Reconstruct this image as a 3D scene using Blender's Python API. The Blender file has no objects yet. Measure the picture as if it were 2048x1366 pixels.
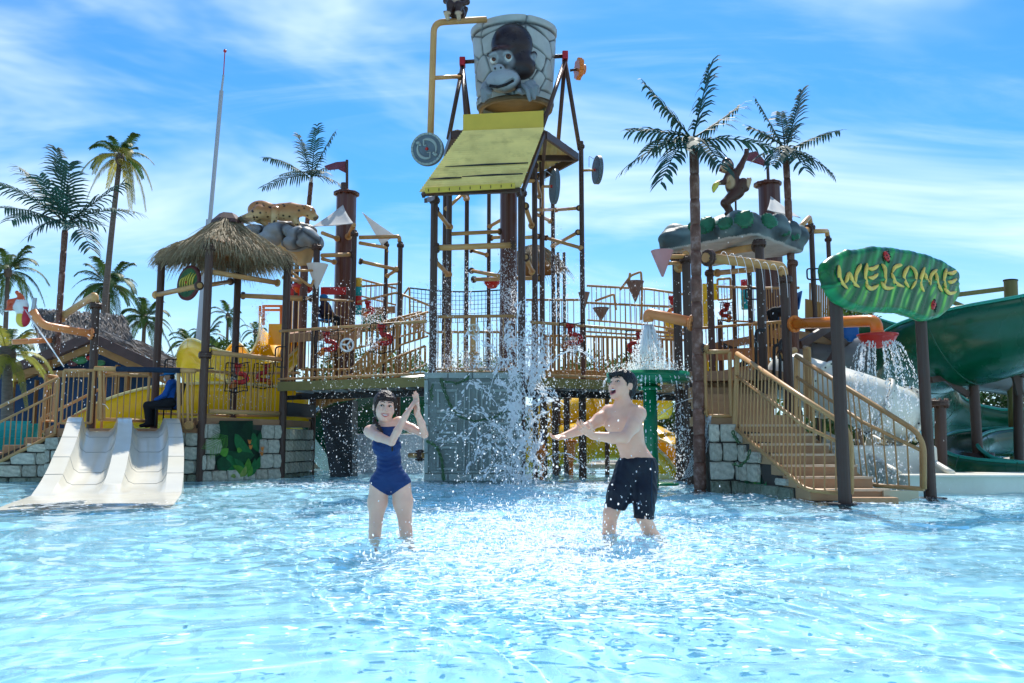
import bpy, bmesh, math, random
import numpy as np
from mathutils import Vector, Matrix, Quaternion
R = math.radians
SC = bpy.context.scene
COL = SC.collection
random.seed(7)
# ---------------------------------------------------------------- camera, sky, sun, exposure
F_PX, CAM_Z, PITCH = 1700.0, 0.77, math.atan(200 / 1700)
_cd = bpy.data.cameras.new('camera'); CAM = bpy.data.objects.new('camera', _cd); COL.objects.link(CAM); SC.camera = CAM
_cd.sensor_width = 36; _cd.lens = F_PX / 2048 * 36; _cd.clip_end = 5000; _cd.clip_start = 0.05
CAM.location = (0, 0, CAM_Z); CAM.rotation_euler = (R(90) + PITCH, 0, 0)
SUN_EL, SUN_AZ = 54, 7
W = bpy.data.worlds.new('World'); SC.world = W; W.use_nodes = True
_n = W.node_tree; _bg = _n.nodes['Background']; _bg.inputs[1].default_value = 0.12
_sky = _n.nodes.new('ShaderNodeTexSky'); _sky.sky_type = 'NISHITA'; _sky.sun_disc = False
_sky.sun_elevation = R(SUN_EL); _sky.sun_rotation = R(SUN_AZ); _sky.air_density = 1.0; _sky.dust_density = 0.3; _sky.ozone_density = 3.0
_tint = _n.nodes.new('ShaderNodeMix'); _tint.data_type = 'RGBA'; _tint.blend_type = 'MULTIPLY'; _tint.inputs[0].default_value = 1
_tint.inputs[7].default_value = (0.27, 0.71, 1.0, 1)
_n.links.new(_sky.outputs[0], _tint.inputs[6])
_tc = _n.nodes.new('ShaderNodeTexCoord'); _sep = _n.nodes.new('ShaderNodeSeparateXYZ'); _n.links.new(_tc.outputs['Generated'], _sep.inputs[0])
def _math(op, a, b=None, clamp=False, nt=_n):
    m = nt.nodes.new('ShaderNodeMath'); m.operation = op; m.use_clamp = clamp
    for i, x in enumerate((a, b)):
        if x is None: continue
        if isinstance(x, (int, float)): m.inputs[i].default_value = x
        else: nt.links.new(x, m.inputs[i])
    return m.outputs[0]
# cirrus: noise on a flat cloud layer, direction / (z + small)
_zz = _math('MAXIMUM', _sep.outputs[2], 0.0); _den = _math('ADD', _zz, 0.16)
_cmb = _n.nodes.new('ShaderNodeCombineXYZ')
_n.links.new(_math('DIVIDE', _sep.outputs[0], _den), _cmb.inputs[0]); _n.links.new(_math('DIVIDE', _sep.outputs[1], _den), _cmb.inputs[1])
def _cloud(scale, rot, stretch, det, lo, hi, dist, seed):
    mp = _n.nodes.new('ShaderNodeMapping'); mp.inputs['Rotation'].default_value = (0, 0, R(rot)); mp.inputs['Scale'].default_value = stretch; mp.inputs['Location'].default_value = seed
    _n.links.new(_cmb.outputs[0], mp.inputs[0])
    t = _n.nodes.new('ShaderNodeTexNoise'); t.inputs['Scale'].default_value = scale; t.inputs['Detail'].default_value = det; t.inputs['Roughness'].default_value = 0.58; t.inputs['Distortion'].default_value = dist
    _n.links.new(mp.outputs[0], t.inputs[0])
    r = _n.nodes.new('ShaderNodeMapRange'); r.interpolation_type = 'SMOOTHSTEP'; r.inputs[1].default_value = lo; r.inputs[2].default_value = hi
    _n.links.new(t.outputs[0], r.inputs[0]); return r.outputs[0]
_c1 = _cloud(0.95, -24, (0.8, 1.2, 1), 5, 0.42, 0.76, 0.7, (1.7, 0.4, 0))
_c2 = _cloud(2.0, -14, (0.5, 1.4, 1), 7, 0.46, 0.85, 1.2, (4.1, 2.2, 0))
_cc = _math('ADD', _math('MULTIPLY', _c1, 0.78), _math('MULTIPLY', _c2, 0.24), True)
_hz = _n.nodes.new('ShaderNodeMapRange'); _hz.inputs[1].default_value = 0.0; _hz.inputs[2].default_value = 0.30; _hz.inputs[3].default_value = 0.72; _hz.inputs[4].default_value = 0.0; _hz.interpolation_type = 'SMOOTHSTEP'
_n.links.new(_zz, _hz.inputs[0])
_m2 = _n.nodes.new('ShaderNodeMix'); _m2.data_type = 'RGBA'; _m2.inputs[7].default_value = (5.6, 7.0, 8.0, 1)
_n.links.new(_hz.outputs[0], _m2.inputs[0]); _n.links.new(_tint.outputs[2], _m2.inputs[6])
_m1 = _n.nodes.new('ShaderNodeMix'); _m1.data_type = 'RGBA'; _m1.inputs[7].default_value = (6.6, 7.7, 8.4, 1)
_n.links.new(_cc, _m1.inputs[0]); _n.links.new(_m2.outputs[2], _m1.inputs[6])
_n.links.new(_m1.outputs[2], _bg.inputs[0])
_ld = bpy.data.lights.new('sun', 'SUN'); _ld.energy = 4.2; _ld.angle = R(0.5); _ld.color = (1, .95, .87)
SUN = bpy.data.objects.new('sun', _ld); COL.objects.link(SUN); SUN.rotation_euler = (R(-(90 - SUN_EL)), 0, R(-SUN_AZ)); SUN.location = (2, 20, 30)
_ld.cycles.is_caustics_light = True
vs = SC.view_settings; vs.view_transform = 'Standard'; vs.look = 'None'; vs.exposure = 0.55; vs.gamma = 1; vs.use_curve_mapping = False
SC.cycles.max_bounces = 10; SC.cycles.transparent_max_bounces = 12; SC.cycles.sample_clamp_indirect = 12; SC.cycles.use_denoising = True

# ---------------------------------------------------------------- helpers
_cp, _sp = math.cos(PITCH), math.sin(PITCH)
def ray(u, v):
    a = (u - 1024) / F_PX; b = (683 - v) / F_PX
    return Vector((a, _cp - b * _sp, _sp + b * _cp))
def at(u, v, Y):
    d = ray(u, v); t = Y / d.y
    return Vector((t * d.x, Y, CAM_Z + t * d.z))
def on_z(u, v, z):
    d = ray(u, v); t = (z - CAM_Z) / d.z
    return Vector((t * d.x, t * d.y, z))
def on_plane(u, v, p, n):
    d = ray(u, v); c = Vector((0, 0, CAM_Z)); t = (p - c).dot(n) / d.dot(n)
    return c + d * t
LOC = {}; MWD = {}
def _reg(o, loc): LOC[o.name] = Vector(loc)
def tag(o, label=None, cat=None, group=None, kind=None):
    if label: o['label'] = label
    if cat: o['category'] = cat
    if group: o['group'] = group
    if kind: o['kind'] = kind
    return o
def thing(name, label, cat, loc=(0, 0, 0), group=None):
    o = bpy.data.objects.new(name, None); COL.objects.link(o); o.location = loc; o.empty_display_size = .2; _reg(o, loc)
    return tag(o, label, cat, group)
class MB:
    def __init__(s): s.V = []; s.F = []; s.S = []; s.M = []
    def add(s, v, f, smooth=False, m=0):
        o = len(s.V); s.V.extend([tuple(x) for x in v]); s.F.extend([tuple(i + o for i in q) for q in f]); s.S.extend([smooth] * len(f)); s.M.extend([m] * len(f)); return s
    def box(s, c, size, rot=None, m=0):
        c = Vector(c); hx, hy, hz = size[0] / 2, size[1] / 2, size[2] / 2
        v = [Vector((x, y, z)) for x in (-hx, hx) for y in (-hy, hy) for z in (-hz, hz)]
        if rot is not None: v = [rot @ p for p in v]
        return s.add([c + p for p in v], [(0, 1, 3, 2), (4, 6, 7, 5), (0, 4, 5, 1), (2, 3, 7, 6), (0, 2, 6, 4), (1, 5, 7, 3)], False, m)
    def beam(s, a, b, w, h, up=Vector((0, 0, 1)), m=0):
        a = Vector(a); b = Vector(b); d = (b - a); L = d.length; d.normalize(); x = d.cross(up)
        if x.length < 1e-4: x = d.cross(Vector((0, 1, 0)))
        x.normalize(); z = x.cross(d)
        M3 = Matrix((x, d, z)).transposed()
        return s.box((a + b) / 2, (w, L, h), M3, m)
    def tube(s, pts, r, n=10, caps=True, m=0, smooth=True):
        pts = [Vector(p) for p in pts]; k = len(pts); rs = r if isinstance(r, (list, tuple)) else [r] * k
        T = []
        for i in range(k):
            t = pts[min(i + 1, k - 1)] - pts[max(i - 1, 0)]
            T.append(t.normalized() if t.length > 1e-9 else Vector((0, 0, 1)))
        up = Vector((0, 0, 1)) if abs(T[0].z) < .9 else Vector((1, 0, 0))
        x = T[0].cross(up).normalized(); V = []
        for i in range(k):
            x = (x - T[i] * x.dot(T[i])); x.normalize(); y = T[i].cross(x)
            for j in range(n):
                a = 2 * math.pi * j / n; V.append(pts[i] + (x * math.cos(a) + y * math.sin(a)) * rs[i])
        Fc = [(i * n + j, i * n + (j + 1) % n, (i + 1) * n + (j + 1) % n, (i + 1) * n + j) for i in range(k - 1) for j in range(n)]
        s.add(V, Fc, smooth, m)
        if caps:
            o = len(s.V) - k * n
            s.F.append(tuple(o + j for j in reversed(range(n)))); s.F.append(tuple(o + (k - 1) * n + j for j in range(n))); s.S += [False, False]; s.M += [m, m]
        return s
    def lathe(s, prof, n=24, mat=Matrix.Identity(4), m=0, smooth=True, close=False):
        V = []
        for (r, z) in prof:
            for j in range(n):
                a = 2 * math.pi * j / n; V.append(mat @ Vector((r * math.cos(a), r * math.sin(a), z)))
        k = len(prof)
        Fc = [(i * n + j, i * n + (j + 1) % n, (i + 1) * n + (j + 1) % n, (i + 1) * n + j) for i in range(k - 1) for j in range(n)]
        if close: Fc += [((k - 1) * n + j, (k - 1) * n + (j + 1) % n, (j + 1) % n, j) for j in range(n)]
        return s.add(V, Fc, smooth, m)
    def prism(s, poly, n, t, m=0):
        """flat polygon (list of points) pushed back along n by t"""
        k = len(poly); a = [Vector(p) for p in poly]; b = [p + Vector(n) * t for p in a]
        s.add(a + b, [tuple(range(k)), tuple(reversed(range(k, 2 * k)))] + [(i, i + k, (i + 1) % k + k, (i + 1) % k) for i in range(k)], False, m); return s
    def ball(s, c, r, n=10, k=6, m=0, sc=(1, 1, 1), rot=None):
        V = []; c = Vector(c)
        for i in range(k + 1):
            th = math.pi * i / k
            for j in range(n):
                p = Vector((math.sin(th) * math.cos(2 * math.pi * j / n) * sc[0], math.sin(th) * math.sin(2 * math.pi * j / n) * sc[1], math.cos(th) * sc[2])) * r
                V.append(c + (rot @ p if rot is not None else p))
        return s.add(V, [(i * n + j, (i + 1) * n + j, (i + 1) * n + (j + 1) % n, i * n + (j + 1) % n) for i in range(k) for j in range(n)], True, m)
    def mesh(s, name, mats, off=Vector((0, 0, 0))):
        me = bpy.data.meshes.new(name)
        me.from_pydata([(v[0] - off[0], v[1] - off[1], v[2] - off[2]) for v in s.V], [], s.F)
        me.polygons.foreach_set('use_smooth', s.S)
        mats = mats if isinstance(mats, (list, tuple)) else [mats]
        for m in mats: me.materials.append(m)
        if len(mats) > 1: me.polygons.foreach_set('material_index', s.M)
        me.update(); return me
def link(name, me, parent=None, loc=(0, 0, 0), mw=None, label=None):
    o = bpy.data.objects.new(name, me); COL.objects.link(o)
    if mw is None: mw = Matrix.Translation(loc)
    if parent: o.parent = parent; o.matrix_parent_inverse = MWD.get(parent.name, Matrix.Translation(LOC[parent.name])).inverted()
    o.matrix_basis = mw; _reg(o, mw.translation.copy()); MWD[o.name] = mw.copy()
    if label: o['label'] = label
    return o
def part(mb, name, mat, parent, label=None, bev=0, kind=None):
    loc = LOC[parent.name]
    o = link(name, mb.mesh(name, mat, loc), parent, loc, None, label)
    if bev:
        b = o.modifiers.new('bevel', 'BEVEL'); b.width = bev; b.segments = 2; b.limit_method = 'ANGLE'
    if kind: o['kind'] = kind
    return o
def solo(mb, name, mat, label=None, cat=None, group=None, kind=None, bev=0):
    a = np.array(mb.V); loc = Vector((float(a[:, 0].mean()), float(a[:, 1].mean()), float(a[:, 2].min())))
    o = link(name, mb.mesh(name, mat, loc), None, loc)
    if bev:
        b = o.modifiers.new('bevel', 'BEVEL'); b.width = bev; b.segments = 2; b.limit_method = 'ANGLE'
    return tag(o, label, cat, group, kind)
def axis_m(a, b, sx=1.0, sz=None):
    """matrix taking the unit z cylinder (0..1) from a to b with radius sx"""
    a = Vector(a); b = Vector(b); d = b - a; L = d.length if sz is None else sz
    q = d.to_track_quat('Z', 'Y'); return Matrix.Translation(a) @ q.to_matrix().to_4x4() @ Matrix.Diagonal((sx, sx, L, 1))
def fillet(pts, r, n=5):
    pts = [Vector(p) for p in pts]; out = [pts[0]]
    for i in range(1, len(pts) - 1):
        a, b, c = pts[i - 1], pts[i], pts[i + 1]; d1 = (a - b); d2 = (c - b)
        rr = min(r, d1.length * .49, d2.length * .49); p = b + d1.normalized() * rr; q = b + d2.normalized() * rr
        for k in range(n + 1):
            t = k / n; out.append(p * (1 - t) ** 2 + b * 2 * t * (1 - t) + q * t * t)
    return out + [pts[-1]]
def bez(a, b, c, n):
    a, b, c = Vector(a), Vector(b), Vector(c)
    return [a * (1 - t) ** 2 + b * 2 * t * (1 - t) + c * t * t for t in [i / (n - 1) for i in range(n)]]
def spline(P, n):
    """Catmull-Rom through P, n points a span"""
    P = [Vector(p) for p in P]; Q = [P[0] * 2 - P[1]] + P + [P[-1] * 2 - P[-2]]; out = []
    for i in range(1, len(Q) - 2):
        for k in range(n):
            t = k / n; a, b, c, d = Q[i - 1], Q[i], Q[i + 1], Q[i + 2]
            out.append(.5 * ((2 * b) + (c - a) * t + (2 * a - 5 * b + 4 * c - d) * t * t + (3 * b - a - 3 * c + d) * t ** 3))
    return out + [P[-1]]

# ---------------------------------------------------------------- materials
MATS = {}
def mat(name, col, rough=.5, var=.12, scale=6.0, bump=0.0, bscale=40.0, metal=0, spec=.28, sss=0, coat=0, stain=None, stain_amt=.5, stain_scale=1.5, trans=0, stretch=(1, 1, 1), rvar=.1, attr=None):
    m = bpy.data.materials.new(name); m.use_nodes = True; nt = m.node_tree; b = nt.nodes['Principled BSDF']; L = nt.links.new
    tc = nt.nodes.new('ShaderNodeTexCoord'); mp = nt.nodes.new('ShaderNodeMapping'); mp.inputs['Scale'].default_value = stretch; L(tc.outputs['Object'], mp.inputs[0])
    nz = nt.nodes.new('ShaderNodeTexNoise'); nz.inputs['Scale'].default_value = scale; nz.inputs['Detail'].default_value = 6; L(mp.outputs[0], nz.inputs[0])
    oi = nt.nodes.new('ShaderNodeObjectInfo')
    mr = nt.nodes.new('ShaderNodeMapRange'); mr.inputs[1].default_value = .25; mr.inputs[2].default_value = .75; mr.inputs[3].default_value = 1 - var; mr.inputs[4].default_value = 1 + var; L(nz.outputs[0], mr.inputs[0])
    rr = nt.nodes.new('ShaderNodeMapRange'); rr.inputs[3].default_value = 1 - var * .5; rr.inputs[4].default_value = 1 + var * .5; L(oi.outputs['Random'], rr.inputs[0])
    mul = _math('MULTIPLY', mr.outputs[0], rr.outputs[0], nt=nt)
    mx = nt.nodes.new('ShaderNodeMix'); mx.data_type = 'RGBA'; mx.blend_type = 'MULTIPLY'; mx.inputs[0].default_value = 1; mx.inputs[6].default_value = (*col, 1)
    if attr:
        at_ = nt.nodes.new('ShaderNodeAttribute'); at_.attribute_name = attr; L(at_.outputs['Color'], mx.inputs[6])
    L(mul, mx.inputs[7]); outc = mx.outputs[2]
    if stain:
        n2 = nt.nodes.new('ShaderNodeTexNoise'); n2.inputs['Scale'].default_value = stain_scale; n2.inputs['Detail'].default_value = 8; n2.inputs['Roughness'].default_value = .65; L(mp.outputs[0], n2.inputs[0])
        m3 = nt.nodes.new('ShaderNodeMapRange'); m3.inputs[1].default_value = .5; m3.inputs[2].default_value = .72; m3.inputs[4].default_value = stain_amt; L(n2.outputs[0], m3.inputs[0])
        m4 = nt.nodes.new('ShaderNodeMix'); m4.data_type = 'RGBA'; m4.inputs[7].default_value = (*stain, 1); L(m3.outputs[0], m4.inputs[0]); L(outc, m4.inputs[6]); outc = m4.outputs[2]
    L(outc, b.inputs['Base Color'])
    r2 = nt.nodes.new('ShaderNodeMapRange'); r2.inputs[3].default_value = max(.02, rough - rvar); r2.inputs[4].default_value = min(1, rough + rvar); L(nz.outputs[0], r2.inputs[0]); L(r2.outputs[0], b.inputs['Roughness'])
    b.inputs['Metallic'].default_value = metal; b.inputs['Specular IOR Level'].default_value = spec
    if sss: b.inputs['Subsurface Weight'].default_value = sss; b.inputs['Subsurface Radius'].default_value = (.02, .008, .004); b.inputs['Subsurface Scale'].default_value = .6
    if coat: b.inputs['Coat Weight'].default_value = coat * .4; b.inputs['Coat Roughness'].default_value = .08
    if bump:
        n5 = nt.nodes.new('ShaderNodeTexNoise'); n5.inputs['Scale'].default_value = bscale; n5.inputs['Detail'].default_value = 5; L(mp.outputs[0], n5.inputs[0])
        bp = nt.nodes.new('ShaderNodeBump'); bp.inputs['Strength'].default_value = bump; bp.inputs['Distance'].default_value = .02; L(n5.outputs[0], bp.inputs['Height']); L(bp.outputs[0], b.inputs['Normal'])
    if trans:
        out = nt.nodes['Material Output']; tr = nt.nodes.new('ShaderNodeBsdfTranslucent'); L(outc, tr.inputs[0]); ms = nt.nodes.new('ShaderNodeMixShader'); ms.inputs[0].default_value = trans
        L(b.outputs[0], ms.inputs[1]); L(tr.outputs[0], ms.inputs[2]); L(ms.outputs[0], out.inputs[0])
    MATS[name] = m; return m
POST = mat('post_paint', (.085, .045, .032), .38, .2, 3, .15, 60, stain=(.045, .05, .043), stain_amt=.5, stretch=(1, 1, .25))
DRUM = mat('drum_paint', (.11, .038, .024), .3, .25, 2, .1, 60, stain=(.2, .16, .14), stain_amt=.45, stretch=(1, 1, .2), coat=.3)
TAN = mat('tan_pipe_paint', (.55, .30, .11), .35, .12, 4, .08, 50, stain=(.30, .16, .07), stain_amt=.6)
RAIL = mat('rail_paint', (.48, .265, .105), .42, .18, 4, .08, 50, stain=(.30, .16, .07), stain_amt=.35)
RAILB = mat('orange_wood_paint', (.42, .205, .06), .5, .18, 4, .15, 40)
STEP = mat('tan_step_paint', (.45, .26, .135), .6, .14, 5, .25, 60, stain=(.3, .2, .11), stain_amt=.5)
BROWN = mat('deck_paint', (.38, .2, .105), .6, .14, 5, .25, 60, stain=(.2, .13, .09), stain_amt=.5)
OLIVE = mat('olive_beam_paint', (.215, .17, .055), .5, .14, 3, .2, 50, stain=(.17, .15, .06), stain_amt=.5)
DARK = mat('dark_steel', (.028, .026, .027), .45, .2, 6, .1, 60)
BLACK = mat('black_rubber', (.012, .012, .013), .6, .2)
ROPE = mat('black_rope', (.012, .012, .014), .9, .2)
YEL = mat('yellow_slide_gelcoat', (.86, .50, .008), .18, .08, 2, .02, 20, coat=.5)
YSH = mat('yellow_sheet', (.86, .68, .24), .3, .15, 2, .05, 30, stain=(.3, .2, .05), stain_amt=.5, stain_scale=2.2)
YPL = mat('yellow_plate', (.62, .44, .06), .4, .08, 3)
STONE = mat('carved_stone', (.46, .41, .31), .75, .45, 5, .5, 18, stain=(.30, .29, .25), stain_amt=.6, stain_scale=3)
STONEP = mat('pale_stone', (.46, .43, .34), .7, .38, 5, .5, 18, stain=(.34, .37, .34), stain_amt=.6, stain_scale=3)
STONEG = mat('green_grey_stone', (.20, .235, .215), .65, .14, 4, .3, 22, stain=(.2, .26, .25), stain_amt=.6, stain_scale=2.5)
STONEL = mat('light_green_grey_stone', (.30, .35, .32), .6, .14, 4, .3, 22)
STONEW = mat('wet_algae_stone', (.20, .21, .15), .35, .4, 6, .5, 18, stain=(.08, .11, .05), stain_amt=.7, stain_scale=4)
MORTAR = mat('dark_mortar', (.06, .05, .042), .9, .2, 8, .4, 40)
ROCK = mat('grey_rock_paint', (.12, .135, .14), .55, .45, 2.6, .6, 9, stain=(.3, .34, .33), stain_amt=.6, stain_scale=2.2)
ROCKU = mat('tan_rock_paint', (.50, .34, .17), .6, .2, 3, .3, 15)
ROCKW = mat('white_grey_underside', (.55, .52, .48), .6, .15, 3, .2, 20)
RED = mat('red_gelcoat', (.50, .022, .016), .25, .1, 3, coat=.5)
REDB = mat('red_bracket', (.42, .02, .035), .35, .1)
ORANGE = mat('orange_pipe_paint', (.72, .19, .025), .3, .12, 3, .05, 30, coat=.3)
PEACH = mat('faded_orange_pipe_paint', (.72, .25, .08), .35, .12, 3, .05, 30, coat=.2)
WHITE = mat('white_gelcoat', (.68, .64, .52), .22, .05, 2, .03, 12, coat=.4)
CREAM = mat('cream_tube', (.70, .68, .58), .35, .1, 1.5, .05, 20, stain=(.52, .44, .3), stain_amt=.35, stain_scale=1.2)
CREAMD = mat('beige_trough', (.48, .41, .27), .4, .1, 2)
GREEN = mat('green_gelcoat', (.001, .075, .032), .26, .12, 1.5, .02, 12, coat=.6)
GREENL = mat('green_slide_lip', (.02, .28, .2), .25, .1, 2, coat=.4)
GREENT = mat('green_table_paint', (.004, .17, .07), .25, .1, 2, .03, 30, coat=.4)
TEAL = mat('teal_paint', (.01, .33, .36), .4, .15, 3)
GREY = mat('grey_tube', (.17, .16, .155), .3, .2, 2, .05, 20)
GREYP = mat('galvanised_steel', (.42, .44, .46), .4, .1, 8, metal=.4)
BLUE = mat('blue_paint', (.01, .09, .3), .35, .15, 3)
CONEW = mat('white_cone', (.72, .71, .69), .45, .06, 3, .05, 30, trans=.15)
CONEP = mat('pink_cone', (.62, .33, .33), .45, .1, 3, trans=.15)
CONEB = mat('brown_cone', (.22, .14, .115), .5, .2, 5, .1, 30)
SAIL = mat('shade_sail', (.72, .73, .72), .8, .05, 5, .1, 80, trans=.45)
THATCH = mat('dry_thatch', (.31, .25, .155), .8, .45, 14, .3, 60, trans=.12, stretch=(1, 1, 3))
THATCHG = mat('grey_thatch', (.27, .24, .215), .85, .5, 30, .5, 60, stretch=(3, 3, 1))
ROOFW = mat('orange_roof_lining', (.36, .16, .055), .6, .15, 5)
TRUNKF = mat('moulded_palm_trunk', (.17, .075, .05), .55, .35, 9, .7, 28, stain=(.4, .31, .28), stain_amt=.5, stain_scale=9)
TRUNK = mat('coconut_trunk', (.15, .12, .10), .85, .3, 6, .8, 14, stretch=(1, 1, 4))
FRONDF = mat('plastic_frond', (.028, .078, .058), .62, .3, 3, trans=.12, spec=.2)
FROND = mat('coconut_frond', (.045, .095, .02), .5, .4, 2, trans=.25, spec=.25)
FRONDY = mat('yellowing_frond', (.30, .27, .04), .5, .35, 3, trans=.35)
LEAF = mat('bush_leaf', (.075, .13, .03), .55, .5, 1.2, trans=.35, spec=.2)
LEAFD = mat('dark_tree_leaf', (.035, .075, .018), .5, .5, .8, trans=.25)
VINE = mat('vine_paint', (.055, .12, .05), .5, .3, 8)
HUTW = mat('hut_timber', (.33, .15, .05), .6, .2, 4, .2, 30)
HUTD = mat('hut_bargeboard', (.085, .045, .04), .6, .2, 4)
HUTB = mat('hut_blue_board', (.012, .035, .085), .6, .2, 4)
MASK = mat('white_cloth', (.75, .75, .76), .8, .05)
# ---------------------------------------------------------------- signed-distance modelling for bodies and sculpted pieces
class SDF:
    def __init__(s, h): s.h = h; s.ops = []; s.lo = np.array([1e9] * 3); s.hi = -s.lo
    def _b(s, lo, hi):
        s.lo = np.minimum(s.lo, lo); s.hi = np.maximum(s.hi, hi)
    def cap(s, a, b, r1, r2=None, k=.02, sub=False):
        r2 = r1 if r2 is None else r2; a = np.array(a, float); b = np.array(b, float); r = max(r1, r2)
        lo = np.minimum(a, b) - r; hi = np.maximum(a, b) + r
        def f(P):
            ba = b - a; pa = P - a; t = np.clip((pa @ ba) / max(ba @ ba, 1e-9), 0, 1)
            return np.linalg.norm(pa - t[..., None] * ba, axis=-1) - (r1 + (r2 - r1) * t)
        s.ops.append((f, lo, hi, k, sub))
        if not sub: s._b(lo, hi)
        return s
    def chain(s, pts, rs, k=.02):
        for i in range(len(pts) - 1): s.cap(pts[i], pts[i + 1], rs[i], rs[i + 1], k)
        return s
    def ell(s, c, r, ax=None, k=.02, sub=False):
        c = np.array(c, float); r = np.array(r, float) if not isinstance(r, (int, float)) else np.array([r] * 3, float)
        A = np.eye(3) if ax is None else np.array([list(x) for x in ax], float)      # rows: local axes
        ext = np.sqrt(((A * r[:, None]) ** 2).sum(0)); lo, hi = c - ext, c + ext
        def f(P):
            q = (P - c) @ A.T; k0 = np.linalg.norm(q / r, axis=-1); k1 = np.linalg.norm(q / (r * r), axis=-1)
            return k0 * (k0 - 1) / np.maximum(k1, 1e-6)
        s.ops.append((f, lo, hi, k, sub))
        if not sub: s._b(lo, hi)
        return s
    def plane(s, p, n):
        """remove everything on the side n points to"""
        p = np.array(p, float); n = np.array(n, float); n = n / np.linalg.norm(n)
        s.ops.append((lambda P: -((P - p) @ n), None, None, 0, True)); return s
    def func(s, f):
        s.ops.append((f, None, None, 0, 'raw')); return s
    def mesh(s, name, mats, off=(0, 0, 0), colour=None, laps=1):
        h = s.h; lo = s.lo - 4 * h; hi = s.hi + 4 * h; n = np.ceil((hi - lo) / h).astype(int) + 1
        ax = [lo[i] + h * np.arange(n[i]) for i in range(3)]
        Fd = np.full(tuple(n), 1.0, np.float32)
        for (f, l, u, k, sub) in s.ops:
            if l is None: i0 = [0, 0, 0]; i1 = list(n)
            else:
                m = k + 3 * h
                i0 = [max(0, int((l[i] - m - lo[i]) / h)) for i in range(3)]; i1 = [min(n[i], int((u[i] + m - lo[i]) / h) + 2) for i in range(3)]
                if any(i1[i] <= i0[i] for i in range(3)): continue
            sl = tuple(slice(i0[i], i1[i]) for i in range(3))
            P = np.stack(np.meshgrid(*[ax[i][sl[i]] for i in range(3)], indexing='ij'), -1)
            old = Fd[sl]
            if sub == 'raw': Fd[sl] = f(P, old); continue
            d = f(P).astype(np.float32)
            if sub:
                d = -d
                if k > 0: hh = np.clip(.5 - .5 * (old - d) / k, 0, 1); Fd[sl] = old + (d - old) * hh + k * hh * (1 - hh)
                else: Fd[sl] = np.maximum(old, d)
            elif k > 0:
                hh = np.clip(.5 + .5 * (old - d) / k, 0, 1); Fd[sl] = old + (d - old) * hh - k * hh * (1 - hh)
            else: Fd[sl] = np.minimum(old, d)
        V, Q = surface_nets(Fd, lo, h)
        for _ in range(laps): V = laplace(V, Q)
        me = bpy.data.meshes.new(name); o = np.array(off, float)
        me.vertices.add(len(V)); me.vertices.foreach_set('co', (V - o).astype(np.float32).ravel())
        me.loops.add(len(Q) * 4); me.loops.foreach_set('vertex_index', Q.astype(np.int32).ravel())
        me.polygons.add(len(Q)); me.polygons.foreach_set('loop_start', np.arange(0, len(Q) * 4, 4, dtype=np.int32)); me.polygons.foreach_set('loop_total', np.full(len(Q), 4, np.int32))
        me.update(calc_edges=True); me.validate(); me.polygons.foreach_set('use_smooth', [True] * len(me.polygons))
        if colour is not None:
            at_ = me.color_attributes.new('paint', 'FLOAT_COLOR', 'POINT'); c = colour(V)
            at_.data.foreach_set('color', np.concatenate([c, np.ones((len(V), 1))], 1).astype(np.float32).ravel())
        for m in (mats if isinstance(mats, (list, tuple)) else [mats]): me.materials.append(m)
        return me
def surface_nets(Fd, lo, h):
    neg = Fd < 0; n = np.array(Fd.shape)
    c = [(i, j, k) for i in (0, 1) for j in (0, 1) for k in (0, 1)]
    def sh(A, o): return A[o[0]:n[0] - 1 + o[0], o[1]:n[1] - 1 + o[1], o[2]:n[2] - 1 + o[2]]
    cnt = np.zeros(tuple(n - 1), np.int8)
    for o in c: cnt += sh(neg, o)
    act = (cnt > 0) & (cnt < 8); I = np.argwhere(act); vid = np.full(act.shape, -1, np.int64); vid[act] = np.arange(len(I))
    cv = {o: Fd[I[:, 0] + o[0], I[:, 1] + o[1], I[:, 2] + o[2]] for o in c}
    acc = np.zeros((len(I), 3)); w = np.zeros(len(I))
    for o in c:
        for a in range(3):
            if o[a]: continue
            p = list(o); p[a] = 1; p = tuple(p); f0, f1 = cv[o], cv[p]; x = (f0 < 0) != (f1 < 0)
            t = np.where(x, f0 / np.where(x, f0 - f1, 1), 0); q = np.array(o, float)[None].repeat(len(I), 0); q[:, a] = t
            acc += q * x[:, None]; w += x
    V = lo + h * (I + acc / w[:, None]); Q = []
    for a in range(3):
        b, d = (a + 1) % 3, (a + 2) % 3
        s0 = [slice(None)] * 3; s1 = [slice(None)] * 3; s0[a] = slice(0, -1); s1[a] = slice(1, None)
        A = neg[tuple(s0)]; B = neg[tuple(s1)]
        E = np.argwhere(A != B); E = E[(E[:, b] > 0) & (E[:, d] > 0) & (E[:, b] < n[b] - 1) & (E[:, d] < n[d] - 1)]
        fl = A[E[:, 0], E[:, 1], E[:, 2]]
        def g(ob, od):
            e = E.copy(); e[:, b] -= ob; e[:, d] -= od; return vid[e[:, 0], e[:, 1], e[:, 2]]
        q = np.stack([g(1, 1), g(0, 1), g(0, 0), g(1, 0)], 1); q[~fl] = q[~fl][:, ::-1]; Q.append(q)
    return V, np.concatenate(Q)
def laplace(V, Q):
    S = np.zeros_like(V); c = np.zeros(len(V))
    for i in range(4):
        for j in (1, 3):
            np.add.at(S, Q[:, i], V[Q[:, (i + j) % 4]]); np.add.at(c, Q[:, i], 1)
    return V * .5 + .5 * S / c[:, None]
def frame(fw, up=(0, 0, 1), roll=0):
    """right, forward, up"""
    f = Vector(fw).normalized(); u = Vector(up); r = f.cross(u).normalized(); u = r.cross(f)
    if roll: q = Quaternion(f, roll); r = q @ r; u = q @ u
    return r, f, u

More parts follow.
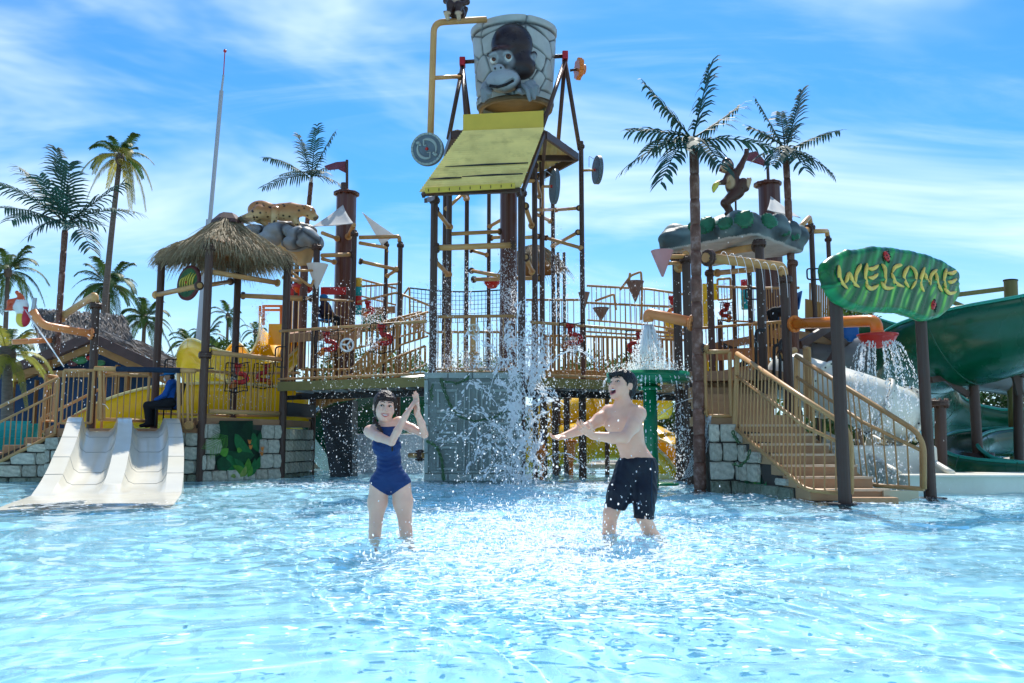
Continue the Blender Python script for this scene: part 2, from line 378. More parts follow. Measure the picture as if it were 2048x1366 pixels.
# ---------------------------------------------------------------- shared pieces
_c = MB(); _c.tube([(0, 0, 0), (0, 0, 1)], 1, 8)
ROD = {}
def rod(name, a, b, r, m, parent, label=None):
    key = m.name
    if key not in ROD: ROD[key] = _c.mesh('rod', m)
    return link(name, ROD[key], parent, mw=axis_m(a, b, r), label=label)
FL = {}
def flange(c, d, r, m, parent, t=.05):
    """bolted ring: two plates and eight bolt heads"""
    key = m.name
    if key not in FL:
        f = MB(); f.lathe([(0, -.5), (.92, -.5), (1, -.38), (1, -.08), (.9, -.06), (.9, .06), (1, .08), (1, .38), (.92, .5), (0, .5)], 14, smooth=False)
        for i in range(8):
            a = i * math.pi / 4 + .3; f.tube([(.74 * math.cos(a), .74 * math.sin(a), -.85), (.74 * math.cos(a), .74 * math.sin(a), .85)], .13, 5)
        FL[key] = f.mesh('flange', m)
    c = Vector(c); d = Vector(d).normalized(); return link('flange', FL[key], parent, mw=axis_m(c, c + d, r, t))
def post(a, b, r, m, parent, fl=None, name='post'):
    o = rod(name, a, b, r, m, parent)
    for t in ([] if fl is None else fl): flange(Vector(a).lerp(Vector(b), t), Vector(b) - Vector(a), r * 1.55, m, o, r * 1.0)
    return o
def pipe(a, b, r, m, parent, e0='dark', e1='tan', fm=None, bend=None, name='pipe'):
    pts = [Vector(a)] + [Vector(p) for p in (bend or [])] + [Vector(b)]
    if bend: pts = fillet(pts, r * 3.2)
    mb = MB(); mb.tube(pts, r, 12); o = part(mb, name, m, parent)
    for e, p, q in ((e0, pts[0], pts[1]), (e1, pts[-1], pts[-2])):
        d = (q - p).normalized()
        if e == 'dark': flange(p + d * r * .9, d, r * 1.75, POST, o, r * 1.0)
        elif e == 'tan': flange(p + d * r * .3, d, r * 1.6, m, o, r * .6)
        elif e == 'ball':
            b = MB(); b.ball(p, r * 1.75, 14, 9); part(b, 'ball_joint', m, o)
    return o
def railing(parent, pts, h, gap, m=RAIL, r=.032, rb=.0105, name='railing', posts=True, mid=None, low=.0, low_r=None):
    """top rail along pts + h, bottom rail, one baluster after another"""
    pts = [Vector(p) for p in pts]; mb = MB(); up = Vector((0, 0, h))
    mb.tube(fillet([p + up for p in pts], .12), r, 10); o = part(mb, name, m, parent)
    mb = MB(); mb.tube(fillet([p + Vector((0, 0, low)) for p in pts], .12), low_r or r * .8, 8); part(mb, 'bottom_rail', m, o)
    if mid:
        mb = MB(); mb.tube(fillet([p + up * mid for p in pts], .12), r * .75, 8); part(mb, 'mid_rail', m, o)
    for a, b in zip(pts[:-1], pts[1:]):
        n = max(1, int((b - a).length / gap))
        for i in range(1, n):
            p = a.lerp(b, i / n); rod('baluster', p + Vector((0, 0, low)), p + up * (mid or 1), rb, m, o)
    if posts:
        for p in (pts[0], pts[-1]): rod('end_post', p + Vector((0, 0, low)), p + up, r * .95, m, o)
    return o
STM = {}
def stone_mesh(m, k):
    if (m.name, k) in STM: return STM[(m.name, k)]
    rg = random.Random(k); bm = bmesh.new(); bmesh.ops.create_cube(bm, size=1)
    bmesh.ops.subdivide_edges(bm, edges=bm.edges[:], cuts=1, use_grid_fill=True)
    for v in bm.verts:
        n = sum(abs(abs(c) - .5) < 1e-4 for c in v.co)
        if n == 3: v.co *= rg.uniform(.76, .87)
        elif n == 2: v.co *= rg.uniform(.92, 1.0)
        elif n == 1: v.co *= rg.uniform(1.0, 1.1)
    me = bpy.data.meshes.new('stone'); bm.to_mesh(me); bm.free(); me.polygons.foreach_set('use_smooth', [False] * len(me.polygons)); me.materials.append(m); STM[(m.name, k)] = me
    return me
def stone_wall(name, label, A, B, z0, z1, rows, wid, mats, group=None, skip=None, cut=None, seed=1, thick=.3, parent=None):
    """coursed stones on a dark core, front face through A-B; skip(s, z) leaves room for a painted panel; cut(s) gives the wall top"""
    rg = random.Random(seed); A = Vector(A); B = Vector(B); d = (B - A); L = d.length; d.normalize(); n = Vector((d.y, -d.x, 0))   # towards the viewer
    if n.y > 0: n = -n
    th = parent or thing(name, label, 'stone wall', (A.x, A.y, z0), group)
    mb = MB(); top = cut or (lambda s: z1); K = 12
    poly = [A + d * (L * i / K) + Vector((0, 0, top(L * i / K) - z0 - .015)) for i in range(K + 1)]
    poly = [p if p.z > z0 + .01 else Vector((p.x, p.y, z0 + .01)) for p in poly]
    pl = [Vector((B.x, B.y, z0)), Vector((A.x, A.y, z0))] + poly
    mb.prism(pl, -n, thick); part(mb, 'mortar_core', MORTAR, th)
    hrow = (z1 - z0) / rows; ang = math.atan2(d.y, d.x)
    for r_ in range(rows):
        s = -rg.uniform(0, wid * .6)
        while s < L:
            w = wid * rg.uniform(.65, 1.35); a, b = max(s, 0), min(s + w, L); s += w
            if b - a < wid * .18: continue
            zc = z0 + hrow * (r_ + .5); hh = hrow
            tp = min(top(a), top(b))
            if tp < zc - hrow * .3: continue
            if tp < zc + hrow * .5: hh = tp - (z0 + hrow * r_) ; zc = z0 + hrow * r_ + hh / 2
            if skip and skip((a + b) / 2, zc): continue
            j = rg.uniform(-.008, .02)
            M4 = Matrix.Translation(A + d * ((a + b) / 2) + n * (.015 + j) + Vector((0, 0, zc - z0))) @ Matrix.Rotation(ang, 4, 'Z') @ Matrix.Rotation(rg.uniform(-.02, .02), 4, 'Y') @ Matrix.Diagonal((b - a - .015, .09, hh - .015, 1))
            link('stone', stone_mesh(STONEW if zc < .04 else rg.choice(mats), rg.randrange(4)), th, mw=M4)
    return th
def frond_mb(mb, P0, P1, P2, n, ll, lw, droop, rg, side=None, m=0, taper=.25, bare=.06, gaps=0.0, fold=.35, rach=.012):
    """a palm leaf: rachis along a bezier, leaflets to both sides"""
    B = bez(P0, P1, P2, n + 1); mb.tube(B, [rach * (1 - .75 * i / n) for i in range(n + 1)], 4, m=m)
    G = Vector((0, 0, -1))
    for i in range(1, n + 1):
        t = i / n
        if t < bare: continue
        T = (B[i] - B[i - 1]).normalized(); S = side or T.cross(Vector((0, 0, 1)))
        if S.length < .05: S = Vector((1, 0, 0))
        S = (S - T * S.dot(T)).normalized(); U = S.cross(T)
        if U.z < 0: U = -U
        L = ll * min(1, (t + .12) * 3.2) * (1 - (t ** 2.2) * (1 - taper))
        for sg in (-1, 1):
            if rg.random() < gaps: continue
            l = L * rg.uniform(.8, 1.1)
            D = (S * sg * 1.0 + T * (.45 + .5 * t) + U * rg.uniform(-.1, .3) * fold).normalized(); D2 = (D + G * droop * rg.uniform(.7, 1.3)).normalized(); D3 = (D2 + G * droop * rg.uniform(.7, 1.3)).normalized()
            q0 = B[i]; q1 = q0 + D * l * .35; q2 = q1 + D2 * l * .35; q3 = q2 + D3 * l * .3
            wv = (T - D * T.dot(D)).normalized() * lw * rg.uniform(.75, 1.15)
            mb.add([q0 - wv * .35, q0 + wv * .35, q1 - wv * .5, q1 + wv * .5, q2 - wv * .4, q2 + wv * .4, q3], [(0, 1, 3, 2), (2, 3, 5, 4), (4, 5, 6)], False, m)
# ---------------------------------------------------------------- the setting: ground, pool, water
def plain(name, col, rough, extra=None):
    return mat(name, col, rough, .12, .6, .2, 12)
GROUND = mat('sandy_paving', (.34, .30, .24), .85, .2, .8, .4, 8, stain=(.12, .17, .05), stain_amt=.8, stain_scale=.12)
POOLM = mat('pale_blue_pool_paint', (.46, .76, .85), .6, .06, .5, 0)
g = MB(); PX0, PX1, PY0, PY1, GZ = -26, 24, -14, 25.5, .1
big = 2500
for (x0, x1, y0, y1) in ((-big, big, PY1, big), (-big, PX0, -big, PY1), (PX1, big, -big, PY1), (PX0, PX1, -big, PY0)):
    g.add([(x0, y0, GZ), (x1, y0, GZ), (x1, y1, GZ), (x0, y1, GZ)], [(0, 1, 2, 3)])
for a, b in (((PX0, PY0), (PX0, PY1)), ((PX0, PY1), (PX1, PY1)), ((PX1, PY1), (PX1, PY0)), ((PX1, PY0), (PX0, PY0))):
    g.add([(*a, GZ), (*b, GZ), (*b, -.6), (*a, -.6)], [(0, 1, 2, 3)])
tag(link('ground', g.mesh('ground', GROUND)), kind='structure')
g = MB(); nx = 24
g.add([(PX0 - .05, PY0 - .05, -.42), (PX1 + .05, PY0 - .05, -.42), (PX1 + .05, PY1 + .05, -.42), (PX0 - .05, PY1 + .05, -.42)], [(0, 1, 2, 3)])
pf = tag(link('pool_floor', g.mesh('pool_floor', POOLM)), kind='structure'); pf.cycles.is_caustics_receiver = True
# water sheet: real wave geometry
NXW, NYW = 620, 760
sx = np.linspace(-1, 1, NXW); Yc = 1.6 * (24.0 / 1.6) ** np.linspace(0, 1, NYW - 12)
Yc = np.concatenate([np.linspace(PY0, 1.55, 10), Yc, [PY1 - .6, PY1]])
XX = np.empty((NYW, NXW)); YY = np.repeat(Yc[:, None], NXW, 1)
for i, y in enumerate(Yc):
    hw = min(max(y, 1.6) * .72 + 1.6, 20); x = sx * hw; x[0], x[-1] = PX0, PX1; XX[i] = x
rw = np.random.default_rng(5); ZZ = np.zeros_like(XX)
SPL = [(.25, 14.6, 1.0, 3.2), (2.0, 15, .5, 2.2), (.4, 9.0, .55, 3.0), (-3.6, 15.5, .5, 2.0), (5.2, 10.9, .35, 1.6), (1.3, 6.8, .35, 1.3), (-1.05, 6.8, .3, .9), (-5.6, 11.5, .25, 2.0)]   # where water falls in: x, y, strength, reach
agit = sum(s * np.exp(-((XX - x) ** 2 + (YY - y) ** 2) / (2 * r * r)) for x, y, s, r in SPL)
amp = .40 + .8 * np.clip(agit, 0, 1.3)
wx = XX + .25 * np.sin(1.3 * YY + .7 * XX) + .12 * np.sin(3.1 * XX + 1.7 * YY); wy = YY + .25 * np.sin(1.1 * XX - .6 * YY + 2) + .1 * np.sin(2.7 * YY - 2.1 * XX)
for i in range(95):
    lam = np.exp(rw.uniform(np.log(.13), np.log(1.9))); k = 2 * np.pi / lam; th = rw.uniform(0, 2 * np.pi)
    fade = np.clip(lam / (.028 * np.maximum(YY, 2)) - .5, 0, 1)
    s_ = np.sin(k * (wx * np.cos(th) + wy * np.sin(th)) + rw.uniform(0, 6.28)); a = .0024 * lam ** .8
    ZZ += a * (s_ + .35 * (s_ * s_ - .5)) * fade
chop = .75 * np.exp(-((XX - .25) / (.10 * YY + .5)) ** 2) * np.clip((YY - 3.2) / 2, 0, 1) * np.clip((13.5 - YY) / 3, 0, 1) + .5 * np.clip(agit, 0, 1)
for i in range(46):
    lam = np.exp(rw.uniform(np.log(.11), np.log(.34))); k = 2 * np.pi / lam; th = rw.uniform(0, 2 * np.pi); ZZ += .0024 * lam * chop * np.clip(lam / (.02 * np.maximum(YY, 2)) - .4, 0, 1) * np.sin(k * (wx * np.cos(th) + wy * np.sin(th)) + rw.uniform(0, 6.28)) * 3.0
ZZ *= amp; ZZ[:, 0] = ZZ[:, -1] = 0
# rings round the legs and posts
for (x, y) in ((-1.05, 6.9), (-.86, 6.9), (.8, 6.95), (1.1, 6.95)):
    rr = np.hypot(XX - x, YY - y); ZZ += .009 * np.sin(rr * 2 * np.pi / .16) * np.exp(-rr / .35) * (rr < 1.4)
idx = np.arange(NXW * NYW).reshape(NYW, NXW); q = np.stack([idx[:-1, :-1], idx[:-1, 1:], idx[1:, 1:], idx[1:, :-1]], -1).reshape(-1, 4)
def np_mesh(name, V, Q, mats, smooth=True):
    me = bpy.data.meshes.new(name); k = Q.shape[1]
    me.vertices.add(len(V)); me.vertices.foreach_set('co', np.asarray(V, np.float32).ravel())
    me.loops.add(len(Q) * k); me.loops.foreach_set('vertex_index', Q.astype(np.int32).ravel())
    me.polygons.add(len(Q)); me.polygons.foreach_set('loop_start', np.arange(0, len(Q) * k, k, dtype=np.int32)); me.polygons.foreach_set('loop_total', np.full(len(Q), k, np.int32))
    me.update(calc_edges=True); me.polygons.foreach_set('use_smooth', [smooth] * len(Q)); me.materials.append(mats) if mats else None; return me
WAT = bpy.data.materials.new('pool_water'); WAT.use_nodes = True; nt = WAT.node_tree; nt.nodes.clear(); L = nt.links.new
out = nt.nodes.new('ShaderNodeOutputMaterial'); gl = nt.nodes.new('ShaderNodeBsdfGlass'); gl.inputs['IOR'].default_value = 1.33; gl.inputs['Roughness'].default_value = 0; gl.inputs['Color'].default_value = (.92, .97, 1, 1)
L(gl.outputs[0], out.inputs[0])
me = np_mesh('water', np.stack([XX, YY, ZZ], -1).reshape(-1, 3), q, WAT)
wt = tag(link('water', me), kind='structure'); wt.cycles.is_caustics_caster = True
# foam: aerated water floating where jets fall in, and flakes added for sun glare, following the waves
def water_z(x, y):
    i = np.clip(np.searchsorted(Yc, y), 0, NYW - 1); hw = np.minimum(np.maximum(Yc[i], 1.6) * .72 + 1.6, 20)
    j = np.clip(np.round((x / hw + 1) / 2 * (NXW - 1)).astype(int), 0, NXW - 1); return ZZ[i, j]
FOAM_GLARE = mat('white_foam_and_glare', (.86, .88, .9), .8, .04, 10, trans=.4)

# pale ledge of the splash-down lane on the right, and its run-out water kept inside
mb = MB(); A = at(1872, 985, 12.6); mb.box((10.6, 13.6, .03), (9.2, 1.1, .42)); mb.box((10.6, 13.56, .252), (9.26, 1.22, .035))
solo(mb, 'pool_ledge', CREAM, 'low cream ledge at the right edge of the pool, in front of the green slide', 'ledge', kind=None, bev=.012)
# ---------------------------------------------------------------- tall bucket tower in the middle
WB = -.42
def xy(p, z): return Vector((p[0], p[1], z))
tw = thing('bucket_tower', 'tall brown pipe tower with tan cross pipes standing under the tipping bucket', 'play tower', (0, 18.2, WB))
def col_post(u, v, Y, r, parent, top_flange=True, z0=WB, m=POST, fl=None):
    """post whose top shows at pixel (u, v) when standing at distance Y"""
    t = at(u, v, Y); return post((t.x, t.y, z0), t, r, m, parent, fl if fl is not None else ([.985] if top_flange else []))
TP = {}
for k, (u, v, Y, r, fl) in dict(A=(869, 392, 17.0, .075, None), B=(1043, 378, 17.0, .075, None), C=(899, 385, 18.3, .06, []), D=(890, 390, 20.2, .05, []), E=(934, 385, 20.6, .055, []), F=(978, 383, 21.2, .05, []), G=(1069, 322, 18.2, .06, None), H=(1083, 262, 19.2, .06, []), I=(1105, 300, 20.6, .05, []), J=(1162, 283, 18.8, .055, None), K=(1128, 505, 21.4, .04, []), K2=(1116, 505, 22.2, .04, [])).items():
    col_post(u, v, Y, r, tw, fl=fl); TP[k] = at(u, v, Y)
def tpipe(u0, v0, k0, u1, v1, k1, r=.048, e0='dark', e1='ball', par=tw):
    a = at(u0, v0, k0 if isinstance(k0, float) else TP[k0].y); b = at(u1, v1, k1 if isinstance(k1, float) else TP[k1].y); return pipe(a, b, r, TAN, par, e0, e1)
tpipe(868, 496, 'A', 1032, 490, 'B', .062, 'dark', 'dark')
tpipe(870, 418, 'A', 899, 454, 'C'); tpipe(867, 519, 'A', 897, 549, 'C')
tpipe(1050, 411, 'B', 1064, 451, 'G'); tpipe(1051, 514, 'B', 1065, 544, 'G')
tpipe(900, 468, 'C', 1003, 463, 19.0, .045, None, 'dark'); tpipe(980, 476, 'F', 1003, 474, 21.0, .045, 'dark', None)
tpipe(1072, 420, 'G', 1106, 419, 'I', .04, None, None); tpipe(1159, 416, 'J', 1112, 420, 'I', .04, 'dark', 'tan')
tpipe(1157, 464, 'J', 1106, 492, 'I', .04); tpipe(1162, 496, 'J', 1090, 475, 19.6, .04, 'ball', 'dark')
tpipe(942, 541, 'E', 1004, 553, 19.2, .045, 'dark', None); tpipe(945, 559, 'E', 1080, 556, 'H', .05, 'dark', 'dark')
tpipe(924, 387, 19.4, 933, 397, 'E', .05, None, 'ball'); tpipe(893, 418, 'D', 921, 392, 20.4, .042, 'ball', None)
tpipe(1002, 440, 20.8, 979, 453, 'F', .042, None, 'ball'); tpipe(974, 510, 'F', 940, 500, 21.0, .04, 'ball', 'dark')
tpipe(1072, 353, 'G', 1080, 393, 'H', .042, 'dark', 'ball'); tpipe(1070, 362, 'G', 1048, 362, 18.0, .045, None, 'tan')
tpipe(1053, 475, 17.6, 1076, 473, 'H', .04, None, 'dark'); tpipe(1072, 428, 18.8, 1100, 442, 'I', .04, None, 'ball')
# big brown drum pipe in the core
a, b = at(1020, 300, 19.0), at(1017, 900, 19.0)
o = rod('core_drum', (b.x, 19.0, WB), (b.x, 19.0, a.z), .195, DRUM, tw)
# octagonal top frame, seen from below, with ribbed yellow floor
ZP = 7.12
OC = [at(905, 240, 17.1), at(1091, 236, 17.1), at(1163, 277, 18.5), at(1083, 326, 19.9), at(922, 322, 19.9), at(884, 290, 18.4)]
OC = [Vector((p.x, p.y, ZP)) for p in OC]; OC[2].x = 1.47; OC[5].x = -1.5
fr = MB()
for i in range(6): fr.beam(OC[i], OC[(i + 1) % 6], .07, .17)
for i, j in ((1, 3), (0, 4), (2, 5)): fr.beam(OC[i] + Vector((0, 0, -.03)), OC[j] + Vector((0, 0, -.03)), .07, .13)
part(fr, 'top_frame', POST, tw, bev=.008)
cx, cy = sum(p.x for p in OC) / 6, sum(p.y for p in OC) / 6
fl_ = MB(); n = 46; xs = np.linspace(-1.46, 1.44, n)
def oct_y(x):
    ys = []
    for i in range(6):
        p, q_ = OC[i], OC[(i + 1) % 6]
        if (p.x - x) * (q_.x - x) <= 0 and abs(p.x - q_.x) > 1e-6: t = (x - p.x) / (q_.x - p.x); ys.append(p.y + t * (q_.y - p.y))
    return (min(ys), max(ys)) if ys else (18.4, 18.5)
for i in range(n - 1):
    za = ZP + .1 + .018 * (i % 2); a0, a1 = oct_y(xs[i]); b0, b1 = oct_y(xs[i + 1]); zb = ZP + .1 + .018 * ((i + 1) % 2)
    fl_.add([(xs[i], a0, za), (xs[i], a1, za), (xs[i + 1], b1, zb), (xs[i + 1], b0, zb)], [(0, 1, 2, 3)])
part(fl_, 'ribbed_floor', YSH, tw)
# yellow upper plate and the sloping corrugated splash apron
P0, P1 = at(926, 229, 16.9), at(1087, 221, 17.0); P2, P3 = at(1087, 256, 16.95), at(926, 263, 16.85)
pl = MB(); pl.prism([P0, P1, P2, P3], Vector((0, 1, 0)), .03); part(pl, 'upper_plate', YPL, tw)
Q0, Q1 = at(925, 263, 16.8), at(1088, 256, 16.9); Q2, Q3 = at(1042, 374, 15.2), at(838, 384, 15.1)
ap = MB(); RW = 27; nrm = (Q1 - Q0).cross(Q3 - Q0).normalized()
if nrm.y > 0: nrm = -nrm
for i in range(RW * 6 + 1):
    t = i / (RW * 6); h = .022 * math.sin(2 * math.pi * i / 6 + .6)
    ap.V += [tuple(Q0.lerp(Q3, t) + nrm * h), tuple(Q1.lerp(Q2, t) + nrm * h)]
for i in range(RW * 6): ap.F.append((2 * i, 2 * i + 1, 2 * i + 3, 2 * i + 2)); ap.S.append(False); ap.M.append(0)
part(ap, 'corrugated_apron', YSH, tw)
for (t, s0, s1) in ((.64, .1, .98), (.83, .03, .35), (.815, .35, .97)):
    mb = MB(); a_, b_ = Q0.lerp(Q3, t), Q1.lerp(Q2, t); mb.tube([a_.lerp(b_, s0) + nrm * .03, a_.lerp(b_, (s0 + s1) / 2) + nrm * .034, a_.lerp(b_, s1) + nrm * .03], [.008, .02, .012], 5); part(mb, 'rust_gap', DARK, tw)
E0, E1 = at(850, 381, 15.02), at(1030, 371, 15.12)
ed = MB(); ed.beam(E0, E1, .03, .10); e_ = part(ed, 'edge_strip', YPL, tw)
for i in range(9):
    p = E0.lerp(E1, .04 + .115 * i); sl = MB(); sl.box(p + Vector((0, -.022, -.005)), (.012, .008, .05)); part(sl, 'slot', BLACK, e_)
bb = MB(); bb.beam(at(847, 386, 15.2), at(1040, 379, 15.3), .09, .11); part(bb, 'apron_beam', POST, tw, bev=.006)
for k, q_ in (('A', Q3), ('B', Q2)):
    ar = MB(); ar.beam(TP[k] + Vector((0, 0, -.02)), Vector((TP[k].x, 15.25, q_.z - .12)), .05, .08); part(ar, 'apron_arm', POST, tw)
for (a_, b_) in ((at(1088, 262, 17.0), at(1046, 374, 15.3)), (at(922, 268, 16.9), at(845, 384, 15.2))):
    ar = MB(); ar.beam(a_ + Vector((0, .07, -.05)), b_ + Vector((0, .07, -.05)), .05, .09); part(ar, 'apron_rafter', POST, tw)
# red bearing boxes on two three-legged stands
for (u, v, feet) in ((925, 125, ((897, 268, 17.6), (934, 228, 17.05), (951, 232, 19.2))), (1130, 113, ((1083, 216, 17.05), (1112, 244, 19.3), (1159, 262, 18.3)))):
    c = at(u, v, 18.3)
    st = MB()
    for f in feet:
        p = at(*f); p.z = ZP + .1; st.tube([p, c + Vector((0, 0, -.1))], .048, 10)
    s_ = part(st, 'bearing_stand', POST, tw); bx = MB(); bx.box(c, (.13, .22, .19)); part(bx, 'bearing_box', REDB, s_, bev=.015)
AXL, AXR = at(925, 124, 18.3), at(1130, 112, 18.3)
# rusty gear wheel at the right bearing
def disc(name, c, ax, r, t, m, parent, lobes=0, n=28):
    q_ = Vector(ax).normalized().to_track_quat('Z', 'Y').to_matrix().to_4x4(); Mx = Matrix.Translation(c) @ q_
    mb = MB(); prof = [(0, -t / 2), (r * .93, -t / 2), (r, -t / 2 + .01), (r, t / 2 - .01), (r * .93, t / 2), (0, t / 2)]
    V = []
    for (rr_, z) in prof:
        for j in range(n):
            a = 2 * math.pi * j / n; rr2 = rr_ * (1 + (.07 * math.copysign(1, math.sin(lobes * a)) if lobes else 0)); V.append(Mx @ Vector((rr2 * math.cos(a), rr2 * math.sin(a), z)))
    mb.add(V, [(i * n + j, i * n + (j + 1) % n, (i + 1) * n + (j + 1) % n, (i + 1) * n + j) for i in range(5) for j in range(n)], False)
    return part(mb, name, m, parent), Mx
gw = at(1158, 138, 18.3)
gear = thing('gear_wheel', 'rust orange cog wheel sticking out beside the right red bearing of the bucket', 'wheel', (gw.x, gw.y, gw.z - .25))
disc('cog', gw, (1, .25, 0), .23, .11, ORANGE, gear, 8, 48); disc('hub', gw + Vector((.09, .02, 0)), (1, .25, 0), .11, .1, PEACH, gear)
mb = MB(); mb.tube([gw, at(1140, 141, 18.3)], .03, 8); part(mb, 'axle', POST, gear)
# carved grey discs
DISG = mat('slate_disc', (.10, .13, .15), .5, .2, 6, .2, 30)
def carved_disc(c, ax, r, label, small=False):
    th = thing('carved_disc', label, 'disc', (c.x, c.y, c.z - r), 'carved discs on the bucket tower')
    o, Mx = disc('disc', c, ax, r, .1, DISG, th, 0, 40); f = MB()
    for s in (-1, 1):
        for k in range(24 if not small else 0):
            a = 2 * math.pi * k / 24; q_ = Matrix.Rotation(a, 4, 'Z'); f.box((0, 0, 0), (.01, .01, .01)) if 0 else None
            v = [Mx @ (q_ @ Vector(p)) for p in ((r * .86, -.033, s * .052), (r * .98, -.038, s * .052), (r * .98, .038, s * .052), (r * .86, .033, s * .052), (r * .86, -.033, s * .066), (r * .98, -.038, s * .066), (r * .98, .038, s * .066), (r * .86, .033, s * .066))]
            f.add(v, [(4, 5, 6, 7), (0, 1, 5, 4), (1, 2, 6, 5), (2, 3, 7, 6), (3, 0, 4, 7)])
        for sg in (0, math.pi):                       # two curled serpent bands
            pts = [Mx @ Vector((.58 * r * math.cos(t + sg), .58 * r * math.sin(t + sg), s * .056)) for t in np.linspace(-.5, 1.9, 14)] + [Mx @ Vector((.3 * r * math.cos(2.3 + sg), .3 * r * math.sin(2.3 + sg), s * .056)), Mx @ Vector((.22 * r * math.cos(1.6 + sg), .22 * r * math.sin(1.6 + sg), s * .056))]
            f.tube(pts, [.012 + .02 * math.sin(math.pi * i / 15) for i in range(16)], 6)
            hd = Mx @ Vector((.66 * r * math.cos(-.62 + sg), .66 * r * math.sin(-.62 + sg), s * .058)); f.ball(hd, .05, 6, 4, sc=(1, 1, .6))
            f.ball(Mx @ Vector((.5 * r * math.cos(2.55 + sg), .5 * r * math.sin(2.55 + sg), s * .055)), .03, 6, 4)
    if not small: part(f, 'relief', STONEL, th)
    hb = MB(); hb.ball(Mx @ Vector((0, 0, .06)), .035, 8, 5); hb.ball(Mx @ Vector((0, 0, -.06)), .035, 8, 5); part(hb, 'red_hub', RED, th)
    return th
d1 = at(855, 299, 16.6); carved_disc(d1, (-.15, -1, -.1), .335, 'round grey carved disc with red centre facing the camera, left of the yellow apron')
d2 = at(1109, 373, 17.0); t2 = carved_disc(d2, (1, .16, 0), .36, 'large grey disc seen edge-on just right of the yellow apron', True)
mb = MB(); mb.tube([d2, at(1086, 373, 17.6), TP['H'] * 0 + Vector((TP['H'].x, TP['H'].y, d2.z))], .03, 8); part(mb, 'axle', TAN, t2)
d3 = at(1195, 340, 18.6); t3 = carved_disc(d3, (1, .2, 0), .32, 'smaller grey disc seen edge-on at the far right of the tower', True)
mb = MB(); mb.tube([d3, at(1164, 341, 18.8)], .03, 8); part(mb, 'axle', TAN, t3)
for t_, d_, u, v in ((t2, d2, 1090, 340), (t3, d3, 1178, 312)):
    mb = MB(); mb.tube(fillet([d_ + Vector((-.02, -.05, .2)), at(u, v, d_.y), at(u, v + 22, d_.y)], .04), .007, 5); part(mb, 'wire_bracket', GREYP, t_)
# tan crane pipe with a seated ape on it
cr = thing('crane_pipe', 'tall tan pipe bent over at the top left of the bucket, holding the seated ape', 'pipe', (at(862, 265, 17).x, 17, at(862, 265, 17).z))
pipe(at(861, 268, 17.0), at(972, 39, 17.4), .068, TAN, cr, None, None, bend=[at(868, 45, 17.0)])
pipe(at(866, 156, 17.0), at(922, 153, 17.9), .045, TAN, cr, None, 'dark')
# ---- tipping bucket: sculpted stones, cut by grooves
bk = thing('tipping_bucket', 'big round stone-effect bucket with a painted ape face, hanging at the top of the tower', 'bucket', (at(1028, 225, 18.4).x, 18.4, at(1028, 225, 18.4).z))
BC = at(1029, 141, 18.35); TH, ZN = 260, 110; Hb = .86
rg = np.random.default_rng(11); sd = np.stack([rg.uniform(0, 2 * np.pi, 56), rg.uniform(-.9, .9, 56)], 1)
th_ = np.linspace(0, 2 * np.pi, TH, endpoint=False); zn = np.linspace(-Hb, Hb, ZN); T2, Z2 = np.meshgrid(th_, zn)
dd = np.sort(np.stack([np.hypot(np.angle(np.exp(1j * (T2 - a))) * .92, (Z2 - z) * 1.15) for a, z in sd]), 0); edge = dd[1] - dd[0]
rim = np.abs(np.abs(Z2) - .70); rimg = np.minimum(edge, rim * 1.2)
gr = np.clip(rimg / .055, 0, 1); gr = gr * gr * (3 - 2 * gr)
RB = .855 + .055 * (Z2 / Hb) + .045 * gr + .02 * (np.abs(Z2) > .70) + .012 * np.sin(5 * T2 + 3 * Z2) * gr
V = np.stack([RB * np.cos(T2), RB * np.sin(T2), Z2], -1).reshape(-1, 3)
ids = np.arange(TH * ZN).reshape(ZN, TH); nxt = np.roll(ids, -1, 1); Q = np.stack([ids[:-1], nxt[:-1], nxt[1:], ids[1:]], -1).reshape(-1, 4)
tilt = Matrix.Rotation(R(3), 3, 'X') @ Matrix.Rotation(R(-1.5), 3, 'Y')
Vw = V @ np.array(tilt).T + np.array(BC)
def paint(me, c):
    a_ = me.color_attributes.new('paint', 'FLOAT_COLOR', 'POINT'); a_.data.foreach_set('color', np.concatenate([c, np.ones((len(c), 1))], 1).astype(np.float32).ravel())
BUCK = mat('painted_bucket', (1, 1, 1), .4, .12, 5, .25, 20, attr='paint', stain=(.32, .36, .35), stain_amt=.5, stain_scale=2.4)
lb = LOC[bk.name]
me = np_mesh('barrel', Vw - np.array(lb), Q, BUCK); g1 = gr.reshape(-1, 1); paint(me, np.array([[.40, .43, .41]]) * g1 + np.array([[.03, .035, .04]]) * (1 - g1))
link('barrel', me, bk, lb)
UND = mat('rusty_bucket_base', (.13, .09, .05), .6, .3, 6, .3, 20)
mb = MB(); Mt = Matrix.Translation(BC) @ tilt.to_4x4()
mb.lathe([(.90, Hb), (.83, Hb), (.75, -Hb + .1), (0, -Hb + .1)], 48, Mt); part(mb, 'inner_shell', UND, bk)
mb = MB(); mb.lathe([(.80, -Hb), (.85, -Hb), (.83, -Hb - .09), (.74, -Hb - .09)], 48, Mt, close=True); part(mb, 'base_ring', UND, bk)
mb = MB(); mb.tube([AXL, AXR], .045, 10); part(mb, 'axle', POST, bk)
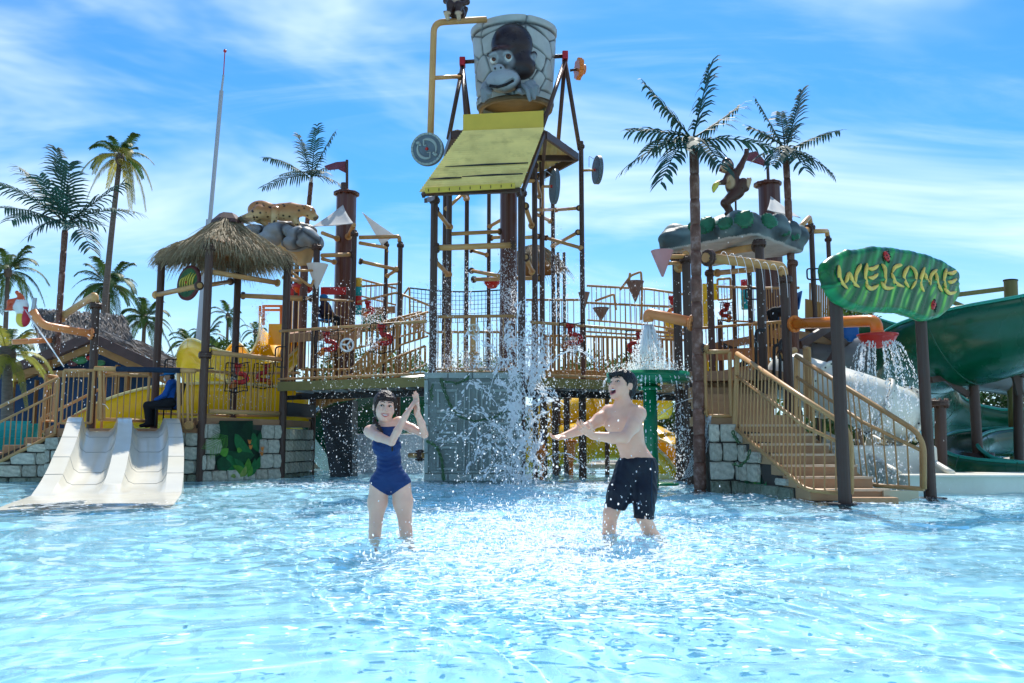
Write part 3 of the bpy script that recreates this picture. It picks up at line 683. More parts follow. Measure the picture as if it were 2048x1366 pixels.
# ape face relief: a sculpted head and two gripping hands
FC = mat('painted_sculpture', (1, 1, 1), .3, .1, 6, .1, 30, attr='paint', coat=.2)
def bp(cx_, cy_, dy=0.0):                      # crop pixels of the face -> point on the bucket's front
    p = at(800 + cx_ * .21235, cy_ * .21235, 17.33 + dy); return p
S = SDF(.017); S.ell(bp(1055, 425, .20), (.45, .36, .47), k=.08); S.ell(bp(1130, 620, .22), (.34, .3, .33), k=.1)
S.ell(bp(960, 470, -.02), (.23, .14, .075), k=.06); S.ell(bp(960, 560, .05), (.29, .18, .14), k=.06)
S.ell(bp(975, 765, -.02), (.375, .26, .25), k=.08); S.ell(bp(930, 640, -.15), (.12, .08, .085), k=.05)
S.ell(bp(898, 640, -.22), (.035, .06, .04), k=.02, sub=True); S.ell(bp(948, 633, -.22), (.035, .06, .04), k=.02, sub=True)
for e in ((880, 566, .1), (1018, 544, .125)):
    S.ell(bp(e[0], e[1], -.14), (e[2] * .95, .12, e[2]), k=.03, sub=True)
S.cap(bp(835, 520, -.10), bp(900, 498, -.13), .045, .05, .04); S.cap(bp(945, 486, -.13), bp(1075, 492, -.0), .055, .045, .05); S.ell(bp(893, 645, -.2), (.05, .05, .045), k=.03); S.ell(bp(952, 636, -.2), (.05, .05, .045), k=.03)
mouth = [bp(845, 800, -.2), bp(920, 815, -.26), bp(1000, 790, -.26), bp(1065, 755, -.2)]
for a_, b_, r_ in zip(mouth[:-1], mouth[1:], (.03, .045, .04)): S.cap(a_, b_, r_, r_, .03, True)
S.ell(bp(1262, 522, .12), (.075, .05, .1), k=.02); S.ell(bp(1256, 524, .06), (.04, .05, .06), k=.02, sub=True)
mz = np.array(bp(960, 750)); ey = [np.array(bp(880, 566)), np.array(bp(1018, 544))]; er = np.array(bp(1262, 522)); fcn = np.array(bp(950, 590)); br = np.array(bp(960, 470))
def face_col(Vv):
    dm = np.hypot((Vv[:, 0] - mz[0]) / .40, (Vv[:, 2] - mz[2]) / .31); de = np.minimum(*[np.hypot(Vv[:, 0] - e[0], Vv[:, 2] - e[2]) for e in ey]); dr = np.hypot(Vv[:, 0] - er[0], Vv[:, 2] - er[2])
    g_ = np.clip((1.0 - dm) * 6, 0, 1) + np.clip((.125 - de) * 14, 0, 1) + np.clip((.1 - dr) * 20, 0, 1) + .55 * np.clip((1 - np.hypot((Vv[:, 0] - fcn[0]) / .33, (Vv[:, 2] - fcn[2]) / .22)) * 4, 0, 1); g_ = np.clip(g_, 0, 1)[:, None]
    c = np.array([[.026, .016, .018]]) * (1 - g_) + np.array([[.30, .34, .365]]) * g_
    rb = np.clip(1 - np.hypot((Vv[:, 0] - br[0]) / .3, (Vv[:, 2] - br[2]) / .07), 0, 1)[:, None]; return c * (1 - rb * .6) + np.array([[.10, .03, .03]]) * rb * .6
hd = link('ape_face', S.mesh('ape_face', FC, lb, face_col), bk, lb)
mb = MB()
for i in range(len(mouth) - 1): mb.tube([mouth[i] + Vector((0, .035, 0)), mouth[i + 1] + Vector((0, .035, 0))], .03, 6)
part(mb, 'mouth_opening', BLACK, hd)
EYEW = mat('eye_white', (.72, .70, .64), .15, .03, coat=.6); IRIS = mat('brown_iris', (.11, .035, .015), .1, .2, 20, coat=.8)
for (x_, y_) in ((895, 645), (950, 637)): mb = MB(); mb.ball(bp(x_, y_, -.235), .027, 10, 7, sc=(.8, .8, 1)); part(mb, 'nostril', BLACK, hd)
for (x_, y_, r_) in ((880, 566, .080), (1018, 544, .102)):
    c = bp(x_, y_, .0); mb = MB(); mb.ball(c, r_, 20, 14); e_ = part(mb, 'eye', EYEW, hd); mb = MB(); mb.ball(c + Vector((.006, -r_ * .52, -.005)), r_ * .66, 16, 10); mb.ball(c + Vector((.008, -r_ * 1.06, -.005)), r_ * .25, 12, 8, m=1); part(mb, 'iris', [IRIS, BLACK], e_)
for hx, sg in (((770, 780), 1), ((1190, 760), 1)):
    S = SDF(.014); x0, y0 = hx
    if x0 < 900: kn = [((800, 790), (775, 850), (785, 950)), ((815, 800), (800, 850), (808, 930)), ((835, 830), (825, 870), (830, 915)), ((850, 850), (845, 880), (850, 905))]
    else: kn = [((1130, 850), (1120, 860), (1150, 880)), ((1150, 800), (1200, 850), (1222, 940)), ((1190, 785), (1245, 840), (1262, 925)), ((1230, 775), (1280, 830), (1290, 890)), ((1250, 790), (1290, 820), (1300, 850))]
    for f_ in kn: S.chain([bp(*f_[0], .04), bp(*f_[1], -.06), bp(*f_[2], .0)], [.050, .052, .042], .008)
    S.ell(bp(x0 + 50, y0 + 40, .1), (.12, .12, .1), k=.05)
    link('ape_hand', S.mesh('ape_hand', FC, lb, lambda Vv: np.array([[.20, .23, .25]]).repeat(len(Vv), 0)), bk, lb)
# ---------------------------------------------------------------- carved stone block under the tower
C0, C1 = on_z(847, 962, 0), on_z(1047, 962, 0); yb = 16.4
cb = thing('carved_block', 'grey green carved stone block with maze reliefs and painted vines, standing below the tower', 'stone block', ((C0.x + C1.x) / 2, yb, WB))
xl, xr = at(846, 960, yb).x, at(1046, 960, yb).x; zt = at(900, 745, yb).z
mb = MB(); mb.box(((xl + xr) / 2, yb + .55, (zt + WB) / 2), (xr - xl - .04, 1.06, zt - WB)); part(mb, 'core', STONEG, cb, bev=.02)
def relief(u0, v0, u1, v1, t=.035, m=STONEL, name='relief_stone'):
    a, b = at(u0, v1, yb), at(u1, v0, yb); mb = MB(); mb.box(((a.x + b.x) / 2, yb + .022 - t / 2, (a.z + b.z) / 2), (b.x - a.x - .008, t, b.z - a.z - .008)); part(mb, name, m, cb, bev=.008)
for i, (v0, v1) in enumerate(((748, 758), (760, 806), (808, 850), (852, 905), (907, 946))): relief(848, v0, 857, v1, .05); relief(1034, v0, 1043, v1, .05)
for i in range(4): relief(848 + i * 48.7, 745, 848 + (i + 1) * 48.7 - 1, 757, .055); relief(848 + i * 48.7, 948, 848 + (i + 1) * 48.7 - 1, 962, .055)
for x0 in (873, 977):
    for (a0, b0, a1, b1) in ((0, 778, 42, 784), (0, 784, 6, 815), (36, 784, 42, 812), (0, 820, 42, 826), (0, 833, 42, 838), (0, 838, 6, 851), (14, 844, 42, 850), (36, 850, 42, 862), (14, 850, 20, 856), (0, 862, 42, 868), (0, 862, 6, 880), (0, 880, 42, 886), (0, 892, 42, 898), (0, 898, 6, 935), (36, 898, 42, 935), (0, 935, 42, 941)): relief(x0 + a0, b0, x0 + a1, b1)
    for (vy, s) in ((797, 1), (808, -1), (908, 1), (925, -1)):
        c = at(x0 + 21, vy, yb); w = .06; mb = MB(); mb.prism([c + Vector((-w, -.01, -.02 * s)), c + Vector((w, -.01, -.02 * s)), c + Vector((0, -.01, .025 * s))], Vector((0, 1, 0)), .025); part(mb, 'relief_stone', STONEL, cb)
for u0 in (926, 936, 951, 961): relief(u0, 775, u0 + 5, 941)
relief(862, 764, 1031, 768, .02); relief(862, 942, 1031, 946, .02)
def vine(pix, Y, r, parent, rgv=random.Random(3), name='vine'):
    mb = MB(); pts = spline([at(u, v, Y) for u, v in pix], 5)
    for k in range(2): mb.tube([p + Vector((.02 * math.sin(i * 1.1 + 3.1 * k), -.012 * math.cos(i * 1.1 + 3.1 * k), .012 * math.cos(i * .9 + k))) for i, p in enumerate(pts)], r, 6)
    for i in range(3, len(pts), 4):
        p = pts[i]; d = Vector((rgv.uniform(-1, 1), -.3, rgv.uniform(-1, .5))).normalized() * .07; s_ = d.cross(Vector((0, 1, 0))).normalized() * .02
        mb.add([p, p + d * .5 + s_, p + d, p + d * .5 - s_], [(0, 1, 2, 3)])
    return part(mb, name, VINE, parent)
vine([(937, 748), (932, 760), (915, 765), (895, 764), (880, 758)], yb - .07, .018, cb); vine([(882, 760), (890, 785), (900, 808), (915, 828), (935, 839), (960, 841), (985, 834), (1015, 822)], yb - .06, .016, cb)
vine([(853, 882), (868, 890), (880, 908), (885, 930), (887, 962)], yb - .06, .016, cb); vine([(866, 768), (862, 785), (864, 800)], yb - .05, .01, cb)
mb = MB(); mb.tube([at(820, 911, 17), at(848, 911, 16.6)], .055, 10); pp = part(mb, 'side_pipe', TAN, cb); flange(at(840, 911, 16.7), (1, 0, 0), .12, POST, pp, .1)
# ---------------------------------------------------------------- footbridges
def bridge(name, label, pts, zt, h, cannons, fascia_h=.2, pt_names=None):
    p0, p1 = Vector(pts[0]), Vector(pts[-1]); th = thing(name, label, 'footbridge', p0)
    for a, b in zip(pts[:-1], pts[1:]):
        a, b = Vector(a), Vector(b); d = (b - a).normalized(); n = Vector((-d.y, d.x, 0));
        if n.y < 0: n = -n
        dn = Vector((0, 0, -fascia_h / 2)); mb = MB(); mb.beam(a + dn, b + dn, .05, fascia_h); part(mb, 'fascia_beam', OLIVE, th, bev=.006)
        mb = MB(); mb.beam(a + dn + n * 1.35, b + dn + n * 1.35, .05, fascia_h); part(mb, 'rear_beam', BROWN, th)
        L_ = (b - a).length; k = int(L_ / .16)
        for i in range(k):
            p = a + d * ((i + .5) * L_ / k); mb = MB(); mb.beam(p + n * .03 + Vector((0, 0, -.02)), p + n * 1.32 + Vector((0, 0, -.02)), L_ / k - .012, .035); part(mb, 'plank', BROWN, th)
        for i in range(1, 8):
            p = a + d * (i * L_ / 8); mb = MB(); mb.beam(p + n * .05 + Vector((0, 0, -fascia_h - .0)), p + n * 1.3 + Vector((0, 0, -fascia_h)), .03, .06); part(mb, 'joist', GREYP, th)
        mb = MB(); mb.beam(a + n * .7 + Vector((0, 0, -fascia_h - .08)), b + n * .7 + Vector((0, 0, -fascia_h - .08)), .18, .14); part(mb, 'spine_beam', DARK, th)
    railing(th, pts, h, .13, posts=False, low=.06)
    return th
LB0, LB1 = at(556, 772, 18.55), at(852, 744, 17.0); zb = 2.06; LB0.z = LB1.z = zb
bl = bridge('footbridge', 'left footbridge with tan railing and olive beam, from the thatched platform to the tower', [LB0, LB1], zb, 1.12, None)
cm = bridge('footbridge', 'short middle footbridge with tan railing above the carved block', [at(862, 744, 17.02) * 1, at(1046, 742, 17.02) * 1], zb, 1.12, None)
zr_ = thing('ramp_railing', 'orange brown slatted ramp railing seen through the right footbridge', 'railing', (2, 21, 1.5)); railing(zr_, [at(1056, 742, 20.4), at(1180, 742, 20.8), at(1400, 752, 20.6)], .86, .11, m=RAILB, rb=.026, posts=False); mb = MB(); mb.beam(at(1056, 748, 20.5), at(1400, 758, 20.7), .08, .2); part(mb, 'ramp_stringer', RAILB, zr_); railing(zr_, [at(862, 744, 20.0), at(1040, 744, 20.0)], .95, .15, m=RAIL, posts=False)
RB0, RB1 = at(1062, 744, 17.1), at(1398, 775, 19.2); RB0.z = RB1.z = zb
br_ = bridge('footbridge', 'right footbridge with tan railing behind the green table, from the tower to the rock tower', [RB0, RB1], zb, 1.12, None)
mb = MB(); c = at(947, 633, 16.98); mb.tube([c, at(947, 735, 16.98)], .05, 10); s_ = part(mb, 'standpipe', TAN, cm)
mb = MB(); c = at(947, 660, 16.93); mb.lathe([(.11 + .018 * math.cos(a), .018 * math.sin(a)) for a in np.linspace(0, 2 * math.pi, 9)[:-1]], 24, Matrix.Translation(c) @ Matrix.Rotation(R(90), 4, 'X'), close=True)
for k in range(4): mb.tube([c, c + Vector((math.cos(k * 1.57 + .4) * .11, 0, math.sin(k * 1.57 + .4) * .11))], .012, 6)
part(mb, 'hand_wheel', WHITE, cm); flange(at(947, 708, 16.98), (0, 0, 1), .1, RAIL, s_, .05)
mb = MB(); c = at(694, 690, 17.6); mb.lathe([(.13 + .022 * math.cos(a), .022 * math.sin(a)) for a in np.linspace(0, 2 * math.pi, 9)[:-1]], 24, Matrix.Translation(c) @ Matrix.Rotation(R(90), 4, 'X') , close=True)
for k in range(3): mb.tube([c, c + Vector((math.cos(k * 2.09 + .9) * .13, 0, math.sin(k * 2.09 + .9) * .13))], .02, 6)
tag(solo(mb, 'valve_wheel', CONEW), 'cream valve wheel on the left footbridge railing between two red water cannons', 'valve wheel')
# ---------------------------------------------------------------- red water cannons in black nets
def cannon(u, v, Y, w, h, flip, label, net=True):
    c = at(u, v, Y); s = 1 / (1700 / Y); W_, H_ = w * s, h * s; th = thing('water_cannon', label, 'water cannon', (c.x, c.y, c.z - H_ / 2), 'red water cannons in nets on the railings')
    X = Vector((1 if not flip else -1, 0, 0)); Z = Vector((0, 0, 1)); mb = MB(); k = W_ * .5; q_ = H_ * .5
    pts = [c + X * (-.12 * k) + Z * (.85 * q_), c + X * (-.12 * k) + Z * (.25 * q_), c + X * (.5 * k) + Z * (.25 * q_), c + X * (.85 * k) + Z * (-.1 * q_), c + X * (.5 * k) + Z * (-.35 * q_), c + X * (-.5 * k) + Z * (-.35 * q_)]
    mb.tube(fillet(pts, .09), .05, 10); o = part(mb, 'body_pipe', RED, th); flange(pts[0], Z, .085, RED, o, .06)
    mb = MB(); mb.tube([c + X * (-.25 * k) + Z * (-.3 * q_), c + X * (-.72 * k) + Z * (-.75 * q_)], [.055, .06], 10); mb.tube([c + X * (-.55 * k) + Z * (-.35 * q_), c + X * (-.3 * k) + Z * (-.7 * q_)], .03, 8); part(mb, 'nozzle', ORANGE, th)
    p = c + X * (-.42 * k) + Z * (-.1 * q_) + Vector((0, -.06, 0)); mb = MB(); mb.tube([p, p + Vector((0, -.03, 0))], .045, 12); mb.tube([p + Vector((0, -.03, 0)), p + Vector((0, -.04, 0))], .018, 8, m=1); part(mb, 'dial', [WHITE, BLUE], th)
    if net:
        mb = MB(); n = 7
        def np_(i, j): x, z = i / n - .5, j / n - .5; return c + Vector((x * W_ + .012 * math.sin(i * 2.1 + j), -.14 - .05 * math.cos(x * 3) + .02 * math.sin(j * 1.3 + i * 2), z * H_ + .014 * math.sin(j * 1.7 + i * 1.3) - .02 * math.cos(x * 3.1)))
        for i in range(n + 1): mb.tube([np_(i, j) for j in range(n + 1)], .011 if i in (0, n) else .0048, 4, False)
        for j in range(n + 1): mb.tube([np_(i, j) for i in range(n + 1)], .011 if j in (0, n) else .0048, 4, False)
        for i in (0, n): mb.tube([np_(i, n), c + Vector(((i / n - .5) * W_, 0, H_ * .55))], .009, 4)
        part(mb, 'net', ROPE, th)
    return th
cannon(655, 690, 17.85, 46, 54, False, 'red water cannon in its net on the left footbridge, nearer the thatched platform')
cannon(765, 677, 17.3, 46, 58, False, 'red water cannon spraying in its net on the left footbridge, nearer the tower')
cannon(1143, 676, 17.5, 50, 58, False, 'red water cannon in its net on the right footbridge, beside the tower')
cannon(1276, 693, 18.3, 52, 60, True, 'red water cannon in its net on the right footbridge, behind the falling orange-pipe water')
cannon(477, 755, 17.6, 44, 56, False, 'red water cannon in its net on the railing above the jungle mural')
cannon(530, 752, 19.6, 38, 48, True, 'red water cannon in its net behind the railing above the jungle mural')
cannon(1345, 612, 20.5, 22, 40, False, 'small red water cannon on the rear railing left of the moulded palm trunk', False)
cannon(1452, 625, 20.0, 26, 38, True, 'small red water cannon in its net under the leafy rock roof')
cannon(737, 620, 22.0, 24, 36, False, 'small red water cannon on the green and tan rear wall, right of the brown drum', False)
# ---------------------------------------------------------------- left platform under the thatched roof
PF = {'F': (-6.17, 17.0), 'L': (-7.72, 18.4), 'R': (-5.0, 18.6), 'B': (-6.55, 20.0)}
ZT = 4.78
pv = thing('thatched_platform', 'left play platform on four brown posts with tan pipes, under the thatched roof', 'play platform', (-6.36, 18.5, WB))
def tilted(k, z): return Vector((*PF[k], z))
for k in PF: post(tilted(k, WB), tilted(k, ZT), .085, POST, pv, [.985, .56] if k == 'F' else [.985])
def lpipe(u0, v0, k0, u1, v1, k1, r=.055, e0='dark', e1='tan', par=None):
    a = at(u0, v0, PF[k0][1] if k0 in PF else k0); b = at(u1, v1, PF[k1][1] if k1 in PF else k1); return pipe(a, b, r, TAN, par or pv, e0, e1)
lpipe(412, 542, 'F', 556, 566, 'R'); lpipe(400, 571, 'F', 313, 590, 'L', .055, 'dark', 'ball')
lpipe(412, 571, 17.3, 462, 563, 'B', .05, None, 'dark'); lpipe(470, 591, 'B', 612, 599, 20.5, .05, 'dark', 'dark')
lpipe(568, 555, 'R', 600, 562, 20.5, .05, None, 'tan')
# thatched roof: timber lining and shaggy palm straw
AP = at(456, 422, 18.6); AP.z = AP.z - .22
tr_ = thing('thatched_roof', 'shaggy straw roof with a pointed cap over the left play platform', 'roof', (AP.x, AP.y, ZT))
CR = [Vector((AP.x + (Vector((*PF[k], 0)) - Vector((AP.x, AP.y, 0))).x * 1.04, AP.y + (PF[k][1] - AP.y) * 1.04, ZT + .06)) for k in ('L', 'F', 'R', 'B')]
mb = MB()
for i in range(4):
    a, b = CR[i], CR[(i + 1) % 4]; mb.add([a, b, AP - Vector((0, 0, .2)), a + Vector((0, 0, .04)), b + Vector((0, 0, .04)), AP - Vector((0, 0, .16))], [(0, 1, 2), (5, 4, 3), (0, 3, 4, 1)])
    mb.beam(a, AP - Vector((0, 0, .22)), .07, .09)
part(mb, 'timber_lining', ROOFW, tr_)
rg = random.Random(4)
def straw(mb, p, d, L, w, droop, rg, seg=4):
    d = Vector(d).normalized(); pts = [Vector(p)]
    for i in range(seg): d = (d + Vector((rg.uniform(-.12, .12), rg.uniform(-.12, .12), -droop * rg.uniform(.6, 1.4)))).normalized(); pts.append(pts[-1] + d * L / seg)
    s = d.cross(Vector((rg.uniform(-1, 1), rg.uniform(-1, 1), rg.uniform(.2, 1)))).normalized(); V = []
    for i, q_ in enumerate(pts): ww = w * (1 - .8 * i / seg) * .5; V += [q_ - s * ww, q_ + s * ww]
    mb.add(V, [(2 * i, 2 * i + 1, 2 * i + 3, 2 * i + 2) for i in range(seg)])
def thatch_layer(mb, n, t0, t1, rg, Lr=(.5, .9), w=.028, lift=.05, over=1.0):
    for _ in range(n):
        i = rg.randrange(4); a, b = CR[i], CR[(i + 1) % 4]; s = rg.random(); t = t0 + (t1 - t0) * rg.random(); e = a.lerp(b, s); sag = .10 * math.sin(s * math.pi) + .1
        p = AP.lerp(e, t * over) + Vector((0, 0, .10 + lift * rg.random() - .12 * math.sin(t * math.pi))); d = (e - AP).normalized() + Vector((rg.uniform(-.3, .3), rg.uniform(-.3, .3), rg.uniform(-.05, .2)))
        straw(mb, p, d, rg.uniform(*Lr), w, .16 if t < .8 else .3, rg)
mb = MB(); thatch_layer(mb, 3600, .05, .86, rg, (.3, .85), .03, .09); part(mb, 'straw_cover', THATCH, tr_, kind='stuff')
mb = MB()
for k in range(2600):
    i = rg.randrange(4); a, b = CR[i], CR[(i + 1) % 4]; s = rg.random(); e = a.lerp(b, s); o = (e - AP); o.z = 0; straw(mb, e + Vector((0, 0, rg.uniform(.0, .16))) - o * rg.uniform(.0, .14), o.normalized() * .8 + Vector((rg.uniform(-.4, .4), rg.uniform(-.4, .4), -.2)), rg.uniform(.18, .5), .024, .33, rg)
part(mb, 'straw_fringe', THATCH, tr_, kind='stuff')
mb = MB(); Mx = Matrix.Translation(AP + Vector((0, 0, .05))) @ Matrix.Rotation(.3, 4, 'Z')
mb.lathe([(0, .12), (.18, .1), (.34, -.06), (.36, -.14)], 6, Mx, smooth=False); part(mb, 'ridge_cap', HUTD, tr_)
mb = MB()
for k in range(120): straw(mb, AP + Vector((.2, -.05, .02)), (1, rg.uniform(-.5, .5), rg.uniform(-.2, .5)), rg.uniform(.2, .5), .02, .1, rg)
part(mb, 'cap_tuft', THATCH, tr_, kind='stuff')
# decks
dk = thing('wooden_deck', 'brown deck behind the jungle mural and the white slide', 'deck', (-7, 18.3, .9))
ZD = 1.27
mb = MB(); mb.prism([Vector((-6.9, 17.35, ZD - .03)), Vector((-6.17, 17.0, ZD - .03)), Vector((-5.0, 18.6, ZD - .03)), Vector((-4.75, 20.3, ZD - .03)), Vector((-6.55, 20.6, ZD - .03)), Vector((-7.7, 19.2, ZD - .03))], Vector((0, 0, -1)), .14); part(mb, 'upper_deck', BROWN, dk)
mb = MB(); mb.prism([Vector((-9.3, 17.02, 1.03)), Vector((-6.25, 17.02, 1.03)), Vector((-6.9, 17.45, 1.03)), Vector((-7.7, 19.2, 1.03)), Vector((-9.3, 19.2, 1.03))], Vector((0, 0, -1)), .16); part(mb, 'lower_deck', BROWN, dk)
mb = MB(); mb.beam(Vector((-6.95, 17.42, 1.1)), Vector((-6.3, 17.1, 1.1)), .3, .14); part(mb, 'deck_step', BROWN, dk)
mb = MB(); mb.beam(at(396, 836, 16.95), at(545, 848, 18.5), .06, .13); part(mb, 'deck_edge_beam', TAN, dk, bev=.006)
railing(pv, [Vector((-6.05, 17.02, ZD + .1)), Vector((-5.05, 18.45, ZD + .1))], 1.18, .105, posts=False, low=.0, r=.05, low_r=.045)
railing(pv, [Vector((-7.7, 18.4, ZD + .1)), Vector((-6.55, 20.0, ZD + .1)), Vector((-5.0, 19.95, ZD + .1))], 1.0, .13, posts=False)
for u, v, Y in ((410, 707, 17.0), (475, 705, 19.9), (556, 707, 18.5), (335, 732, 18.3)):
    c = at(u, v, Y); mb = MB(); w, h = .19, .3
    mb.tube(fillet([c + Vector((w, 0, h / 2)), c + Vector((-w * .3, 0, h / 2)), c + Vector((-w * .3, 0, -h)), c + Vector((w, 0, -h))], .08), .018, 6)
    for k in range(2): mb.tube([c + Vector((k * .12, 0, h / 2)), c + Vector((k * .12, 0, -h))], .008, 5)
    part(mb, 'grab_handle', DARK, pv)
# disc with painted bananas
d4 = at(378, 566, 18.1); bd = thing('banana_disc', 'round painted disc with yellow bananas on green leaves, hanging behind the front left post', 'disc', (d4.x, d4.y, d4.z - .38))
ax = Vector((-.55, -.83, .06)).normalized(); DISR = mat('maroon_disc', (.13, .035, .035), .45, .15); o, Mx = disc('disc', d4, ax, .385, .07, DISR, bd, 0, 40)
BANY = mat('painted_banana_yellow', (.66, .55, .09), .4, .12, 8); GRD = mat('painted_leaf_green', (.05, .16, .06), .45, .4, 9)
disc('leaf_ground', d4 + ax * .034, ax, .325, .012, GRD, bd, 0, 36)
Mz = Matrix.Translation(d4 + ax * .047) @ ax.to_track_quat('Z', 'Y').to_matrix().to_4x4()
rg = random.Random(8)
for k in range(6):
    mb = MB(); x0 = -.235 + .085 * k; pts = bez((x0 + .09, .22 - abs(k - 3) * .03, 0), (x0 - .04, .06, .02), (x0 + .02, -.2 + abs(k - 3) * .035, 0), 7); mb.tube([Mz @ p for p in pts], [.006, .014, .019, .02, .018, .012, .005], 6); part(mb, 'banana', BANY, bd)
mb = MB(); mb.ball(Mz @ Vector((0, 0, .02)), .03, 8, 5); part(mb, 'hub', RED, bd)
# stone walls and the mural
SK = lambda s, z: .42 < s < 1.42 and z > .12
stone_wall('stone_wall', 'pale stone wall around the painted jungle panel, below the thatched platform', (-6.17, 16.97, WB), (-5.02, 18.55, WB), WB, 1.13, 5, .29, [STONE, STONEP, STONEP], 'block stone walls of the platforms', SK, seed=3)
stone_wall('stone_wall', 'shaded brown stone wall between the jungle mural and the gap under the left footbridge', (-4.98, 18.6, WB), (-4.74, 20.2, WB), WB, 1.05, 6, .22, [STONE], 'block stone walls of the platforms', seed=5)
o = post(Vector((-4.72, 20.25, WB)), Vector((-4.72, 20.25, 1.55)), .06, POST, pv, [])
mb = MB(); mb.beam(Vector((-4.98, 18.7, 1.48)), Vector((-4.72, 20.2, 1.48)), .1, .3); part(mb, 'side_beam', DARK, pv); lpipe(563, 826, 18.65, 618, 832, 20.1, .05, 'dark', 'tan')
mb = MB(); mb.beam(Vector((-4.96, 18.7, 1.72)), Vector((-4.2, 20.2, 1.86)), .12, .1); part(mb, 'side_beam', DARK, pv)
stone_wall('stone_wall', 'stone wall with painted vines left of the white slide', (-9.25, 17.0, WB), (-7.55, 17.0, WB), WB, .86, 5, .3, [STONEP, STONE], 'block stone walls of the platforms', seed=9)
stone_wall('stone_wall', 'narrow stone wall between the white slide and the front post', (-6.62, 17.05, WB), (-6.2, 17.02, WB), WB, .95, 5, .3, [STONEP], 'block stone walls of the platforms', seed=12)
mu = thing('jungle_mural', 'painted panel of green jungle leaves and orange flowers set in the stone wall', 'mural', (-5.75, 17.5, 0))
MP0 = Vector((-6.17, 16.97, 0)); Md = (Vector((-5.02, 18.55, 0)) - MP0); Ml = Md.length; Md.normalize(); Mn = Vector((Md.y, -Md.x, 0))
def mpt(u, v, off): return on_plane(u, v, MP0 + Mn * off, Mn)
MURG = [mat('mural_green_%s' % n, c, .5, .25, 12) for n, c in (('deep', (.008, .03, .016)), ('dark', (.012, .075, .028)), ('mid', (.02, .15, .045)), ('bright', (.09, .27, .03)), ('pale', (.22, .30, .07)))]
MURO = mat('mural_orange', (.62, .2, .04), .5, .2)
pan = [mpt(370 + x * .2123, 740 + y * .2123, .012) for x, y in ((330, 478), (640, 478), (640, 560), (735, 575), (770, 700), (735, 830), (670, 890), (640, 1010), (430, 1010), (380, 920), (280, 890), (195, 800), (220, 690), (225, 620), (300, 570))]
mb = MB(); mb.prism(pan, -Mn, .02); part(mb, 'panel', MURG[0], mu)
def mleaf(x0, y0, x1, y1, w, m, off, name='painted_leaf', bend=.12):
    a, b = mpt(370 + x0 * .2123, 740 + y0 * .2123, off), mpt(370 + x1 * .2123, 740 + y1 * .2123, off); d = b - a; L = d.length; s = d.cross(Mn).normalized(); V = []; n = 8
    for i in range(n + 1):
        t = i / n; p = a + d * t + s * (bend * L * math.sin(math.pi * t)); ww = w * .00212 * (math.sin(math.pi * min(1, t ** .8)) ** .8); V += [p - s * ww, p + Mn * .003, p + s * ww]
    mb = MB(); mb.add(V, [q_ for i in range(n) for q_ in ((3 * i, 3 * i + 1, 3 * i + 4, 3 * i + 3), (3 * i + 1, 3 * i + 2, 3 * i + 5, 3 * i + 4))]); return part(mb, name, m, mu)
mo = .02
for k, a in enumerate(((470, 600, 640, 790, 55, 2), (640, 590, 720, 780, 45, 2), (440, 790, 660, 800, 60, 1), (470, 770, 350, 960, 70, 1), (400, 800, 500, 960, 60, 2), (710, 580, 740, 800, 35, 1), (300, 860, 440, 900, 70, 1), (210, 800, 290, 890, 45, 1), (640, 940, 720, 800, 40, 2), (330, 790, 410, 740, 42, 3), (490, 740, 540, 760, 25, 3), (550, 1005, 600, 830, 50, 3), (545, 1005, 460, 830, 42, 2), (560, 1005, 450, 900, 35, 3), (600, 1005, 660, 830, 40, 2), (520, 1008, 575, 900, 30, 4), (590, 1008, 630, 900, 26, 3), (480, 1008, 430, 1000, 20, 4))): mleaf(*a[:5], MURG[a[5]], mo + .0035 * k)
for (x0, y0, x1, y1, m, n_) in ((400, 620, 230, 760, 3, 13), (350, 480, 320, 640, 1, 10), (620, 480, 590, 650, 1, 10), (420, 500, 390, 640, 1, 8)):     # feathered palm leaves: each one mesh of strips
    mb = MB()
    for i in range(n_):
        t = i / n_; px_, py_ = x0 + (x1 - x0) * t, y0 + (y1 - y0) * t
        for s in (-1, 1):
            dx, dy = (x1 - x0), (y1 - y0); l = 90 * (1 - .6 * abs(t - .4)); ex = px_ + dx * .28 + s * (-dy) * l / 200; ey_ = py_ + dy * .28 + s * dx * l / 200; wx_ = dx * .03; wy_ = dy * .03
            mb.add([mpt(370 + X_ * .2123, 740 + Y_ * .2123, mo + .09) for X_, Y_ in ((px_, py_), (px_ + wx_, py_ + wy_), (ex + wx_ * .3, ey_ + wy_ * .3), (ex - wx_ * .3, ey_ - wy_ * .3))], [(0, 1, 2, 3)])
    part(mb, 'painted_palm_leaf', MURG[m], mu)
for (x, y) in ((620, 730), (610, 680), (725, 790), (730, 745)):
    for k in range(3): mleaf(x, y + 20, x - 18 + 16 * k, y - 28, 8, MURO, mo + .075 + k * .003, 'painted_flower', 0)
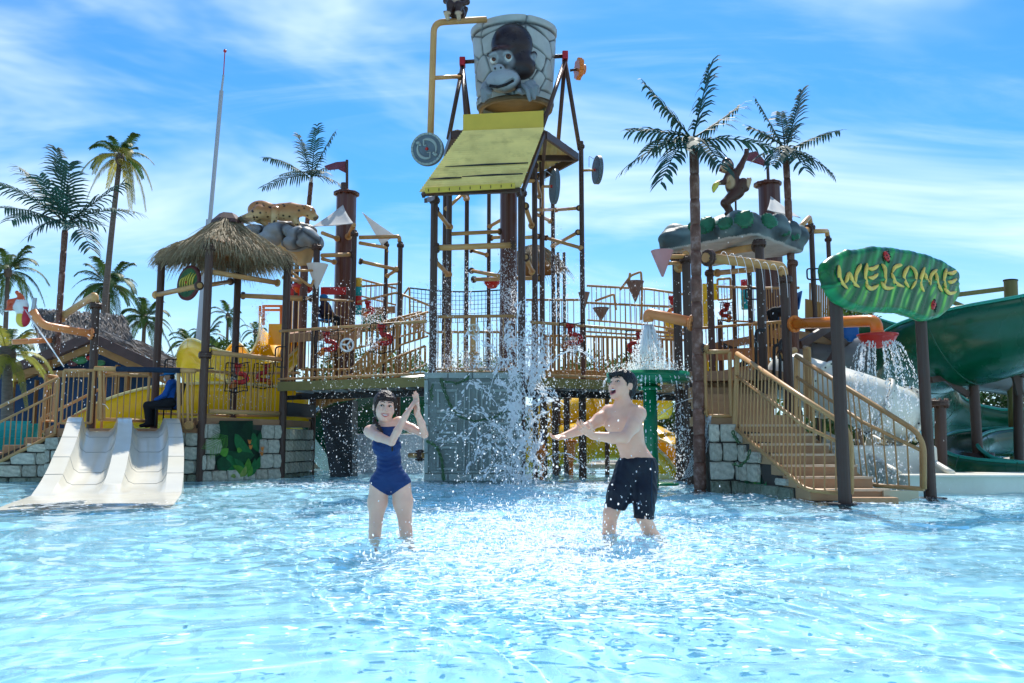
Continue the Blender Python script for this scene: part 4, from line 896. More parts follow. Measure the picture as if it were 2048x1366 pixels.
# railings, posts and pipes left of the platform
lr = thing('entry_railing', 'tan railing with upright bars above the white slide, left of the thatched platform', 'railing', (-9, 17, .9))
lo = post(at(183, 858, 17.1) + Vector((0, 0, -1.4)), at(192, 606, 17.1), .082, POST, lr, [.985])
railing(lr, [at(122, 846, 17.0), at(182, 846, 17.0)], 1.05, .09, low=.0)
railing(lr, [at(196, 838, 17.05), at(294, 842, 17.4)], .92, .11, low=.0, low_r=.035)
railing(lr, [at(86, 842, 17.7), at(108, 842, 18.2)], .95, .1)
mb = MB(); mb.tube([at(190, 737, 17.0), at(236, 738, 16.95)], .05, 10); mb.tube([at(360, 741, 16.9), at(392, 742, 16.95)], .05, 10); tb = part(mb, 'top_bar', TAN, lr)
NAVY = mat('navy_padding', (.012, .03, .06), .8, .2, 12, .3, 60); mb = MB(); mb.tube([at(234, 738, 16.95), at(362, 741, 16.9)], .055, 10); part(mb, 'padding', NAVY, lr)
for u in (202, 209): rod('upright', at(u, 838, 17.02), at(u - 1, 742, 17.02), .045 if u == 202 else .02, TAN if u == 202 else RAIL, lr)
for u, r in ((358, .04), (366, .018), (376, .03), (384, .02)): rod('upright', at(u, 858, 16.95), at(u - 1, 744, 16.95), r, TAN, lr)
flange(at(378, 851, 16.85), (0, -1, .1), .09, TAN, lr, .1)
pipe(at(122, 634, 18.2), at(190, 606, 17.1), .072, TAN, lr, 'ball', None, bend=[at(190, 590, 17.1)])
op = thing('orange_spout_pipe', 'faded orange elbow pipe with a bird head spout at the left edge', 'pipe', (at(70, 640, 16.8).x, 16.8, at(70, 660, 16.8).z))
pipe(at(184, 668, 17.0), at(66, 622, 16.4), .078, PEACH, op, 'tan', None, bend=[at(82, 650, 16.4)]); rod('steel_stub', at(66, 624, 16.4), at(70, 596, 16.4), .04, GREYP, op)
pipe(at(112, 680, 18), at(24, 684, 17.5), .055, PEACH, op, 'dark', None)
S = SDF(.02); c0 = at(42, 612, 16.4); sc_ = 16.4 / 1700
def bp2(du, dv, dy=0): return c0 + Vector((du * sc_, dy, -dv * sc_))
S.ell(bp2(0, 0), (.14, .13, .15), k=.05); S.ell(bp2(6, 26), (.13, .12, .17), k=.08); S.cap(bp2(-8, 4, -.1), bp2(-20, 12, -.16), .06, .03, .04); S.cap(bp2(-2, -14), bp2(-22, -8), .05, .06, .03); S.cap(bp2(-22, -8), bp2(-26, 8), .055, .03, .03); S.cap(bp2(0, -18), bp2(-10, -28), .05, .04, .03)
cc0 = np.array(c0)
def bird_col(V):
    u = (V[:, 0] - cc0[0]) / sc_; v = -(V[:, 2] - cc0[2]) / sc_; c = np.tile([.74, .73, .70], (len(V), 1)); c[v > 17] = [.72, .5, .05]; c[(u < -7) & (v < 12)] = [.6, .09, .03]; c[v < -12] = [.6, .1, .03]; c[(u > 10) & (v > 3)] = [.5, .03, .05]; return c
o = link('bird_head', S.mesh('bird_head', FC, LOC[op.name], bird_col), op, LOC[op.name])
# left stairs and their railing
ls = thing('entry_stairs', 'brown steps rising from the left edge to the deck behind the white slide', 'stairs', (-11, 17.6, WB))
for k in range(8):
    x1 = -9.3 - .42 * k; z = 1.0 - .15 * (k + 1); mb = MB(); mb.box((x1 - .24, 18.1, z - .2), (.5, 1.9, .4)); part(mb, 'step', BROWN, ls, bev=.015)
rl = [at(110, 868, 16.98), at(-30, 938, 16.98)]; railing(ls, rl, 1.12, .12, m=RAIL, mid=.72, low=.0, low_r=.04)
railing(ls, [p + Vector((0, 1.9, 0)) for p in rl], 1.05, .14, mid=.7)
stone_wall('stone_wall', 'stepped stone wall under the left stairs at the left edge', (-12.6, 17.02, WB), (-9.2, 17.02, WB), WB, .8, 5, .42, [STONEP, STONE], 'block stone walls of the platforms', cut=lambda s: -.5 + .415 * s, seed=21)
# ---------------------------------------------------------------- two-lane white slide
sl = thing('twin_slide', 'white two lane water slide running down into the pool at the left', 'slide', (-6.6, 14, WB))
prof = [(0, .97), (.05, .97), (.11, .93), (.18, .82), (.30, .58), (.42, .35), (.52, .18), (.60, .085), (.66, .04), (.74, .022), (.86, .015), (1, -.03)]
def sl_path(t):
    P = bez((-7.62, 16.75, 0), (-6.05, 13.9, 0), (-4.95, 9.9, 0), 3); a, b, c = P[0], Vector((-6.1, 13.7, 0)), P[2]
    p = a * (1 - t) ** 2 + b * 2 * t * (1 - t) + c * t * t; d = (b - a) * (1 - t) + (c - b) * t; d.normalize(); return p, Vector((d.y, -d.x, 0)) * -1
ts = np.concatenate([np.linspace(0, .7, 48), np.linspace(.72, 1, 12)]); pt = [p[0] for p in prof]; pz = [p[1] for p in prof]
def zprof(t): return float(np.interp(t, pt, pz))
zs = np.array([zprof(t) for t in ts]); zs = np.convolve(np.pad(zs, 2, 'edge'), [.1, .2, .4, .2, .1], 'valid')
def hrail(t): return .30 * np.clip((.70 - t) / .25, 0, 1) ** .8 * (1 if t > .05 else 1)
X_ = [-.98, -.96, -.74, -.72, -.66, -.58, -.26, -.18, -.14, -.12, .12, .14, .18, .26, .58, .66, .72, .74, .96, .98]
def cs(x, h):   # cross-section height above the lane floor
    ax_ = abs(x)
    if ax_ > .965: return -.35
    if ax_ >= .72: return h
    if ax_ > .6: return h * ((ax_ - .6) / .12) ** 2
    if ax_ <= .125: return h
    if ax_ < .24: return h * ((.24 - ax_) / .12) ** 2
    return 0
V = []; n_ = len(X_)
for t, z in zip(ts, zs):
    p, s = sl_path(t); h = hrail(t) * .85 + .004
    for x in X_: V.append(p + s * (-x if False else x) * (1 + .0 * t) + Vector((0, 0, z + cs(x, h))))
mb = MB(); mb.add(V, [(i * n_ + j, i * n_ + j + 1, (i + 1) * n_ + j + 1, (i + 1) * n_ + j) for i in range(len(ts) - 1) for j in range(n_ - 1)], True)
mb.add(V[:n_] + [v - Vector((0, 0, 1.0)) for v in V[:n_]], [(j, j + 1, n_ + j + 1, n_ + j) for j in range(n_ - 1)])
o = part(mb, 'slide_body', WHITE, sl); e = o.modifiers.new('split', 'EDGE_SPLIT'); e.split_angle = R(50)
SEAM = mat('slide_seam', (.32, .32, .3), .5, .1)
for t in (.16, .30, .46, .57):
    i = int(np.argmin(abs(ts - t))); mb = MB()
    for a, b in ((1, 9), (10, 18)): mb.tube([V[i * n_ + j] + Vector((0, 0, .002)) for j in range(a, b + 1)], .005, 4)
    part(mb, 'panel_seam', SEAM, sl)
# ---------------------------------------------------------------- rear left tower: leopard rock, drum pipe, deck
rt = thing('leopard_tower', 'rear left play tower with a big brown drum pipe, tan pipes and a rock canopy', 'play tower', (-4.7, 21.5, WB))
def rpost(u, v, Y, r, z0=WB, fl=None, m=POST): t = at(u, v, Y); return post((t.x, t.y, z0), t, r, m, rt, fl if fl is not None else [.985])
rpost(634, 488, 20.8, .085, fl=[.985, .9]); rpost(582, 520, 23.0, .065, fl=[]); rpost(594, 520, 22.6, .065, fl=[]); rpost(709, 461, 22.0, .07); rpost(773, 407 + 76, 23.5, .055); rpost(801, 484, 22.5, .065)
rpost(609, 520, 21.6, .105, 2.6, [], TRUNKF)
t = at(693, 388, 23.5); o = rod('drum_pipe', (t.x, t.y, WB), t, .285, DRUM, rt); flange(t, (0, 0, 1), .37, DRUM, o, .07)
def rp(u0, v0, Y0, u1, v1, Y1, r=.055, e0='dark', e1='tan', bend=None): return pipe(at(u0, v0, Y0), at(u1, v1, Y1), r, TAN, rt, e0, e1, bend=bend)
rp(708, 450, 22, 696, 474, 23.3, .06, None, 'ball'); rp(718, 475, 22.2, 799, 484, 22.5, .055, None, None, [at(799, 473, 22.5)]); rp(720, 486, 22.3, 774, 505, 23.5, .05, None, None, [at(772, 495, 23.5)])
rp(718, 522, 22.1, 793, 539, 22.5, .05, 'dark', 'ball'); rp(793, 540, 22.5, 774, 552, 23.5, .045, None, 'ball'); rp(644, 511, 21, 703, 509, 22, .055, None, 'dark'); rp(645, 466, 21.2, 674, 477, 23.2, .05, None, 'ball'); rp(645, 518, 21.2, 668, 524, 23.2, .045, None, 'ball')
rp(482, 591, 20.3, 626, 597, 20.8, .055, 'dark', 'dark')
zf = at(650, 655, 21).z
mb = MB(); mb.prism([at(575, 668, 21.2), at(640, 664, 20.9), at(712, 664, 22.0), at(720, 660, 24.5), at(575, 660, 24.5)], Vector((0, 0, -1)), .22); part(mb, 'upper_deck', BROWN, rt)
railing(rt, [at(640, 661, 20.95), at(704, 661, 21.9)], .78, .13, r=.03, posts=False)
for (u0, u1, v0, v1) in ((575, 605, 580, 600), (640, 695, 577, 588)):
    a, b = at(u0, v1, 22.5), at(u1, v0, 22.8); mb = MB(); mb.box(((a.x + b.x) / 2, 22.6, (a.z + b.z) / 2), (b.x - a.x, .05, b.z - a.z)); part(mb, 'red_board', RED, rt)
mb = MB(); c = at(606, 573, 21.8); mb.lathe([(0, -.2), (.18, -.16), (.28, -.04), (.3, .04), (.27, .04)], 20, Matrix.Translation(c)); part(mb, 'red_bowl', RED, rt)
for k, (m_, dz) in enumerate(((YPL, 0), (TEAL, -.26), (RED, -.52), (TEAL, -.78))):
    c = at(718, 556, 23.5) + Vector((0, 0, dz - .13)); mb = MB(); mb.tube([c + Vector((0, 0, .13)), c - Vector((0, 0, .13))], .09, 10); part(mb, 'painted_band', m_, rt)
mb = MB(); mb.prism([at(725, 620, 24.5), at(770, 618, 25), at(772, 660, 25), at(725, 664, 24.5)], Vector((0, 1, 0)), .05); gw_ = part(mb, 'green_panel', GREENT, rt)
railing(rt, [at(722, 662, 24.2), at(800, 655, 24.6)], 1.3, .12, m=RAILB, posts=False); railing(rt, [at(722, 592, 25), at(792, 610, 25)], .5, .14, posts=False)
mb = MB(); mb.prism([at(722, 616, 24.1), at(790, 612, 24.5), at(790, 626, 24.5), at(722, 630, 24.1)], Vector((0, 1, 0)), .05); part(mb, 'panel_top', BROWN, rt)
# brown zig-zag ramp railings seen through the left bridge
zr = thing('ramp_railing', 'orange brown slatted ramp railing rising behind the left footbridge', 'railing', (-3, 21, 1))
railing(zr, [at(600, 790, 20.6), at(700, 790, 20.8), at(800, 690, 21.2), at(856, 672, 21.5)], .62, .12, m=RAILB, rb=.035, posts=False); railing(zr, [at(650, 725, 21.5), at(700, 700, 21.6), at(842, 662, 21.9)], .5, .14, m=RAILB, rb=.03, posts=False)
railing(zr, [at(640, 815, 21), at(700, 790, 21.6), at(850, 730, 22)], .5, .13, m=RAILB, rb=.03)
mb = MB(); mb.prism([at(630, 795, 21.2), at(700, 790, 21.4), at(780, 764, 21.6), at(845, 752, 21.8), at(845, 768, 21.8), at(720, 796, 21.5), at(632, 812, 21.2)], Vector((0, 1, 0)), .08); part(mb, 'ramp_stringer', RAILB, zr)
rl2 = thing('rear_railing', 'tan railing peaking behind the left footbridge beside the rope net', 'railing', (-3.4, 23, 2))
railing(rl2, [at(713, 660, 22.4), at(793, 640, 22.6), at(860, 668, 22.2)], .75, .13, posts=False)
# rope-net fence on the rear deck
nf = thing('net_fence', 'rope net fence on the rear deck seen left of the tower core', 'net fence', (-1.5, 24.5, 2)); mb = MB(); mb.tube(fillet([at(803, 640, 24.5), at(804, 594, 24.5), at(819, 573, 24.2), at(820, 640, 24.2)], .1), .03, 6); part(mb, 'frame', TAN, nf)
mb = MB(); A_, B_ = at(820, 576, 24.2), at(1000, 580, 25.0); A2, B2 = at(820, 640, 24.2), at(1000, 640, 25.0); NH, NV = 7, 24
for i in range(NH + 1): mb.tube([A_.lerp(A2, i / NH).lerp(B_.lerp(B2, i / NH), j / NV) + Vector((0, 0, -.08 * math.sin(math.pi * j / NV))) for j in range(NV + 1)], .022 if i == 0 else .007, 4)
for j in range(NV + 1): mb.tube([A_.lerp(A2, i / NH).lerp(B_.lerp(B2, i / NH), j / NV) + Vector((0, 0, -.08 * math.sin(math.pi * j / NV))) for i in range(NH + 1)], .007, 4)
part(mb, 'rope_net', ROPE, nf)
# painted totem pole below the left bridge: dark pier, tank, back wall
pr = thing('dark_pier', 'dark concrete pier standing in the pool under the left footbridge', 'pier', (-3.5, 19.5, WB)); mb = MB(); a, b = at(672, 940, 19.2), at(705, 940, 19.2); mb.prism([at(640, 820, 19.4), at(704, 800, 19.2), Vector((b.x, 19.2, WB)), Vector((a.x - .05, 19.2, WB))], Vector((0, 1, 0)), .7); part(mb, 'pier', DARK, pr)
bw = thing('grey_tank', 'pale grey pump box standing in the pool behind the woman', 'box', (-2.2, 22, WB)); mb = MB(); a, b = at(706, 940, 21.5), at(846, 868, 21.5); mb.box(((a.x + b.x) / 2, 22, (b.z + WB) / 2), (b.x - a.x, 1, b.z - WB)); part(mb, 'box', GREYP, bw, bev=.02)
gb = thing('green_back_slide', 'dark green slide end below the left footbridge behind the dark pier', 'slide', (-4, 22, WB)); mb = MB(); mb.tube(spline([at(628, 900, 22.5), at(700, 850, 23), at(800, 810, 24), at(850, 800, 24.5)], 6), .85, 18); part(mb, 'tube', GREEN, gb)
# ---------------------------------------------------------------- leopard rock canopy, sails, cones
lc = thing('rock_canopy', 'grey boulder canopy with a tan underside that carries the leopard', 'canopy', at(570, 515, 21.8))
def rsdf(pts, h, Y0):
    S = SDF(h)
    for (u, v, Y, ru, rv, ry) in pts: S.ell(at(u, v, Y), (ru * Y / 1700, ry, rv * Y / 1700), k=.06)
    return S
ROCKP = mat('painted_rock', (1, 1, 1), .55, .3, 4, .5, 14, attr='paint', stain=(.07, .075, .08), stain_amt=.5, stain_scale=2)
S = rsdf([(516, 468, 21.6, 30, 17, .6), (560, 466, 21.2, 34, 20, .5), (605, 472, 21.0, 30, 20, .45), (628, 484, 21.2, 19, 17, .5), (540, 480, 21.2, 30, 16, .45), (580, 460, 22.3, 55, 15, .7), (588, 488, 21.0, 26, 15, .4), (500, 478, 22, 14, 12, .5)], .028, 21)
gnz = np.random.default_rng(2); SDs = np.stack([gnz.uniform(-7.2, -4.6, 26), gnz.uniform(20.2, 23, 26), gnz.uniform(5.2, 6.4, 26)], 1)
def rockcol(V):
    d = np.sort(np.linalg.norm(V[:, None] - SDs[None], axis=2), 1); e = np.clip((d[:, 1] - d[:, 0]) / .09, 0, 1)[:, None]; return np.array([[.28, .30, .31]]) * e + np.array([[.035, .036, .04]]) * (1 - e)
S.func(lambda P, F: F + .05 * np.clip(1 - np.abs(np.sort(np.stack([np.linalg.norm(P - s, axis=-1) for s in SDs]), 0)[1] - np.sort(np.stack([np.linalg.norm(P - s, axis=-1) for s in SDs]), 0)[0]) / .08, 0, 1))
link('boulders', S.mesh('boulders', ROCKP, LOC[lc.name], rockcol), lc, LOC[lc.name])
S = SDF(.03); S.ell(at(592, 488, 21.6), (.62, .6, .42), k=.1); S.cap(at(600, 500, 21.6), at(608, 520, 21.6), .34, .2, .15); link('underside', S.mesh('underside', ROCKU, LOC[lc.name]), lc, LOC[lc.name])
def sail(name, label, pts, m=SAIL):
    """triangle of cloth with hollow edges and sag"""
    P = [at(*p) for p in pts]; n = 14; V = []; ids = {}; F_ = []; c = (P[0] + P[1] + P[2]) / 3
    for i in range(n + 1):
        for j in range(n + 1 - i):
            a, b = i / n, j / n; g = 1 - a - b; p = P[0] * a + P[1] * b + P[2] * g; e = 1 - 27 * a * b * g; ed = max(0, 1 - 9 * max(0, min(a, b, g)) * 1.0); w = 4 * (a * b + b * g + g * a) / 1.34 * .25
            p = p.lerp(c, w * .42 * ed) + Vector((0, 0, -.12 * (1 - e))); ids[(i, j)] = len(V); V.append(p)
    for i in range(n):
        for j in range(n - i):
            F_.append((ids[(i, j)], ids[(i + 1, j)], ids[(i, j + 1)]))
            if j < n - i - 1: F_.append((ids[(i + 1, j)], ids[(i + 1, j + 1)], ids[(i, j + 1)]))
    mb = MB(); mb.add(V, F_, True); o = tag(solo(mb, name, m), label, 'shade sail', 'white triangular shade sails'); s_ = o.modifiers.new('thick', 'SOLIDIFY'); s_.thickness = .008; return o
sail('shade_sail', 'white triangular shade sail tied to the left brown drum pipe above the leopard rock', [(686, 410, 23.0), (708, 448, 22), (622, 455, 21.5)])
sail('shade_sail', 'thin pale shade sail stretched right of the left brown drum pipe', [(724, 424, 24), (792, 472, 23), (764, 492, 23.4)])
FLAGM = mat('maroon_flag', (.16, .03, .04), .4, .2, 5, coat=.3)
def flagmast(u0, v0, u1, v1, Y, pix, label, r=.03):
    th = thing('flag_pole', label, 'flag', at(u0, v0, Y), 'maroon metal flags on the drum pipes'); rod('mast', at(u0, v0, Y), at(u1, v1, Y), r, POST, th)
    if Y > 22.5: rod('mast_base', at(u0 - 6, v0, Y), at(u0 - 6, v0 - 22, Y), .09, POST, th)
    mb = MB(); k = len(pix) // 2; V = [at(u, v, Y + .12 * math.sin(i * 1.2)) for i, (u, v) in enumerate(pix)]; mb.prism(V, Vector((0, 1, 0)), .03); part(mb, 'flag', FLAGM, th)
flagmast(694, 388, 694, 320, 23.4, [(695, 322), (672, 324), (648, 332), (656, 340), (676, 338), (696, 348)], 'maroon swallow tail flag on the left brown drum pipe', .04)
def cone(u, v, Y, w, h, m, label, arms):
    c = at(u, v, Y); s = Y / 1700; th = thing('funnel_bucket', label, 'funnel', (c.x, c.y, c.z - h * s), 'cone shaped tipping funnels'); mb = MB(); r = w * s / 2
    mb.lathe([(.0, -h * s), (.02, -h * s + .01), (r * .97, -.01), (r, 0), (r * .95, 0), (.02, -h * s + .05)], 28, Matrix.Translation(c)); part(mb, 'funnel', m, th)
    for a in arms: mb = MB(); mb.tube(fillet([at(*p) for p in a], .06), .03, 8); part(mb, 'support_arm', TAN, th)
    return th
cone(635, 529, 19.8, 44, 52, CONEW, 'white funnel hanging in front of the leopard tower', [[(566, 532, 18.7), (622, 574, 19.7), (627, 560, 19.7)], [(580, 541, 19.2), (630, 541, 19.7)]])
# ---------------------------------------------------------------- yellow slides behind the left platform
def trough(name, label, path, r, m, thing_=None, arc=(180, 360), lip=.05, n=16, cat='slide', yaw=None, lipm=None, twist=None):
    P = [Vector(p) for p in path]; th = thing_ or thing(name, label, cat, (P[0].x, P[0].y, min(p.z for p in P) - .5)); V = []; W2 = []
    for i, p in enumerate(P):
        T = (P[min(i + 1, len(P) - 1)] - P[max(i - 1, 0)]).normalized(); S_ = T.cross(Vector((0, 0, 1))).normalized(); U = S_.cross(T); tw_ = R(twist[i]) if twist else 0; rr = r[i] if isinstance(r, list) else r
        for j in range(n + 1):
            a = R(arc[0] + (arc[1] - arc[0]) * j / n) + tw_; V.append(p + S_ * math.cos(a) * rr + U * math.sin(a) * rr)
    k = n + 1; mb = MB(); mb.add(V, [(i * k + j, i * k + j + 1, (i + 1) * k + j + 1, (i + 1) * k + j) for i in range(len(P) - 1) for j in range(n)], True); o = part(mb, 'chute', m, th)
    s_ = o.modifiers.new('thick', 'SOLIDIFY'); s_.thickness = .03
    if lip:
        for j in (0, n): mb = MB(); mb.tube([V[i * k + j] for i in range(len(P))], lip, 6); part(mb, 'lip', lipm or m, th)
    for i in range(4, len(P) - 1, 6):
        mb = MB(); mb.tube([V[i * k + j] + (V[i * k + j] - P[i]).normalized() * .02 for j in range(k)], .02, 5); part(mb, 'joint_rib', m, th)
    return th
sp = spline([at(566, 640, 24), at(560, 690, 23.0), at(520, 735, 22.0), at(470, 716, 21.6), at(425, 690, 22.2), at(405, 730, 23.5), at(470, 790, 24.5), at(560, 790, 24)], 7)
trough('yellow_slide', 'yellow open slide winding down behind the thatched platform posts', sp, .62, YEL, arc=(170, 370), lip=.035, lipm=mat('pale_yellow_lip', (.75, .66, .3), .4))
mb = MB(); 
ys = thing('yellow_slide', 'long yellow slide wall behind the lifeguard and the left railings', 'slide', (-7, 20.3, .4))
pth = spline([at(150, 830, 20.6), at(210, 800, 20.6), at(300, 775, 20.8), at(420, 766, 21), at(520, 770, 21.3), at(620, 780, 22)], 6); mb = MB(); V = []
for p in pth: V += [p + Vector((0, 0, .0)), p + Vector((0, -.12, -.35)), p + Vector((0, -.05, -.75)), p + Vector((0, .25, -1.05))]
mb.add(V, [(4 * i + j, 4 * i + j + 1, 4 * i + j + 5, 4 * i + j + 4) for i in range(len(pth) - 1) for j in range(3)], True); o = part(mb, 'chute', YEL, ys); s_ = o.modifiers.new('thick', 'SOLIDIFY'); s_.thickness = .04
mb = MB(); mb.tube(pth, .04, 6); part(mb, 'lip', MATS['pale_yellow_lip'], ys)
tb_ = thing('slide_top_gate', 'orange ladder frame with yellow boards at the top of the yellow slide', 'slide entrance', at(560, 640, 24))
for u in (520, 527, 562): rod('upright', at(u, 650, 24), at(u, 612, 24), .04, ORANGE, tb_)
for v in (612, 620): rod('rail', at(525, v, 24), at(566, v, 24), .035, ORANGE, tb_)
for (u0, u1) in ((575, 586), (587, 598), (600, 610)): mb = MB(); a, b = at(u0, 700, 24.3), at(u1, 600, 24.3); mb.box(((a.x + b.x) / 2, 24.3, (a.z + b.z) / 2), (b.x - a.x, .06, b.z - a.z)); part(mb, 'yellow_board', YEL, tb_)
a = MB(); p, q_ = at(538, 648, 23.8), at(566, 690, 23.8); a.box(((p.x + q_.x) / 2, 23.8, (p.z + q_.z) / 2), (q_.x - p.x, .06, p.z - q_.z)); part(a, 'yellow_board', YEL, tb_)
# wide yellow chutes seen under the right footbridge
for (pix, lab) in (([(1060, 850, 23), (1140, 835, 23), (1230, 812, 23.2), (1330, 800, 23.5)], 'long yellow tube slide seen under the right footbridge behind the man'), ([(1040, 905, 22.4), (1130, 890, 22.2), (1210, 880, 22.2), (1300, 888, 21.6), (1350, 930, 20.6)], 'lower yellow tube slide ending in the pool under the right footbridge')):
    P = spline([at(*p) for p in pix], 6); th = thing('yellow_tube_slide', lab, 'slide', P[0] - Vector((0, 0, .6))); mb = MB(); mb.tube(P, .52, 20); part(mb, 'tube', YEL, th)
    for i in range(3, len(P) - 1, 6): mb = MB(); d = (P[i + 1] - P[i - 1]).normalized(); mb.tube([P[i] - d * .03, P[i] + d * .03], .57, 20); part(mb, 'joint_rib', YEL, th)

# small straw canopy and bowl on the rear deck, seen between the tower posts
th2 = thing('straw_canopy', 'small round straw canopy on the rear deck seen between the tower posts', 'canopy', at(1068, 600, 26)); c2 = at(1068, 500, 26); mb = MB(); rg = random.Random(15)
mb.lathe([(.02, .15), (.5, -.12), (.95, -.62), (.9, -.66)], 14, Matrix.Translation(c2)); part(mb, 'lining', ROOFW, th2); mb = MB()
for k in range(900):
    a = rg.uniform(0, 6.283); t = rg.random(); d = Vector((math.cos(a), math.sin(a), -.5)); straw(mb, c2 + Vector((math.cos(a) * t * .95, math.sin(a) * t * .95, .16 - .75 * t * t)), d, rg.uniform(.3, .6), .03, .3, rg, 3)
part(mb, 'straw_cover', THATCH, th2, kind='stuff')
for dx in (-.6, .6): rod('post', c2 + Vector((dx, .2, -3.2)), c2 + Vector((dx, .2, -.4)), .05, POST, th2)
rbw = thing('red_bowl', 'small red tipping bowl hanging from the cross pipe inside the tower', 'bowl', at(984, 575, 20.6)); mb = MB(); mb.lathe([(0, -.16), (.1, -.14), (.19, -.03), (.2, .02), (.18, .02), (0, -.06)], 20, Matrix.Translation(at(984, 565, 20.6))); part(mb, 'bowl', RED, rbw)
# ---------------------------------------------------------------- right rock tower
QF = {'L': (3.29, 16.7), 'F': (4.6, 15.5), 'R': (5.55, 17.0), 'B': (4.33, 18.3)}; ZR = 4.5
rk = thing('rock_tower', 'right play tower on dark posts with tan pipes, under the leafy rock roof', 'play tower', (4.4, 17, WB))
for k in 'LFB': post(Vector((*QF[k], WB)), Vector((*QF[k], ZR)), .085 if k != 'B' else .075, POST, rk, [.985])
def rpost2(u, v, Y, r, fl=None, par=rk, z0=WB, m=POST): t = at(u, v, Y); return post((t.x, t.y, z0), t, r, m, par, fl if fl is not None else [.985])
rpost2(1372, 512, 15.8, .082, [.985]); rpost2(1569, 553, 14.6, .085, [.985]); rpost2(1420, 505, 20.0, .05, []); rpost2(1466, 520, 21, .05, []); rpost2(1497, 500, 19.5, .06, []); rpost2(1622, 447, 18.5, .06, [.985]); rpost2(1656, 472, 20.0, .055, [.985]); rpost2(1440, 640, 19, .06, []); rpost2(1585, 520, 16.9, .07, [.985, .3], m=TRUNKF)
def qp(u0, v0, Y0, u1, v1, Y1, r=.055, e0='dark', e1='tan', bend=None, m=TAN): return pipe(at(u0, v0, Y0), at(u1, v1, Y1), r, m, rk, e0, e1, bend=bend)
qp(1410, 515, 13.7, 1568, 556, 14.6, .082, 'dark', None, [at(1565, 533, 14.6)])
qp(1519, 493, 15.6, 1430, 507, 17.0, .07, 'dark', None); qp(1434, 546, 17.8, 1525, 537, 16.0, .055, 'tan', None)
qp(1590, 465, 17.2, 1621, 449, 18.5, .055, None, None, [at(1619, 434, 18.5)]); qp(1590, 462, 17.5, 1616, 460, 18.5, .07, None, 'dark'); qp(1625, 463, 18.6, 1655, 473, 20, .055, None, None, [at(1654, 462, 20)])
qp(1318, 514, 15.3, 1372, 513, 15.8, .045, None, None); qp(1336, 527, 15.3, 1364, 525, 16.6, .035, None, None); qp(1372, 507, 15.8, 1358, 535, 16.6, .06, None, 'ball'); qp(1330, 475, 16.6, 1366, 500, 16.6, .02, None, None, [at(1364, 474, 16.6)])
qp(1590, 700, 15.2, 1560, 712, 15.0, .06, None, 'dark')
cn = cone(1324, 502, 15.2, 46, 54, CONEP, 'faded pink funnel on a tan arm left of the leafy rock roof', [])
cone(1270, 563, 20.5, 37, 42, CONEB, 'brown funnel hanging in a tan hoop above the rear right railing', [[(1240, 580, 20.6), (1262, 551, 20.5), (1282, 543, 20.5), (1284, 575, 20.5), (1283, 640, 20.6)], [(1258, 564, 20.5), (1260, 546, 20.5)]])
cone(1202, 616, 21.5, 34, 26, CONEB, 'small brown funnel seen through the spray on the rear right deck', [[(1190, 602, 21.6), (1228, 588, 21.5), (1232, 620, 21.5)]])
cone(1168, 585, 22.5, 24, 36, CONEB, 'narrow brown funnel partly behind the right tower post', [])
# leafy rock roof
lr2 = thing('rock_roof', 'grey rock roof with painted green leaves and a pale underside, carrying the dancing ape', 'roof', (4.43, 16.9, ZR))
S = SDF(.03); ctr = Vector((4.45, 16.9, 4.78))
ax1 = (Vector((*QF['F'], 0)) - Vector((*QF['L'], 0))).normalized(); ax2 = Vector((-ax1.y, ax1.x, 0)); AX = (ax1, ax2, Vector((0, 0, 1)))
def rbox(c, hs, r):
    c = np.array(c); A = np.array([list(a) for a in AX]); hs = np.array(hs)
    def f(P): q_ = np.abs((P - c) @ A.T) - hs + r; return np.linalg.norm(np.maximum(q_, 0), axis=-1) + np.minimum(q_.max(-1), 0) - r
    return f
ext = (1.08, 1.08, .26); S.ops.append((rbox(ctr, ext, .16), np.array(ctr) - 1.75, np.array(ctr) + 1.75, .02, False)); S._b(np.array(ctr) - 1.7, np.array(ctr) + np.array([1.7, 1.7, .75]))
rg = random.Random(6)
for k in range(22):
    a = rg.uniform(-1, 1); b = rg.uniform(-1, 1)
    if k < 14: (a, b) = ((a, rg.choice((-1, 1))) if k % 2 else (rg.choice((-1, 1)), a))
    S.ell(ctr + ax1 * a * 1.0 + ax2 * b * 1.0 + Vector((0, 0, rg.uniform(.0, .2))), (rg.uniform(.2, .34), rg.uniform(.2, .34), rg.uniform(.16, .26)), k=.06)
S.ell(ctr + Vector((.05, 0, .28)), (.75, .75, .24), k=.12)
cc = np.array(ctr)
S.func(lambda P, F: np.maximum(F + .018 * np.sin(P[..., 0] * 9 + 2 * np.sin(P[..., 2] * 7)) * np.sin(P[..., 1] * 8 + P[..., 2] * 5), (cc[2] - .2) - P[..., 2]))
def rkcol(V):
    n = np.sin(V[:, 0] * 5 + 2 * np.sin(V[:, 2] * 9)) * np.sin(V[:, 1] * 6 + V[:, 2] * 8); t = np.clip(.5 + .8 * n, 0, 1)[:, None]; c = np.array([[.19, .26, .255]]) * t + np.array([[.06, .085, .09]]) * (1 - t); c[V[:, 2] < cc[2] - .17] = [.52, .50, .46]; return c
link('rock_slab', S.mesh('rock_slab', ROCKP, LOC[lr2.name], rkcol), lr2, LOC[lr2.name])
